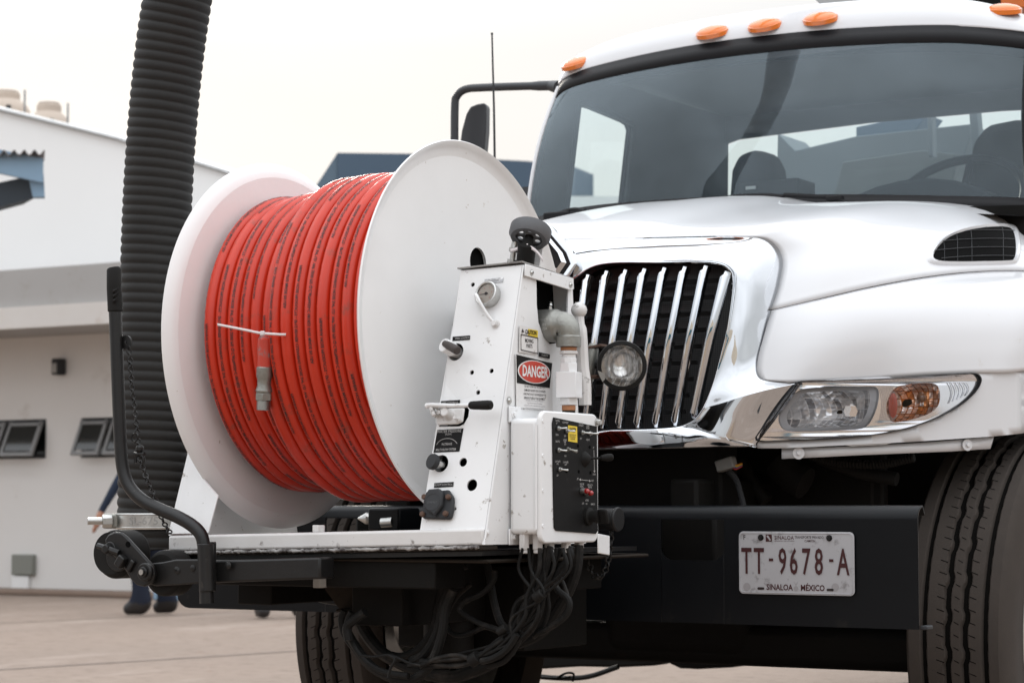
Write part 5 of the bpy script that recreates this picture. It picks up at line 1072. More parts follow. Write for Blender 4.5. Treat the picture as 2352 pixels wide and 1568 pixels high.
# reel control lever
m_ = MB(); q = [FF.at(*cpx(x, y, 4), .006) for x, y in ((335, 290), (560, 285), (545, 400), (500, 420), (330, 425))]; m_.prism(q, FF.n * .006); rl = m_.build('valve_bracket', M['whitedirt'], P, bevel=.004)
m_ = MB(); p = FF.at(*cpx(440, 345, 4), .01); m_.tube([p, p + FF.n * .012, p + FF.n * .026], [.0145, .0115, .0098], 20); m_.build('valve_body', M['whitedirt'], rl, bevel=.002)
for x, y, r_ in ((365, 300, .012), (330, 345, .011), (380, 340, .012), (513, 385, .009), (410, 320, .010)):
    m_ = MB(); p = FF.at(*cpx(x, y, 4), .012); bolt(m_, p, FF.n, r_ * .45, .018); m_.build('valve_bolt', M['whitedirt'], rl)
L = [FF.at(*cpx(x, y, 4), h) for x, y, h in ((285, 290, .03), (330, 285, .033), (500, 298, .038), (680, 300, .043))]; m_ = MB(); m_.tube(L, [.0065, .0050, .0048, .0047], 12); lv = m_.build('reel_lever', M['white'], P)
m_ = MB(); m_.tube([FF.at(*cpx(312, 275, 4), .03), FF.at(*cpx(345, 372, 4), .028)], .006, 8); m_.build('lever_link', M['whitedirt'], lv, bevel=.003)
L = [FF.at(*cpx(x, 300 + (x - 675) * .06, 4), .043 + (x - 675) * .00006) for x in (672, 680, 700, 830, 862, 874)]; m_ = MB(); m_.tube(L, [.0065, .0085, .0092, .0106, .0102, .0065], 20); m_.build('lever_grip', M['rubber'], lv)
# flow knob
m_ = MB(); p = FF.at(*cpx(352, 752, 4), -.004); d_ = (FF.n + V((-.35, 0, .05))).normalized(); m_.tube([p, p + d_ * .024], .0098, 6); fk = m_.build('flow_valve', M['chrome2'], P, bevel=.001)
m_ = MB(); m_.lathe([(0, .020), (.015, .021), (.0175, .024), (.018, .030), (.0165, .035), (0, .0365)], p, d_, 24); m_.build('flow_knob', M['greyplast'], fk)
# boom control socket with a closed cap
def fpt(x, y, h): return FF.at(*cpx(x, y, 4), h)
m_ = MB(); m_.prism([fpt(x, y, .003) for x, y in ((235, 1012), (240, 985), (430, 968), (470, 1030), (468, 1130), (450, 1200), (430, 1215), (215, 1208), (205, 1180), (222, 1060))], FF.n * .010); bs = m_.build('boom_socket', M['greyplast'], P, bevel=.004)
m_ = MB(); q = [fpt(x, y, .013) for x, y in ((285, 975), (375, 968), (405, 1010), (402, 1060), (395, 1110), (370, 1150), (345, 1175), (330, 1205), (318, 1178), (275, 1160), (250, 1120), (248, 1070), (262, 1020))]; m_.prism(q, FF.n * .012); cp_ = m_.build('socket_cap', M['greyplast'], bs, bevel=.005, seg=3)
m_ = MB(); m_.lathe([(.0175, 0), (.018, .0012), (.0195, .0012), (.020, 0)], fpt(322, 1082, .0245), FF.n, 32); m_.build('cap_ring', M['greyplast'], bs)
m_ = MB(); FF.text(m_, 'CONTACT', cpx(322, 1088, 4), .011, .0260, .9); m_.build('cap_lettering', mat('moulded_grey', (.11, .115, .12), .5), bs)
for x, y in ((238, 1034), (437, 1034), (222, 1177), (415, 1172)):
    m_ = MB(); p = fpt(x, y, .012); m_.tube([p, p + FF.n * .009], .0068, 6); m_.build('rusty_bolt', M['rust'], bs, bevel=.002)
m_ = MB(); q = [fpt(x, y, .0005) for x, y in ((240, 1218), (400, 1216), (380, 1238), (330, 1250), (270, 1240))]; 
# ---- warning labels on the side
CY = [cpx(*p) for p in ((1060, 1022), (1218, 1058), (1216, 1120), (1062, 1086))]
lo = label(RF, [cpx(*p) for p in ((1056, 1008), (1220, 1046), (1218, 1270), (1052, 1250))], [('MOVING', cpx(1141, 1152), .0235, .75, .01), ('PARTS', cpx(1142, 1197), .0235, .75, .01)], 0, 'labelwhite', 'ink', h=.004)
m_ = MB(); RF.quad(m_, [cpx(*p) for p in ((1130, 1042), (1217, 1058), (1215, 1120), (1128, 1098))], .0052, .0003); m_.build('label_band', M['yellow'], lo)
m_ = MB(); RF.text(m_, 'CAUTION', cpx(1153, 1076), .026, .0062, .80, .03); RF.quad(m_, [cpx(*p) for p in ((1080, 1040), (1092, 1074), (1069, 1072))], .0058, .0003); m_.build('lettering', M['ink'], lo)
m_ = MB(); L = [RF.at(*cpx(*p), .0052) for p in ((1066, 1092), (1217, 1125), (1217, 1263), (1066, 1230))]; m_.tube(L, .0012, 4, closed=True); m_.build('label_frame', M['ink'], lo)
label(RF, [cpx(*p) for p in ((1232, 1250), (1328, 1272), (1326, 1310), (1230, 1290))], 'RODDER ON', .0125, 'blacklabel', 'paleink', .72, h=.004)
lo = label(RF, [cpx(*p) for p in ((1020, 1262), (1350, 1342), (1345, 1568), (1330, 1650))] if 0 else [cpx(1020, 1264), cpx(1350, 1344), cpx(1262, 268, 4), cpx(958, 250, 4)], [], 0, 'labelwhite', 'ink', h=.004) if 0 else None
dq = [cpx(1020, 1264), cpx(1350, 1344), cpx(1262, 300, 4), cpx(958, 268, 4)]
m_ = MB(); RF.quad(m_, dq, .004, .0006); dl = m_.build('danger_sign', M['labelwhite'], P)
m_ = MB(); RF.quad(m_, [cpx(1026, 1272), cpx(1346, 1350), cpx(1236, 108, 4), cpx(962, 66, 4)], .0047, .0005); m_.build('danger_field', M['blacklabel'], dl)
oc = RF.at(*cpx(1182, 1428)); rx_, rz_ = .0915, .0445
exo = V((0, 1, .0)); 
def oval(k_, h): return [oc + V((h, .074 * k_ * math.cos(a_), .0270 * k_ * math.sin(a_))) for a_ in [2 * math.pi * k / 40 for k in range(40)]]
m_ = MB(); m_.prism(oval(.95, .0056), V((.0004, 0, 0))); m_.build('danger_oval_rim', M['labelwhite'], dl)
m_ = MB(); m_.prism(oval(.88, .0062), V((.0004, 0, 0))); m_.build('danger_oval', M['redlabel'], dl)
m_ = MB(); RF.text(m_, 'DANGER', cpx(1187, 1430), .066, .0072, .80, .03); m_.build('danger_lettering', M['labelwhite'], dl)
m_ = MB(); c0_ = cpx(1108, 140, 4)
for k, (st_, sz, dv) in enumerate((('DO NOT OPERATE JET-RODDER WITH', .0145, 0), ('DAMAGED RODDER HOSE OR RODDER', .0145, 1), ('HOSE THAT IS NOT AUTHORIZED BY THE', .0145, 2), ('MANUFACTURER OF THIS EQUIPMENT.', .0145, 3))): RF.text(m_, st_, cpx(1112, 100 + 32 * k, 4), sz, .0052, .68, .006)
m_.build('danger_text', M['ink'], dl)
m_ = MB()
for k, st_ in enumerate(('SERIOUS INJURY CAN RESULT FROM USE OF THIS EQUIPMENT', 'WHEN OPERATED IN VIOLATION OF THIS WARNING.', 'VACTOR MFG. INC. ACCEPTS NO RESPONSIBILITY FOR THIS EQUIPMENT', 'WITH ANY OTHER HOSE THAN THAT HOSE SUPPLIED BY MFG.')): RF.text(m_, st_, cpx(1110, 216 + 21 * k, 4), .0078, .0052, .68)
m_.build('small_text', M['printgrey'], dl)
# ---- switch box: body, door with rounded corners, hinge, black panel
bx0 = XR_ + .004; bx1 = .553; bxd = .560
y0b = hit(1240, 1100, V((bxd, 0, 0)), V((1, 0, 0))).y; y1b = hit(1372, 1100, V((bxd, 0, 0)), V((1, 0, 0))).y
zt_ = on(1240, 942, x=bxd).z; zb_ = on(1376, 1244, x=bxd).z; zt_ = max(zt_, on(1371, 965, x=bxd).z)
sb = MB(); sb.box(((bx0 + bx1) / 2, (y0b + y1b) / 2, (zt_ + zb_) / 2 + .002), (bx1 - bx0, (y1b - y0b) - .008, (zt_ - zb_) - .035)); box_ = sb.build('switch_box', M['white'], P, bevel=.012, seg=4)
m_ = MB(); m_.prism([V((bx1 - .002, y, z)) for y, z in rrect(y0b, zb_, y1b, zt_, .022)], V((.012, 0, 0))); m_.build('box_door', M['white'], box_, bevel=.004, seg=3)
DF = Face(V((bx1 + .010, 0, 0)), V((1, 0, 0)), V((0, 1, 0)))
m_ = MB(); m_.tube([V((bx1 - .001, y0b - .002, z)) for z in (zb_ + .03, zt_ - .03)], .0028, 8); m_.build('hinge', M['white'], box_)
for y_ in (383, 673, 965, 1260):
    m_ = MB(); p = DF.at(*cpx(1184, y_, 4)); p = V((bx1 + .010, y0b + .008, p.z)); m_.lathe([(0, .001), (.0014, .0014), (.0035, .0018), (.0048, 0)], p, (1, 0, 0), 14); m_.build('rivet', M['white'], box_)
m_ = MB(); p = V((bx1 + .009, y1b - .008, zt_ - .018)); bolt(m_, p, (1, 0, 0), .006, .012); m_.build('door_screw', M['chrome2'], box_)
pnl = [cpx(*p, 4) for p in ((1278, 352), (1640, 428), (1648, 1300), (1632, 1325), (1300, 1300), (1282, 1275), (1276, 1000), (1268, 400))]
m_ = MB(); m_.prism([DF.at(*p, .0005) for p in pnl], DF.n * .002); pn = m_.build('switch_panel', M['blacklabel'], box_, bevel=.0006)
for cx_, cy_ in ((1480, 590), (1578, 601), (1486, 806), (1584, 815)): m_ = MB(); p = DF.at(*cpx(cx_, cy_, 4), .003); m_.lathe([(0, 0), (.004, 0), (.004, .0003), (0, .0003)], p, (1, 0, 0), 12); m_.build('screw_hole', M['dark'], box_)
m_ = MB(); txt = [('THROTTLE', 1307, 382), ('UP', 1300, 402), ('VACUUM RELIEF', 1372, 396), ('DOWN', 1303, 499), ('OFF', 1370, 509), ('HOSE REEL', 1504, 402), ('WORKLIGHT', 1504, 422), ('BOOM', 1561, 425), ('EXTEND', 1561, 443), ('OFF', 1503, 531), ('RETRACT', 1562, 540), ('THROTTLE', 1308, 555), ('RODDER', 1370, 543), ('PUMP', 1370, 560), ('ON', 1371, 578), ('OFF', 1373, 676), ('LOW WATER', 1309, 722), ('ON', 1307, 742), ('LOW WATER', 1376, 728), ('LIGHT', 1376, 747), ('OFF', 1307, 838), ('UP', 1608, 606), ('DOWN', 1614, 829), ('LEFT', 1476, 868), ('RIGHT', 1600, 882), ('LOW LUBE', 1511, 910), ('PRESSURE', 1511, 930), ('LOW CLUTCH', 1578, 918), ('PRESSURE', 1578, 937), ('BLOWER', 1554, 1046), ('OFF', 1520, 1072), ('ON', 1550, 1075), ('PERMISSIVE', 1602, 1079)]
for st_, x, y in txt: DF.text(m_, st_, cpx(x, y, 4), .0115, .0032, .62 if len(st_) > 3 else .8, .005)
DF.quad(m_, [cpx(1500, 871, 4), cpx(1575, 880, 4), cpx(1575, 884, 4), cpx(1500, 875, 4)], .003, .0003); DF.quad(m_, [cpx(1488, 871, 4), cpx(1502, 862, 4), cpx(1502, 884, 4)], .003, .0003); DF.quad(m_, [cpx(1586, 883, 4), cpx(1573, 872, 4), cpx(1573, 893, 4)], .003, .0003)
DF.quad(m_, [cpx(1610, 625, 4), cpx(1613, 625, 4), cpx(1617, 800, 4), cpx(1614, 800, 4)], .003, .0003); DF.quad(m_, [cpx(1608, 795, 4), cpx(1624, 797, 4), cpx(1616, 815, 4)], .003, .0003)
m_.build('panel_lettering', M['paleink'], box_)['kind'] = 'stuff'
lo = label(DF, [cpx(*p, 4) for p in ((1395, 418), (1470, 430), (1472, 564), (1396, 552))], [('CAUTION', cpx(1431, 452, 4), .017, .72, .03), ('OPEN ONE WATER VALVE', cpx(1432, 500, 4), .009, .52, .01), ('PRIOR TO OPERATING', cpx(1432, 517, 4), .009, .52, .01), ('RODDER PUMP', cpx(1432, 534, 4), .009, .6, .01)], 0, 'yellow', 'ink', h=.003, parent=box_)
for x, y, dx, dy, big in ((1308, 445, 62, -2, 0), (1378, 465, 50, 8, 0), (1508, 480, 60, 10, 0), (1572, 488, 58, 2, 0), (1310, 625, 50, 12, 0), (1388, 620, 80, 30, 1), (1318, 787, 55, 12, 0)):
    p = DF.at(*cpx(x, y, 4), .003); m_ = MB(); m_.tube([p, p + DF.n * .004], .0052, 6); m_.tube([p + DF.n * .004, p + DF.n * .008], .0034, 12); q = DF.at(*cpx(x + dx * .35, y + dy * .6, 4), .019); m_.tube([p + DF.n * .006, p.lerp(q, .8), q, q + (q - p).normalized() * .002], [.0014, .0021 + big * .001, .0026 + big * .002, .0018], 12); m_.build('toggle_switch', M['chrome2'] if not big else M['galv'], box_, bevel=.0004)
p = DF.at(*cpx(1383, 795, 4), .003); m_ = MB(); m_.lathe([(.0, .002), (.0035, .002), (.0055, .001), (.0055, 0)], p, (1, 0, 0), 18); m_.build('pilot_lamp', M['dark'], box_)
for x, y in ((1508, 968), (1540, 985)):
    p = DF.at(*cpx(x, y, 4), .003); m_ = MB(); m_.lathe([(.007, 0), (.007, .004), (.006, .010), (0, .010)], p, (1, 0, 0), 18); pl2 = m_.build('pilot_lamp', M['chrome2'], box_); m_ = MB(); m_.sphere(p + V((.013, 0, 0)), .0062, 12, (1.3, 1, 1)); m_.build('red_lens', M['redlamp'], box_)
# joystick
p = DF.at(*cpx(1540, 702, 4), .002); m_ = MB(); m_.lathe([(.0, .012), (.006, .012), (.011, .009), (.0165, .002), (.018, 0)], p, (1, 0, 0), 28); m_.build('joystick_boot', M['rubber'], box_)
q = DF.at(*cpx(1565, 696, 4), .012); r3 = DF.at(*cpx(1590, 692, 4), .016 + .012); r4 = r3; m_ = MB(); m_.tube([p, q, r3], .0027, 12); d_ = (r3 - q).normalized(); m_.tube([r3 - d_ * .002, r3, r3 + d_ * .014, r3 + d_ * .025, r3 + d_ * .028], [.003, .0055, .0085, .0078, .004], 20); m_.build('joystick', M['rubber'], box_)
# blower selector
p = DF.at(*cpx(1565, 1180, 4), .002); m_ = MB(); m_.lathe([(.020, 0), (.020, .006), (.014, .009), (.0135, .020), (.0155, .021), (.0155, .030), (0, .031)], p, (1, 0, 0), 28); ss = m_.build('selector_switch', M['greyplast'] if 0 else M['rubber'], box_, ang=25); m_ = MB(); m_.box(p + V((.040, .0, 0)), (.022, .009, .034), Matrix.Rotation(R(20), 3, 'X')); m_.build('selector_knob', M['rubber'], box_, bevel=.004)
# mounting ears and conduit glands under the box
for u, v in ((1178, 952), (1178, 1232)):
    m_ = MB(); p = RF.at(u, v, .003); m_.box(p + V((.002, 0, 0)), (.004, .05, .035)); er = m_.build('box_ear', M['white'], box_, bevel=.004); m_ = MB(); bolt(m_, p + V((.004, -.008, 0)), (1, 0, 0), .006, .006); m_.build('bolt', M['white'], box_)
for u, y_ in ((1204, -.78), (1235, -.76), (1262, -.72), (1300, -.66), (1330, -.60)):
    m_ = MB(); p = on(u, 1237, y=y_); z_ = zb_ + .02; m_.tube([V((p.x, y_, z_)), V((p.x, y_, z_ - .034))], .0122, 6); m_.tube([V((p.x, y_, z_ - .034)), V((p.x, y_, z_ - .042))], .0095, 16); m_.build('cable_gland', M['whitedirt'], box_, bevel=.002)
m_ = MB(); q = [V((XR_ + .03, RF.at(u, v).y + .04, RF.at(u, v).z)) for u, v in ((1325, 1225), (1352, 1230), (1352, 1275), (1325, 1270))]; m_.prism(q, V((.004, 0, 0))); m_.build('bracket', M['white'], P, bevel=.003)
# ---- fixed underframe between bumper and tray (black)
def rb2(name, c, d, mt='blacksteel', bev=.004, rot=None): m_ = MB(); m_.box(c, d, rot); return m_.build(name, M[mt], P, bevel=bev)
rb2('base_beam', (.02, -.80, .752), (.62, .12, .065), 'under'); rb2('base_beam', (.0, -.30, .745), (.8, .12, .08), 'under'); rb2('base_plate', (.05, -.5, .782), (.84, .74, .008), 'grime')
rb2('slide_beam', (.10, -.35, .70), (.14, .8, .14), 'under'); rb2('slide_beam', (-.25, -.35, .72), (.10, .8, .10), 'under')
def c1_(x, y): return (1300 + x / 1.68) / 1.7415, (2000 + y / 1.68) / 1.7415
for gp in (((-10, 480), (0, 600), (100, 735), (350, 738), (340, 660), (250, 490)), ((250, 490), (350, 690), (420, 738), (520, 640), (760, 490))):
    m_ = MB(); m_.prism([on(*c1_(x, y), y=-.70) for x, y in gp], V((0, .012, 0))); m_.build('gusset', M['grime'], P)
bs0, bs1 = on(*c1_(85, 738), y=-.72), on(*c1_(380, 740), y=-.72); rb2('bottom_strap', ((bs0.x + bs1.x) / 2, -.66, bs0.z), (bs1.x - bs0.x, .14, .008), 'grime'); rb2('pivot_block', (.10, -.25, .66), (.36, .3, .20), 'under')
m_ = MB(); m_.cyl((.10, -.45, .66), (.10, -.45, .52), .06, n=24); m_.build('pivot_pin', M['under'], P)

# ================================================================== galvanised elbow, white fittings and valve handle on the console side
el = thing('pipe_elbow', 'galvanised iron elbow with white painted fittings below it, on the side of the reel console', 'pipe elbow', tuple(RF.at(1262, 745)))
ec = RF.at(1262, 748); xe = XR_ + .075; ecz = ec.z
xv = on(1306, 780, y=ec.y).x; zbc = on(1306, 797, y=ec.y).z; rb_e = .018
path = [V((XR_ - .06, ec.y, ecz)), V((XR_ + .010, ec.y, ecz)), V((XR_ + .022, ec.y, ecz)), V((XR_ + .026, ec.y, ecz))] + [V((xv - rb_e + rb_e * math.sin(R(a_)), ec.y, ecz - rb_e + rb_e * math.cos(R(a_)))) for a_ in (10, 35, 60, 90)] + [V((xv, ec.y, zbc + .022))]
m_ = MB(); m_.tube(path, [.036, .038, .036, .0325, .031, .030, .0285, .0262, .0255], 28); eo = m_.build('elbow', M['galv'], el)
m_ = MB(); m_.tube([V((xv, ec.y, zbc + .026)), V((xv, ec.y, zbc + .023)), V((xv, ec.y, zbc + .001)), V((xv, ec.y, zbc))], [.0255, .0280, .0280, .026], 28); m_.build('elbow_collar', M['galv'], eo)
gF = Face(V((0, ec.y - .046, 0)), V((0, -1, 0)), V((1, 0, 0)))
for k, st_ in enumerate(('MADE', 'IN', 'USA')):
    m_ = MB(); gF.text(m_, st_, None, .009, 0, 1, .0, c3=V((XR_ + .008, ec.y - .0385 + .0006 * k, ecz + .010 - .010 * k))); m_.build('cast_lettering', mat('cast_letter_iron', (.50, .50, .47), .4, metal=.6) if k == 0 else bpy.data.materials['cast_letter_iron'], eo)
m_ = MB(); gz = V((XR_ + .004, ec.y - .005, ecz + .034)); m_.tube([gz, gz + V((0, 0, .008)), gz + V((0, 0, .0085)), gz + V((.002, 0, .013)), gz + V((.002, 0, .016)), gz + V((.003, 0, .019))], [.005, .005, .003, .0045, .0022, .0033], 10); m_.build('grease_nipple', M['chrome2'], el)
stk = [('thread', 'copper', .0185, .0085, 16), ('nut', 'whitedirt', .0215, .0075, 8), ('nipple', 'white', .016, .008, 16), ('nut', 'white', .0185, .012, 8), ('reducer', 'white', .0215, .020, 6), ('swivel', 'white', .0300, .058, 4), ('union', 'whitedirt', .0215, .016, 6), ('thread', 'copper', .0155, .012, 16), ('thread', 'grime', .015, .03, 16)]
z_ = zbc
for nm, mt, r_, h_, n_ in stk:
    m_ = MB(); c = V((xv + (.001 if n_ == 4 else 0), ec.y, z_))
    if n_ == 4: m_.box(c - V((0, 0, h_ / 2)), (r_ * 1.55, r_ * 1.55, h_), Matrix.Rotation(R(12), 3, 'Z'))
    else: m_.tube([c, c - V((0, 0, h_))], r_, n_)
    m_.build(nm, M[mt], el, bevel=.0012); z_ -= h_
m_ = MB(); hy = ec.y + .06; hb_ = [on(u, v, y=hy) for u, v in ((1330, 712), (1331, 735), (1335, 780), (1338, 840), (1343, 880), (1344, 930))]
m_.tube(cr1(hb_, 4), [.011] * 6 + [.0145] * 15, 10); vh = m_.build('valve_handle', M['whitedirt'], el); m_ = MB(); m_.sphere(hb_[0], .0185, 16); m_.build('handle_ball', M['whitedirt'], vh)
# ================================================================== hand wheel valve on the console top
hw = thing('hand_wheel_valve', 'grey hand wheel on a black valve stem tied with nylon strap above the console', 'valve', (.42, -.6, 1.44))
yv = -.60; hc = on(1217, 538, y=yv); hn = V((.20, -.05, 1)).normalized(); base = on(1207, 606, y=yv)
hn = V((-.07, .50, .86)).normalized()
m_ = MB(); m_.lathe([(.030, -.006), (.033, .0), (.037, .004), (.039, .010), (.046, .014), (.046, -.004), (.040, -.014), (.030, -.014)], hc, hn, 48, closed=True)
m_.v = [tuple(hc + (V(p) - hc) * 1.04) for p in m_.v]; wh = m_.build('hand_wheel', mat('worn_grey_wheel', (.085, .09, .098), .55, var=(.12, .12, .125), vs=30, bump=.2, bs=120), hw)
e1_ = V((1, 0, 0)); e1_ = (e1_ - hn * e1_.dot(hn)).normalized(); e2_ = hn.cross(e1_)
m_ = MB(); oc_ = [(.037 * math.cos(2 * math.pi * k / 40), .037 * math.sin(2 * math.pi * k / 40)) for k in range(40)]; hh = [[(.023 * math.cos(R(a_)) + .0068 * math.cos(2 * math.pi * k / 12), .023 * math.sin(R(a_)) + .0068 * math.sin(2 * math.pi * k / 12)) for k in range(12)] for a_ in range(0, 360, 60)]
m_.plate(oc_, hh, lambda x, y: hc - hn * .004 + e1_ * x + e2_ * y); m_.build('wheel_web', bpy.data.materials['worn_grey_wheel'], wh, solid=.004)
m_ = MB(); m_.tube([hc, hc - hn * .03, hc - hn * .032, base - hn * .01], [.010, .012, .021, .021], 20); m_.build('valve_stem', M['rubber'], hw)
ls = FF.ex * -.035; m_ = MB(); q0, q1 = on(1184, 552, y=yv), on(1176, 606, y=yv)
m_.tube([q0, q0.lerp(q1, .15), q0.lerp(q1, .3), q0.lerp(q1, .32), q0.lerp(q1, .5), q0.lerp(q1, .52), q0.lerp(q1, .8), q0.lerp(q1, .82), q1], [.008, .008, .009, .012, .012, .007, .007, .012, .012], 12); m_.build('spring_rod', M['chrome2'], hw)
m_ = MB(); q = [on(u, v, y=yv + .03) for u, v in ((1232, 552), (1248, 556), (1244, 585), (1238, 612), (1222, 612))]; m_.prism(q, V((0, .006, 0))); m_.build('tag_plate', M['white'], hw)
m_ = MB(); q = [on(u, v, y=yv - .025) for u, v in ((1172, 576), (1190, 571), (1208, 567), (1222, 570), (1236, 582), (1246, 597))]; L = cr1(q, 4); m_.grid([[p - V((0, 0, .004)), p + V((0, 0, .004))] for p in L]); st_ = m_.build('nylon_strap', M['tie'], hw, solid=.0015); m_ = MB(); m_.box(q[2], (.014, .008, .014)); m_.build('strap_lock', M['tie'], hw, bevel=.002)
# ================================================================== work lamp
wlp = thing('work_lamp', 'round rubber-ringed work lamp with fluted glass in front of the chrome grille bars', 'lamp', (.66, -.35, 1.2))
lc_ = on(1428, 840, y=-.35); ln = (V((.50, -.86, -.02))).normalized()
Rl = 56 / (FPX / (lc_ - CAM).dot(FWD))
m_ = MB(); m_.lathe([(0, -.06), (.025, -.06), (.045, -.045), (Rl * .92, -.02), (Rl, 0), (Rl * 1.03, .012), (Rl * 1.0, .022), (Rl * .86, .024), (Rl * .84, .014)], lc_, ln, 48); lb = m_.build('lamp_body', M['rubber'], wlp)
m_ = MB(); m_.lathe([(Rl * .85, .012)] + [(Rl * .85 * k, .012 - .028 * (1 - k * k)) for k in (.95, .8, .6, .4, .2, .02)], lc_, ln, 40); m_.build('reflector', M['lampfacets'], lb)
fm = glass('fluted_lamp_glass', (.92, .92, .91), 1.3, (1, 1, 1), .03); t = fm.node_tree; wv_ = t.nodes.new('ShaderNodeTexWave'); wv_.inputs['Scale'].default_value = 22; wv_.bands_direction = 'X'; co = t.nodes.new('ShaderNodeTexCoord'); t.links.new(co.outputs['Object'], wv_.inputs[0]); bp = t.nodes.new('ShaderNodeBump'); bp.inputs['Strength'].default_value = .3; bp.inputs['Distance'].default_value = .01; t.links.new(wv_.outputs[1], bp.inputs['Height'])
for n_ in t.nodes:
    if n_.type in ('BSDF_GLOSSY', 'FRESNEL'): t.links.new(bp.outputs[0], n_.inputs['Normal'])
m_ = MB(); m_.lathe([(Rl * .85 * k, .014 + .012 * (1 - k * k)) for k in (1, .9, .75, .55, .35, .15, .01)], lc_, ln, 40); m_.build('lamp_glass', fm, lb)
lf_ = Face(lc_, ln, V((1, 0, 0)))
for k in range(-4, 5):
    x = k * Rl * .17; hh_ = math.sqrt(max(0, (Rl * .82) ** 2 - x * x)); L = [lc_ + lf_.ex * x + lf_.ey * (hh_ * q / 5) + ln * (.0145 + .012 * (1 - (x * x + (hh_ * q / 5) ** 2) / (Rl * .85) ** 2)) for q in range(-5, 6)]; m_ = MB(); m_.tube(L, .0016, 6); m_.build('glass_flute', M['lens'], lb)
m_ = MB(); p = lc_ - ln * .02 - lf_.ex * Rl * .95 - lf_.ey * Rl * .35; m_.prism([lc_ + ln * .006 + (lf_.ex * x + lf_.ey * y) * Rl for x, y in ((-.99, -.20), (-.72, -.30), (-.70, -.55), (-.80, -.66), (-.92, -.42))], ln * .018); m_.build('tape_patch', M['tape'], lb)
pa, pb = on(1362, 800, y=-.35), on(1352, 868, y=-.35); m_ = MB(); m_.tube([pa + V((0, 0, .012)), pa, pb, pb - V((0, 0, .01))], [.008, .014, .014, .008], 14); br = m_.build('lamp_bracket', M['galv'], wlp)
m_ = MB(); m_.box(pa + V((.0, 0, .002)), (.06, .03, .006), Matrix.Rotation(R(-8), 3, 'Y')); m_.box(pb + V((.0, 0, .0)), (.06, .03, .006), Matrix.Rotation(R(-8), 3, 'Y')); m_.build('bracket_plate', M['rust'], br, bevel=.001)
m_ = MB(); m_.tube([pa.lerp(pb, .5), lc_ - ln * .05], .012, 12); m_.tube([pa.lerp(pb, .5) - V((.12, -.02, 0)), pa.lerp(pb, .5)], .012, 12); m_.build('bracket_arm', M['blacksteel'], br)
m_ = MB(); bolt(m_, pb - V((0, 0, .004)), (0, 0, -1), .008, .012); m_.build('bolt', M['chrome2'], br)

# ================================================================== RED HOSE
HD = .0338; hr = HD / 2; r1 = .345; r2 = r1 + HD * .87; NP = 72
hose = thing('sewer_hose', 'bright red printed sewer cleaning hose wound in two layers on the white reel', 'hose', tuple(A0 + AX * .27 - E2 * .39))
start = .037; nturn1 = int((WD - .05) / HD); split = .30
def helix(ax0, n, r_, ph=-1.2):
    pts = []
    for i in range(int(NP * n) + 1): t_ = i / NP; pts.append((ax0 + HD * t_, ph + 2 * math.pi * t_, r_))
    return pts
n1 = (WD - .045 - start) / HD
lay1 = helix(start, n1, r1); a2 = .235; n2_ = (WD - .038 - a2) / HD; ph2 = 3.3
lay2 = helix(a2, n2_, r2, ph2)
# turns bulge a little unevenly
def jit(a_, an): return .0016 * math.sin(a_ * 140 + math.cos(an * 2)) + .001 * math.sin(an * 3 + a_ * 60)
def cen(h): return rp(h[0] + jit(h[0], h[1]) * .5, h[1], h[2] + jit(h[0], h[1] * 1.0))
def turns(L, name):
    k = 0
    while k < len(L) - 1:
        seg_ = L[k:k + NP + 1]; m_ = MB(); m_.tube([cen(h) for h in seg_], hr * .955, 14, pre=cen(L[k - 1]) if k else None, post=cen(L[k + NP + 1]) if k + NP + 1 < len(L) else None, caps=(k == 0 or k + NP >= len(L) - 1)); m_.build(name, M['red'], hose, weld=False); k += NP
turns(lay1, 'hose_turn'); turns(lay2, 'hose_turn')
# loose tail: leaves the first outer turn at the front and hangs straight down to its steel end
ti = lay2[0]; tang = (cen(lay2[0]) - cen(lay2[1])).normalized()
p0 = cen(lay2[0]); tp = [p0, p0 + tang * .05]
tl = [on(u, v, y=-.546 - r2 - .004 - .0) for u, v in ((609, 775), (608, 845))]
yt = cen(lay2[0]).y - .004
q1_, q2_ = on(610, 780, y=yt - .006), on(608, 842, y=yt - .002)
m_ = MB(); L = cr1([p0 - tang * .03, p0 + tang * .01, p0.lerp(q1_, .5) + V((0, -.003, 0)), q1_, q2_], 6); m_.tube(L, hr * .99, 16); tail = m_.build('hose_tail', mat('scuffed_red_hose', (.50, .05, .03), .45, dirt=(.22, .17, .16), ds=40, dlo=.5, dhi=.6), hose)
dd = (q2_ - q1_).normalized(); q3 = q2_
m_ = MB(); m_.tube([q3, q3 + dd * .002, q3 + dd * .022, q3 + dd * .028, q3 + dd * .042, q3 + dd * .054, q3 + dd * .060], [.0165, .0185, .0185, .016, .0155, .019, .0165], 20); fe = m_.build('ferrule', M['galv'], hose)
m_ = MB(); m_.tube([q3 + dd * .060, q3 + dd * .076], .0195, 6); m_.build('hex_nut', M['galv'], fe, bevel=.001)
th_ = [q3 + dd * (.076 + .0011 * k) for k in range(21)]; m_ = MB(); m_.tube(th_, [.0165 if k % 2 else .0150 for k in range(21)], 20); m_.build('thread', M['chrome2'], fe, ang=20)
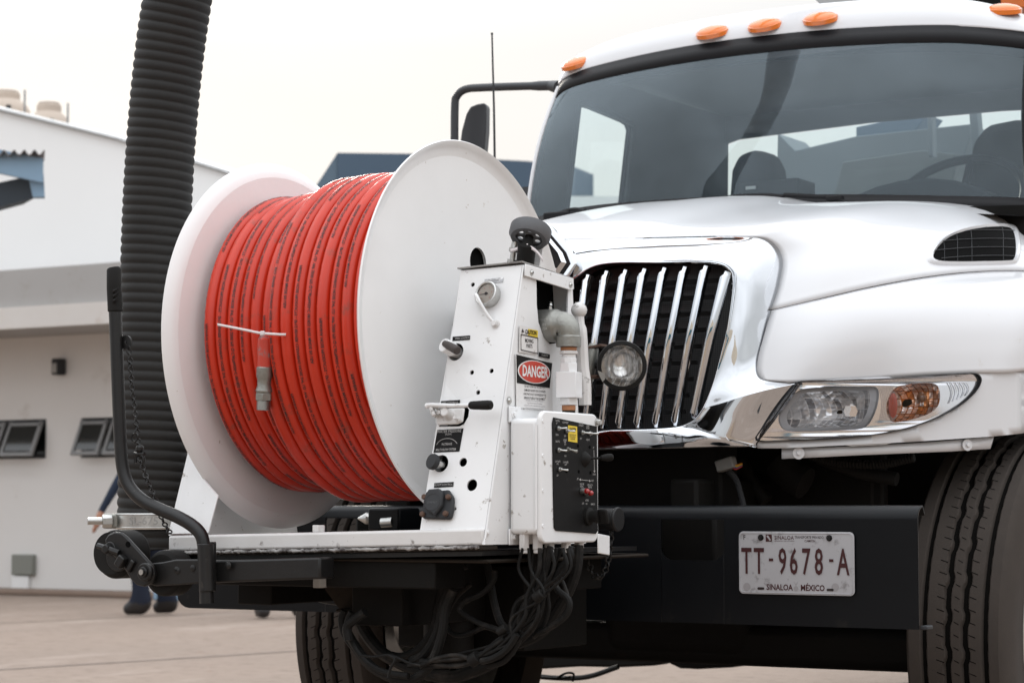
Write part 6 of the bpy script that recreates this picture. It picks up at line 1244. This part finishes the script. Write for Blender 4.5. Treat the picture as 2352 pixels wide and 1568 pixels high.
# printing that runs along the turns
PRT = 'PIRANHA HOSE PRODUCTS - SP12 SEWER CLEANING HOSE 3/4" I.D. WP 2500 PSI Q.C.#796650-C 081825 0703 MADE IN USA    '
def print_line(L, i0, i1, st, size, off):
    vs, fs = text_geo(st, .022); x0_ = min(p.x for p in vs); m_ = MB(); out_ = []
    for p in vs:
        s_ = (p.x - x0_) * size * .98; r_ = L[0][2] + hr; dth = s_ / r_; t_ = i0 / NP + dth / (2 * math.pi)
        ax = L[0][0] + HD * t_; an = L[0][1] + 2 * math.pi * t_; w_ = (p.y * size) * -1 + off * hr; phi = w_ / hr
        c = cen((ax, an, L[0][2])); rad = (rp(ax, an, 1) - rp(ax, an, 0)); out_.append(c + rad * (hr * 1.012 * math.cos(phi)) + AX * (hr * 1.012 * math.sin(phi)))
    m_.add(out_, fs); m_.build('hose_print', M['ink'], hose, weld=False)
def lines(L, frm):
    tot = len(L) - 1; i = frm; k = 0; size = .0098
    vs, _ = text_geo(PRT.strip(), .022); ln_ = (max(p.x for p in vs) - min(p.x for p in vs)) * size * .98; step = ln_ / (2 * math.pi * L[0][2]) * NP
    while i + step < tot:
        if True: print_line(L, i, i + step, PRT.strip(), size, .05 + .25 * math.sin(k * 1.7)); k += 1
        i += step + NP * .07
lines(lay1[:int(NP * 9.2)] if len(lay1) > NP * 9 else lay1, 4); lines(lay2, 20)
# ================================================================== zip tie round the tail
zt3 = thing('cable_tie', 'thin white nylon cable tie holding the loose red hose end', 'cable tie', tuple(q1_))
yk = q1_.y - hr
zp = [(499, 745, .012), (530, 751, .010), (565, 758, .006), (588, 763, -.004), (600, 765, -.010), (612, 766, -.014), (630, 767, -.008), (645, 768, .0), (657, 768, .008)]
L = cr1([on(u, v, y=yk + dy - .004) for u, v, dy in zp], 5); m_ = MB(); m_.grid([[p - V((0, 0, .0028)), p + V((0, 0, .0028))] for p in L]); m_.build('strap', M['tie'], zt3, solid=.0014)
m_ = MB(); m_.box(on(603, 765, y=yk - .018), (.011, .006, .010)); m_.build('lock', M['tie'], zt3, bevel=.0015)

# ================================================================== BLACK SUCTION HOSE (the wide ribbed one)
YS = -.28
sp = [(352, 1262, YS), (350, 1180, YS), (352, 1050, YS), (353, 900, YS), (355, 700, YS), (358, 560, YS), (365, 400, YS), (376, 250, YS), (391, 110, YS), (407, 0, YS), (430, -150, YS)]
ctl = [on(u, v, y=y_) for u, v, y_ in sp]; e_ = ctl[-1]; dirn = (ctl[-1] - ctl[-2]).normalized()
ctl += [e_ + dirn * .35, e_ + dirn * .75 + V((.02, .03, 0)), e_ + dirn * 1.05 + V((.08, .22, 0))]
dense = cr1(ctl, 60); cum = [0]
for a, b in zip(dense, dense[1:]): cum.append(cum[-1] + (b - a).length)
def atl(s_):
    import bisect
    i = min(max(bisect.bisect(cum, s_) - 1, 0), len(cum) - 2); return dense[i].lerp(dense[i + 1], (s_ - cum[i]) / max(1e-9, cum[i + 1] - cum[i]))
PIT = .0262; NR = 40; steps = int(cum[-1] / (PIT / 10)); m_ = MB(); vs = []; prev = None
RS = .0945
for i in range(steps + 1):
    s_ = i * PIT / 10; p = atl(s_); t_ = (atl(min(s_ + .02, cum[-1])) - atl(max(s_ - .02, 0))).normalized()
    n_ = V((1, 0, 0)); n_ = (n_ - t_ * n_.dot(t_)).normalized(); b_ = t_.cross(n_)
    for j in range(NR):
        a_ = 2 * math.pi * j / NR; f_ = (s_ / PIT + j / NR) % 1; wob = 1 + .004 * noise.noise(V((s_ * 9, math.cos(a_), math.sin(a_))))
        rr_ = (RS - .0045 + .0045 * abs(math.sin(math.pi * f_)) ** .75) * wob; vs.append(p + n_ * math.cos(a_) * rr_ + b_ * math.sin(a_) * rr_)
m_.add(vs, [(i * NR + j, i * NR + (j + 1) % NR, (i + 1) * NR + (j + 1) % NR, (i + 1) * NR + j) for i in range(steps) for j in range(NR)])
suc = thing('suction_hose', 'thick black ribbed rubber suction hose rising out of the picture left of the reel', 'hose', tuple(ctl[0]))
m_.build('ribbed_tube', M['suction'], suc, ang=70, weld=False)
ctop = ctl[-1]; m_ = MB(); m_.tube(cr1([ctop - V((.04, .10, .2)), ctop, ctop + V((.10, .35, .22)), ctop + V((.25, 1.2, .22)), ctop + V((.7, 4.5, .12))], 8), .12, 24); m_.build('boom_pipe', M['truck'], truck)
m_ = MB(); c_ = atl(.02); m_.tube([c_ - V((0, 0, .01)), c_ + V((0, 0, .012))], .088, 32); m_.build('hose_end', M['rubber'], suc)
# clamp with stamped lettering and bolt
cl = thing('hose_clamp', 'galvanised band clamp with a protruding bolt round the foot of the suction hose', 'clamp', tuple(on(330, 1196, y=YS)))
cc = on(352, 1196, y=YS); vA, vB = 20, 20
m_ = MB(); hB = .0215; m_.lathe([(RS + .001, -hB), (RS + .006, -hB), (RS + .007, -hB * .8), (RS + .004, -hB * .7), (RS + .004, hB * .7), (RS + .007, hB * .8), (RS + .006, hB), (RS + .001, hB)], cc, (0, 0, 1), 64); cb2 = m_.build('clamp_band', M['chrome2'], cl)
m_ = MB(); sd_ = (-RGT * 1 + V((0, 0, 0))).normalized(); pe = cc + sd_ * (RS + .002); m_.box(pe + sd_ * .012 - FWD0 * .02, (.045, .035, .040), Matrix.Rotation(YAW, 3, 'Z')); m_.build('clamp_lug', M['galv'], cl, bevel=.006)
bp_ = pe + sd_ * .018 - FWD0 * .04; bdir = (sd_ * 1 - FWD0 * .35).normalized(); m_ = MB(); m_.tube([bp_ - bdir * .01, bp_ + bdir * .016], .017, 6); m_.tube([bp_ + bdir * .016, bp_ + bdir * .055], .0095, 14); m_.build('clamp_bolt', M['chrome2'], cl, bevel=.001)
tf_ = Face(cc - FWD0 * (RS + .006), -FWD0, RGT); m_ = MB(); vs, fs = text_geo('SL-675', .01); out_ = []
for p in vs:
    a_ = (p.x * .030) / (RS + .0045) - .12; out_.append(cc + V((0, 0, p.y * .030)) + (-FWD0 * math.cos(a_) + RGT * math.sin(a_)) * (RS + .0052))
m_.add(out_, fs); m_.build('stamped_lettering', mat('stamped_zinc', (.38, .38, .37), .5, metal=.6), cl, weld=False)

# ================================================================== ROLLER ARM at the lower left
YA = -.965; arm = thing('roller_arm', 'black steel roller arm with two rubber rollers and an upright curved guide bar', 'roller arm', tuple(on(430, 1310, y=YA)))
AF = Face(V((0, YA, 0)), V((0, -1, 0)), V((1, 0, 0)))
def ap(pts, h, th, name, mt='blacksteel', bev=.003, parent=None): m_ = MB(); m_.prism([AF.at(u, v, h) for u, v in pts], V((0, -th, 0))); return m_.build(name, M[mt], parent or arm, bevel=bev)
ap([(415, 1284), (497, 1286), (735, 1279), (735, 1329), (500, 1338), (415, 1340)], -.055, .055, 'square_tube', bev=.005)
ap([(380, 1290), (410, 1284), (497, 1284), (500, 1336), (420, 1342), (365, 1345), (310, 1330), (290, 1300)], .001, .010, 'arm_plate')
ap([(264, 1252), (262, 1238), (270, 1226), (285, 1220), (300, 1222), (312, 1232), (372, 1298), (376, 1318), (370, 1336), (352, 1346), (334, 1342), (322, 1330), (296, 1288), (270, 1268)], .022, .011, 'link_plate', bev=.004)
def cyl_y(u, v, rpx, y0_, y1_, name, mt, bev=.004, n=48, parent=None):
    c_ = AF.at(u, v); r_ = rpx / (FPX / (c_ - CAM).dot(FWD)); m_ = MB(); m_.cyl(V((c_.x, y0_, c_.z)), V((c_.x, y1_, c_.z)), r_, n=n); return m_.build(name, M[mt], parent or arm, bevel=bev)
w1 = cyl_y(268, 1272, 56, YA + .06, YA - .014, 'roller', 'rubber', .010); cyl_y(284, 1277, 34, YA - .014, YA - .022, 'roller_hub', 'blacksteel', .002, parent=w1); cyl_y(262, 1270, 49, YA - .0125, YA - .0155, 'roller_ring', 'rubber', .001, parent=w1)
w2 = cyl_y(367, 1316, 53, YA + .07, YA + .006, 'roller', 'rubber', .010)
cyl_y(359, 1312, 21, YA - .032, YA - .044, 'pivot_boss', 'blacksteel', .003); cyl_y(359, 1312, 12, YA - .044, YA - .049, 'pivot_bolt', 'blacksteel', .002); 
m_ = MB(); p = AF.at(359, 1312, .050); m_.tube([p, p + V((0, -.004, 0))], .007, 6); m_.build('hex_socket', M['chrome2'], arm)
m_ = MB(); p = AF.at(275, 1259, .030); bolt(m_, p, (0, -1, 0), .011, .022); m_.build('bolt', M['blacksteel'], arm, bevel=.002); m_ = MB(); m_.tube([AF.at(252, 1252, .04), AF.at(275, 1258, .045), AF.at(300, 1268, .04)], .007, 8); m_.build('split_pin', M['blacksteel'], arm)
m_ = MB(); p = AF.at(316, 1249, .032); m_.lathe([(0, 0), (.007, 0), (.007, .002), (0, .002)], p, (0, -1, 0), 16); m_.build('pin_hole', M['dark'], arm)
m_ = MB(); m_.box(AF.at(306, 1288, .042), (.020, .018, .028), Matrix.Rotation(R(35), 3, 'Y')); m_.box(AF.at(325, 1298, .036), (.012, .012, .03), Matrix.Rotation(R(35), 3, 'Y')); m_.build('latch', M['blacksteel'], arm, bevel=.003)
for u, v in ((413, 1320), (450, 1316), (530, 1310), (415, 1322)):
    m_ = MB(); p = AF.at(u, v - 12, .010); m_.sphere(p, .009, 10, (1, .5, 1)); m_.build('rivet', M['blacksteel'], arm)
GB = [(262, 640), (264, 700), (267, 780), (270, 860), (274, 960), (279, 1050), (287, 1095), (303, 1125), (330, 1150), (365, 1168), (405, 1185), (440, 1205), (462, 1228), (470, 1262)]
hy_ = [YA - .02] * 14; L = cr1([on(u, v, y=YA - .03) for u, v in GB], 5); m_ = MB(); m_.tube(L, .0150, 16); gb = m_.build('guide_bar', M['blacksteel'], arm)
L = [on(u, v, y=YA - .03) for u, v in ((261, 614), (261, 616), (262, 620), (262, 660), (264, 690), (265, 714), (265, 716))]; m_ = MB(); m_.tube(L, [.010, .015, .0172, .0172, .0178, .0178, .0158], 20); m_.build('grip_sleeve', M['rubber'], gb)
for k in range(3): m_ = MB(); p = on(264, 668 + k * 11, y=YA - .047); m_.tube([p + V((-.009, .004, -.006)), p + V((0, -.002, 0)), p + V((.009, .003, .007))], [.001, .004, .001], 6); m_.build('sleeve_wrinkle', M['rubber'], gb)
L = [on(u, v, y=YA - .03) for u, v in ((472, 1248), (476, 1358))]; m_ = MB(); m_.tube([L[0], L[0] + V((0, 0, -.004)), L[1]], .0185, 20); m_.build('sleeve', M['blacksteel'], arm, bevel=.002)
L = [on(u, v, y=YA - .03) for u, v in ((474, 1355), (475, 1385))]; m_ = MB(); m_.tube(L, .016, 16); m_.build('bar_end', M['blacksteel'], arm)
m_ = MB(); m_.box(on(486, 1300, y=YA - .012), (.012, .02, .11)); m_.build('sleeve_web', M['blacksteel'], arm, bevel=.002)
# ---- chains
def chain(label, pts, ll, wire, n_max, cat='chain', group='black chains'):
    D = cr1(pts, 20); cu = [0]
    for a, b in zip(D, D[1:]): cu.append(cu[-1] + (b - a).length)
    t = thing('chain', label, cat, tuple(D[0]), group); pit = ll - wire * 2.1; n = int(cu[-1] / pit); base_ = None
    hl = ll / 2 - wire; hw_ = wire * 1.55; lp = []
    for a_ in range(12):
        q = 2 * math.pi * a_ / 12; x = math.cos(q) * hw_; z = math.sin(q) * hw_ + (hl - hw_) * (1 if math.sin(q) > 0 else -1); lp.append(V((x, 0, z)))
    m_ = MB(); m_.tube(lp, wire / 2, 6, closed=True)
    for i in range(n):
        s_ = (i + .5) * pit; j = max(k for k in range(len(cu)) if cu[k] <= s_); j = min(j, len(D) - 2); p = D[j].lerp(D[j + 1], (s_ - cu[j]) / max(1e-9, cu[j + 1] - cu[j])); d = (D[j + 1] - D[j]).normalized()
        if base_ is None: base_ = m_.build('link', M['blacksteel'], t); o = base_
        else: o = base_.copy(); COL.objects.link(o)
        o.matrix_parent_inverse = Matrix.Translation(t.location).inverted(); o.matrix_basis = Matrix.Translation(p) @ d.to_track_quat('Z', 'Y').to_matrix().to_4x4() @ Matrix.Rotation(R(90 * (i % 2) + 30 + random.uniform(-12, 12)), 4, 'Z')
    return t
yc_ = YA - .02
ch1 = chain('thin black chain hanging along the curved guide bar left of the reel', [on(u, v, y=yc_) for u, v in ((292, 782), (298, 820), (302, 880), (309, 940), (316, 1000), (321, 1050), (330, 1080), (345, 1120), (360, 1155), (372, 1190), (386, 1216), (394, 1224))], .0185, .0038, 99)
m_ = MB(); p = on(290, 786, y=yc_); m_.lathe([(.0, -.003), (.016, -.003), (.016, .003), (0, .003)], p, (0, -1, 0), 20); m_.build('anchor_tab', M['blacksteel'], arm)
m_ = MB(); p = on(321, 1050, y=yc_); m_.tube([p + V((.012 * math.cos(R(a_)), 0, .014 * math.sin(R(a_)) - .006)) for a_ in range(-30, 230, 20)], .004, 8); m_.tube([p + V((-.016, 0, .008)), p + V((.014, 0, .008))], .0045, 8); m_.sphere(p + V((0, 0, .02)), .010, 10); m_.build('shackle', M['blacksteel'], ch1)
m_ = MB(); p = on(309, 1005, y=yc_); m_.tube([p + V((.008 * math.cos(R(a_)), 0, .010 * math.sin(R(a_)))) for a_ in range(0, 360, 30)], .0022, 6, closed=True); m_.build('hook', M['blacksteel'], ch1)
ch2 = chain('short black safety chain hanging beside the switch box in front of the bumper', [on(u, v, y=-.35) for u, v in ((1405, 1205), (1403, 1240), (1398, 1280), (1390, 1310), (1376, 1326), (1362, 1318), (1352, 1290), (1346, 1262))], .022, .0045, 99)
m_ = MB(); a = on(1372, 1192, y=-.35); m_.tube([a, a + V((.05, .0, 0))], .026, 20); m_.tube([a + V((.05, 0, 0)), a + V((.058, 0, 0))], .029, 20); cpp = m_.build('coupling', M['blacksteel'], P, bevel=.003)

# ================================================================== CABLES under the console
cbs = thing('cable_bundle', 'tangle of dusty black cables and hoses looping below the console and switch box', 'cables', tuple(on(1100, 1530, y=-.55)))
def c1(x, y): return (1300 + x / 1.68) / 1.7415, (2000 + y / 1.68) / 1.7415
def cable(pts, r_, y0_=-.6, dy=None, mt='cable', name='cable'):
    r_ *= .64; L = [on(*c1(x, y), y=y0_ + (dy[i] if dy else 0)) for i, (x, y) in enumerate(pts)]; m_ = MB(); m_.tube(cr1(L, 7), r_, 10); return m_.build(name, M[mt], cbs)
px_ = .00055  # metres per crop pixel at this distance
cable([(1385, 310), (1400, 420), (1415, 560), (1420, 700), (1410, 800), (1375, 880), (1300, 960)], .0105, -.70)
cable([(1440, 310), (1420, 400), (1440, 520), (1425, 640), (1380, 740), (1330, 860), (1290, 940)], .010, -.72)
cable([(1490, 320), (1470, 420), (1440, 540), (1390, 620), (1300, 680), (1265, 760), (1240, 900), (1180, 1040), (1100, 1110)], .0105, -.74)
cable([(1515, 310), (1490, 440), (1450, 560), (1400, 640), (1330, 720), (1310, 820), (1285, 920), (1220, 1020), (1120, 1085)], .0115, -.75)
cable([(1590, 320), (1540, 430), (1500, 540), (1495, 640), (1500, 740), (1460, 850), (1400, 920)], .0085, -.72)
cable([(1660, 310), (1630, 400), (1560, 460), (1500, 520), (1470, 620), (1440, 760), (1380, 880)], .0115, -.70)
cable([(1640, 320), (1650, 380), (1590, 450), (1545, 540), (1560, 600), (1630, 660), (1640, 720), (1600, 790), (1500, 860), (1440, 890)], .0120, -.73)
cable([(1570, 500), (1600, 560), (1630, 640)], .008, -.70)
cable([(1700, 300), (1690, 450), (1640, 600), (1560, 740), (1480, 860), (1400, 920), (1300, 960)], .020, -.62)
cable([(1140, 470), (1130, 540), (1060, 620), (940, 680), (905, 730), (960, 780), (1050, 830), (1140, 860), (1230, 890)], .0105, -.74)
cable([(1080, 380), (1100, 480), (1120, 600), (1145, 720), (1180, 820), (1230, 870)], .0135, -.70)
cable([(1175, 885), (1080, 850), (1000, 880), (920, 905), (850, 890), (810, 830), (830, 740), (880, 650), (980, 560)], .0095, -.70)
cable([(960, 430), (880, 460), (810, 540), (760, 700), (730, 860), (640, 990), (520, 1050), (430, 1040)], .0160, -.68)
cable([(850, 560), (800, 680), (770, 820), (730, 940), (660, 1040), (580, 1080)], .017, -.74)
cable([(860, 600), (810, 720), (790, 880), (740, 1040), (680, 1140), (580, 1205), (470, 1195), (380, 1160), (290, 1090), (200, 970), (140, 870)], .0165, -.78)
cable([(180, 750), (150, 830), (170, 920), (240, 1040), (330, 1120), (430, 1160), (560, 1180)], .012, -.80)
cable([(130, 740), (110, 800), (130, 900), (200, 1000), (300, 1120), (420, 1190), (540, 1225)], .0125, -.76)
cable([(220, 780), (280, 900), (380, 1020), (520, 1100), (680, 1160), (850, 1185), (980, 1150), (1120, 1090), (1250, 1000)], .0235, -.66)
cable([(270, 750), (200, 800), (150, 850), (160, 940)], .017, -.82)
cable([(640, 1110), (760, 1060), (880, 1040), (1000, 1060), (1100, 1000), (1200, 930)], .008, -.80)
cable([(700, 1120), (840, 1080), (960, 1080), (1060, 1030), (1150, 950), (1230, 890)], .009, -.78)
cable([(560, 1110), (700, 1100), (900, 1110), (1040, 1060), (1130, 1000)], .0085, -.79)
cable([(1050, 1080), (1130, 1060), (1220, 1000), (1290, 900)], .012, -.80)
cable([(1090, 1110), (1200, 1080), (1280, 980), (1320, 880)], .0115, -.78)
cable([(230, 1040), (330, 1050), (440, 1040), (560, 1090), (640, 1110)], .0045, -.84)
for x, y, w_ in ((1005, 1065, .036), (1190, 870, .022), (1435, 640, .026), (430, 1120, .034)):
    p = on(*c1(x, y), y=-.80); m_ = MB(); m_.cyl(p - V((.010, 0, .006)), p + V((.010, 0, .006)), w_ * .42, n=16); 
    m_.v = [tuple(V(q)) for q in m_.v]; m_.build('cable_wrap', M['rubber'], cbs, bevel=.002) if w_ != .034 else None
cable([(430, 1040), (470, 1070), (440, 1130), (425, 1190)], .005, -.86)
cable([(1180, 1140), (1300, 1180), (1450, 1190), (1580, 1195), (1650, 1185)], .007, 1.6, mt='rubber'); cable([(1560, 1190), (1620, 1160), (1670, 1165), (1665, 1215)], .006, 1.6, mt='rubber')
for k in range(9):
    xa_, xb_ = 1330 + k * 38, 1100 + 40 * k % 170; cable([(xa_, 320), (xa_ + random.uniform(-30, 20), 470), (1420 + random.uniform(-70, 90), 640), (1330 + random.uniform(-80, 110), 790), (1200 + random.uniform(-60, 90), 960), (980 + random.uniform(-90, 90), 1060 + random.uniform(-30, 30)), (640, 1090 + random.uniform(-30, 40))], random.uniform(.0045, .0075), -.77 + random.uniform(-.03, .03))
cable([(350, 770), (430, 760), (500, 765), (540, 790)], .006, -.5)
# two steel tubes with a clip behind the arm
tbs = thing('hydraulic_pipes', 'pair of black hydraulic pipes with a clip under the reel frame', 'pipes', tuple(on(700, 1355, y=-.3)))
for dv in (0, 14):
    m_ = MB(); m_.tube(cr1([on(u, v + dv, y=-.30) for u, v in ((600, 1330), (640, 1335), (700, 1352), (760, 1366), (830, 1372))], 5), .0085, 12); m_.build('pipe', M['blackpaint'], tbs)
m_ = MB(); m_.box(on(665, 1347, y=-.31), (.03, .02, .05)); m_.build('clip', M['blacksteel'], tbs, bevel=.004)
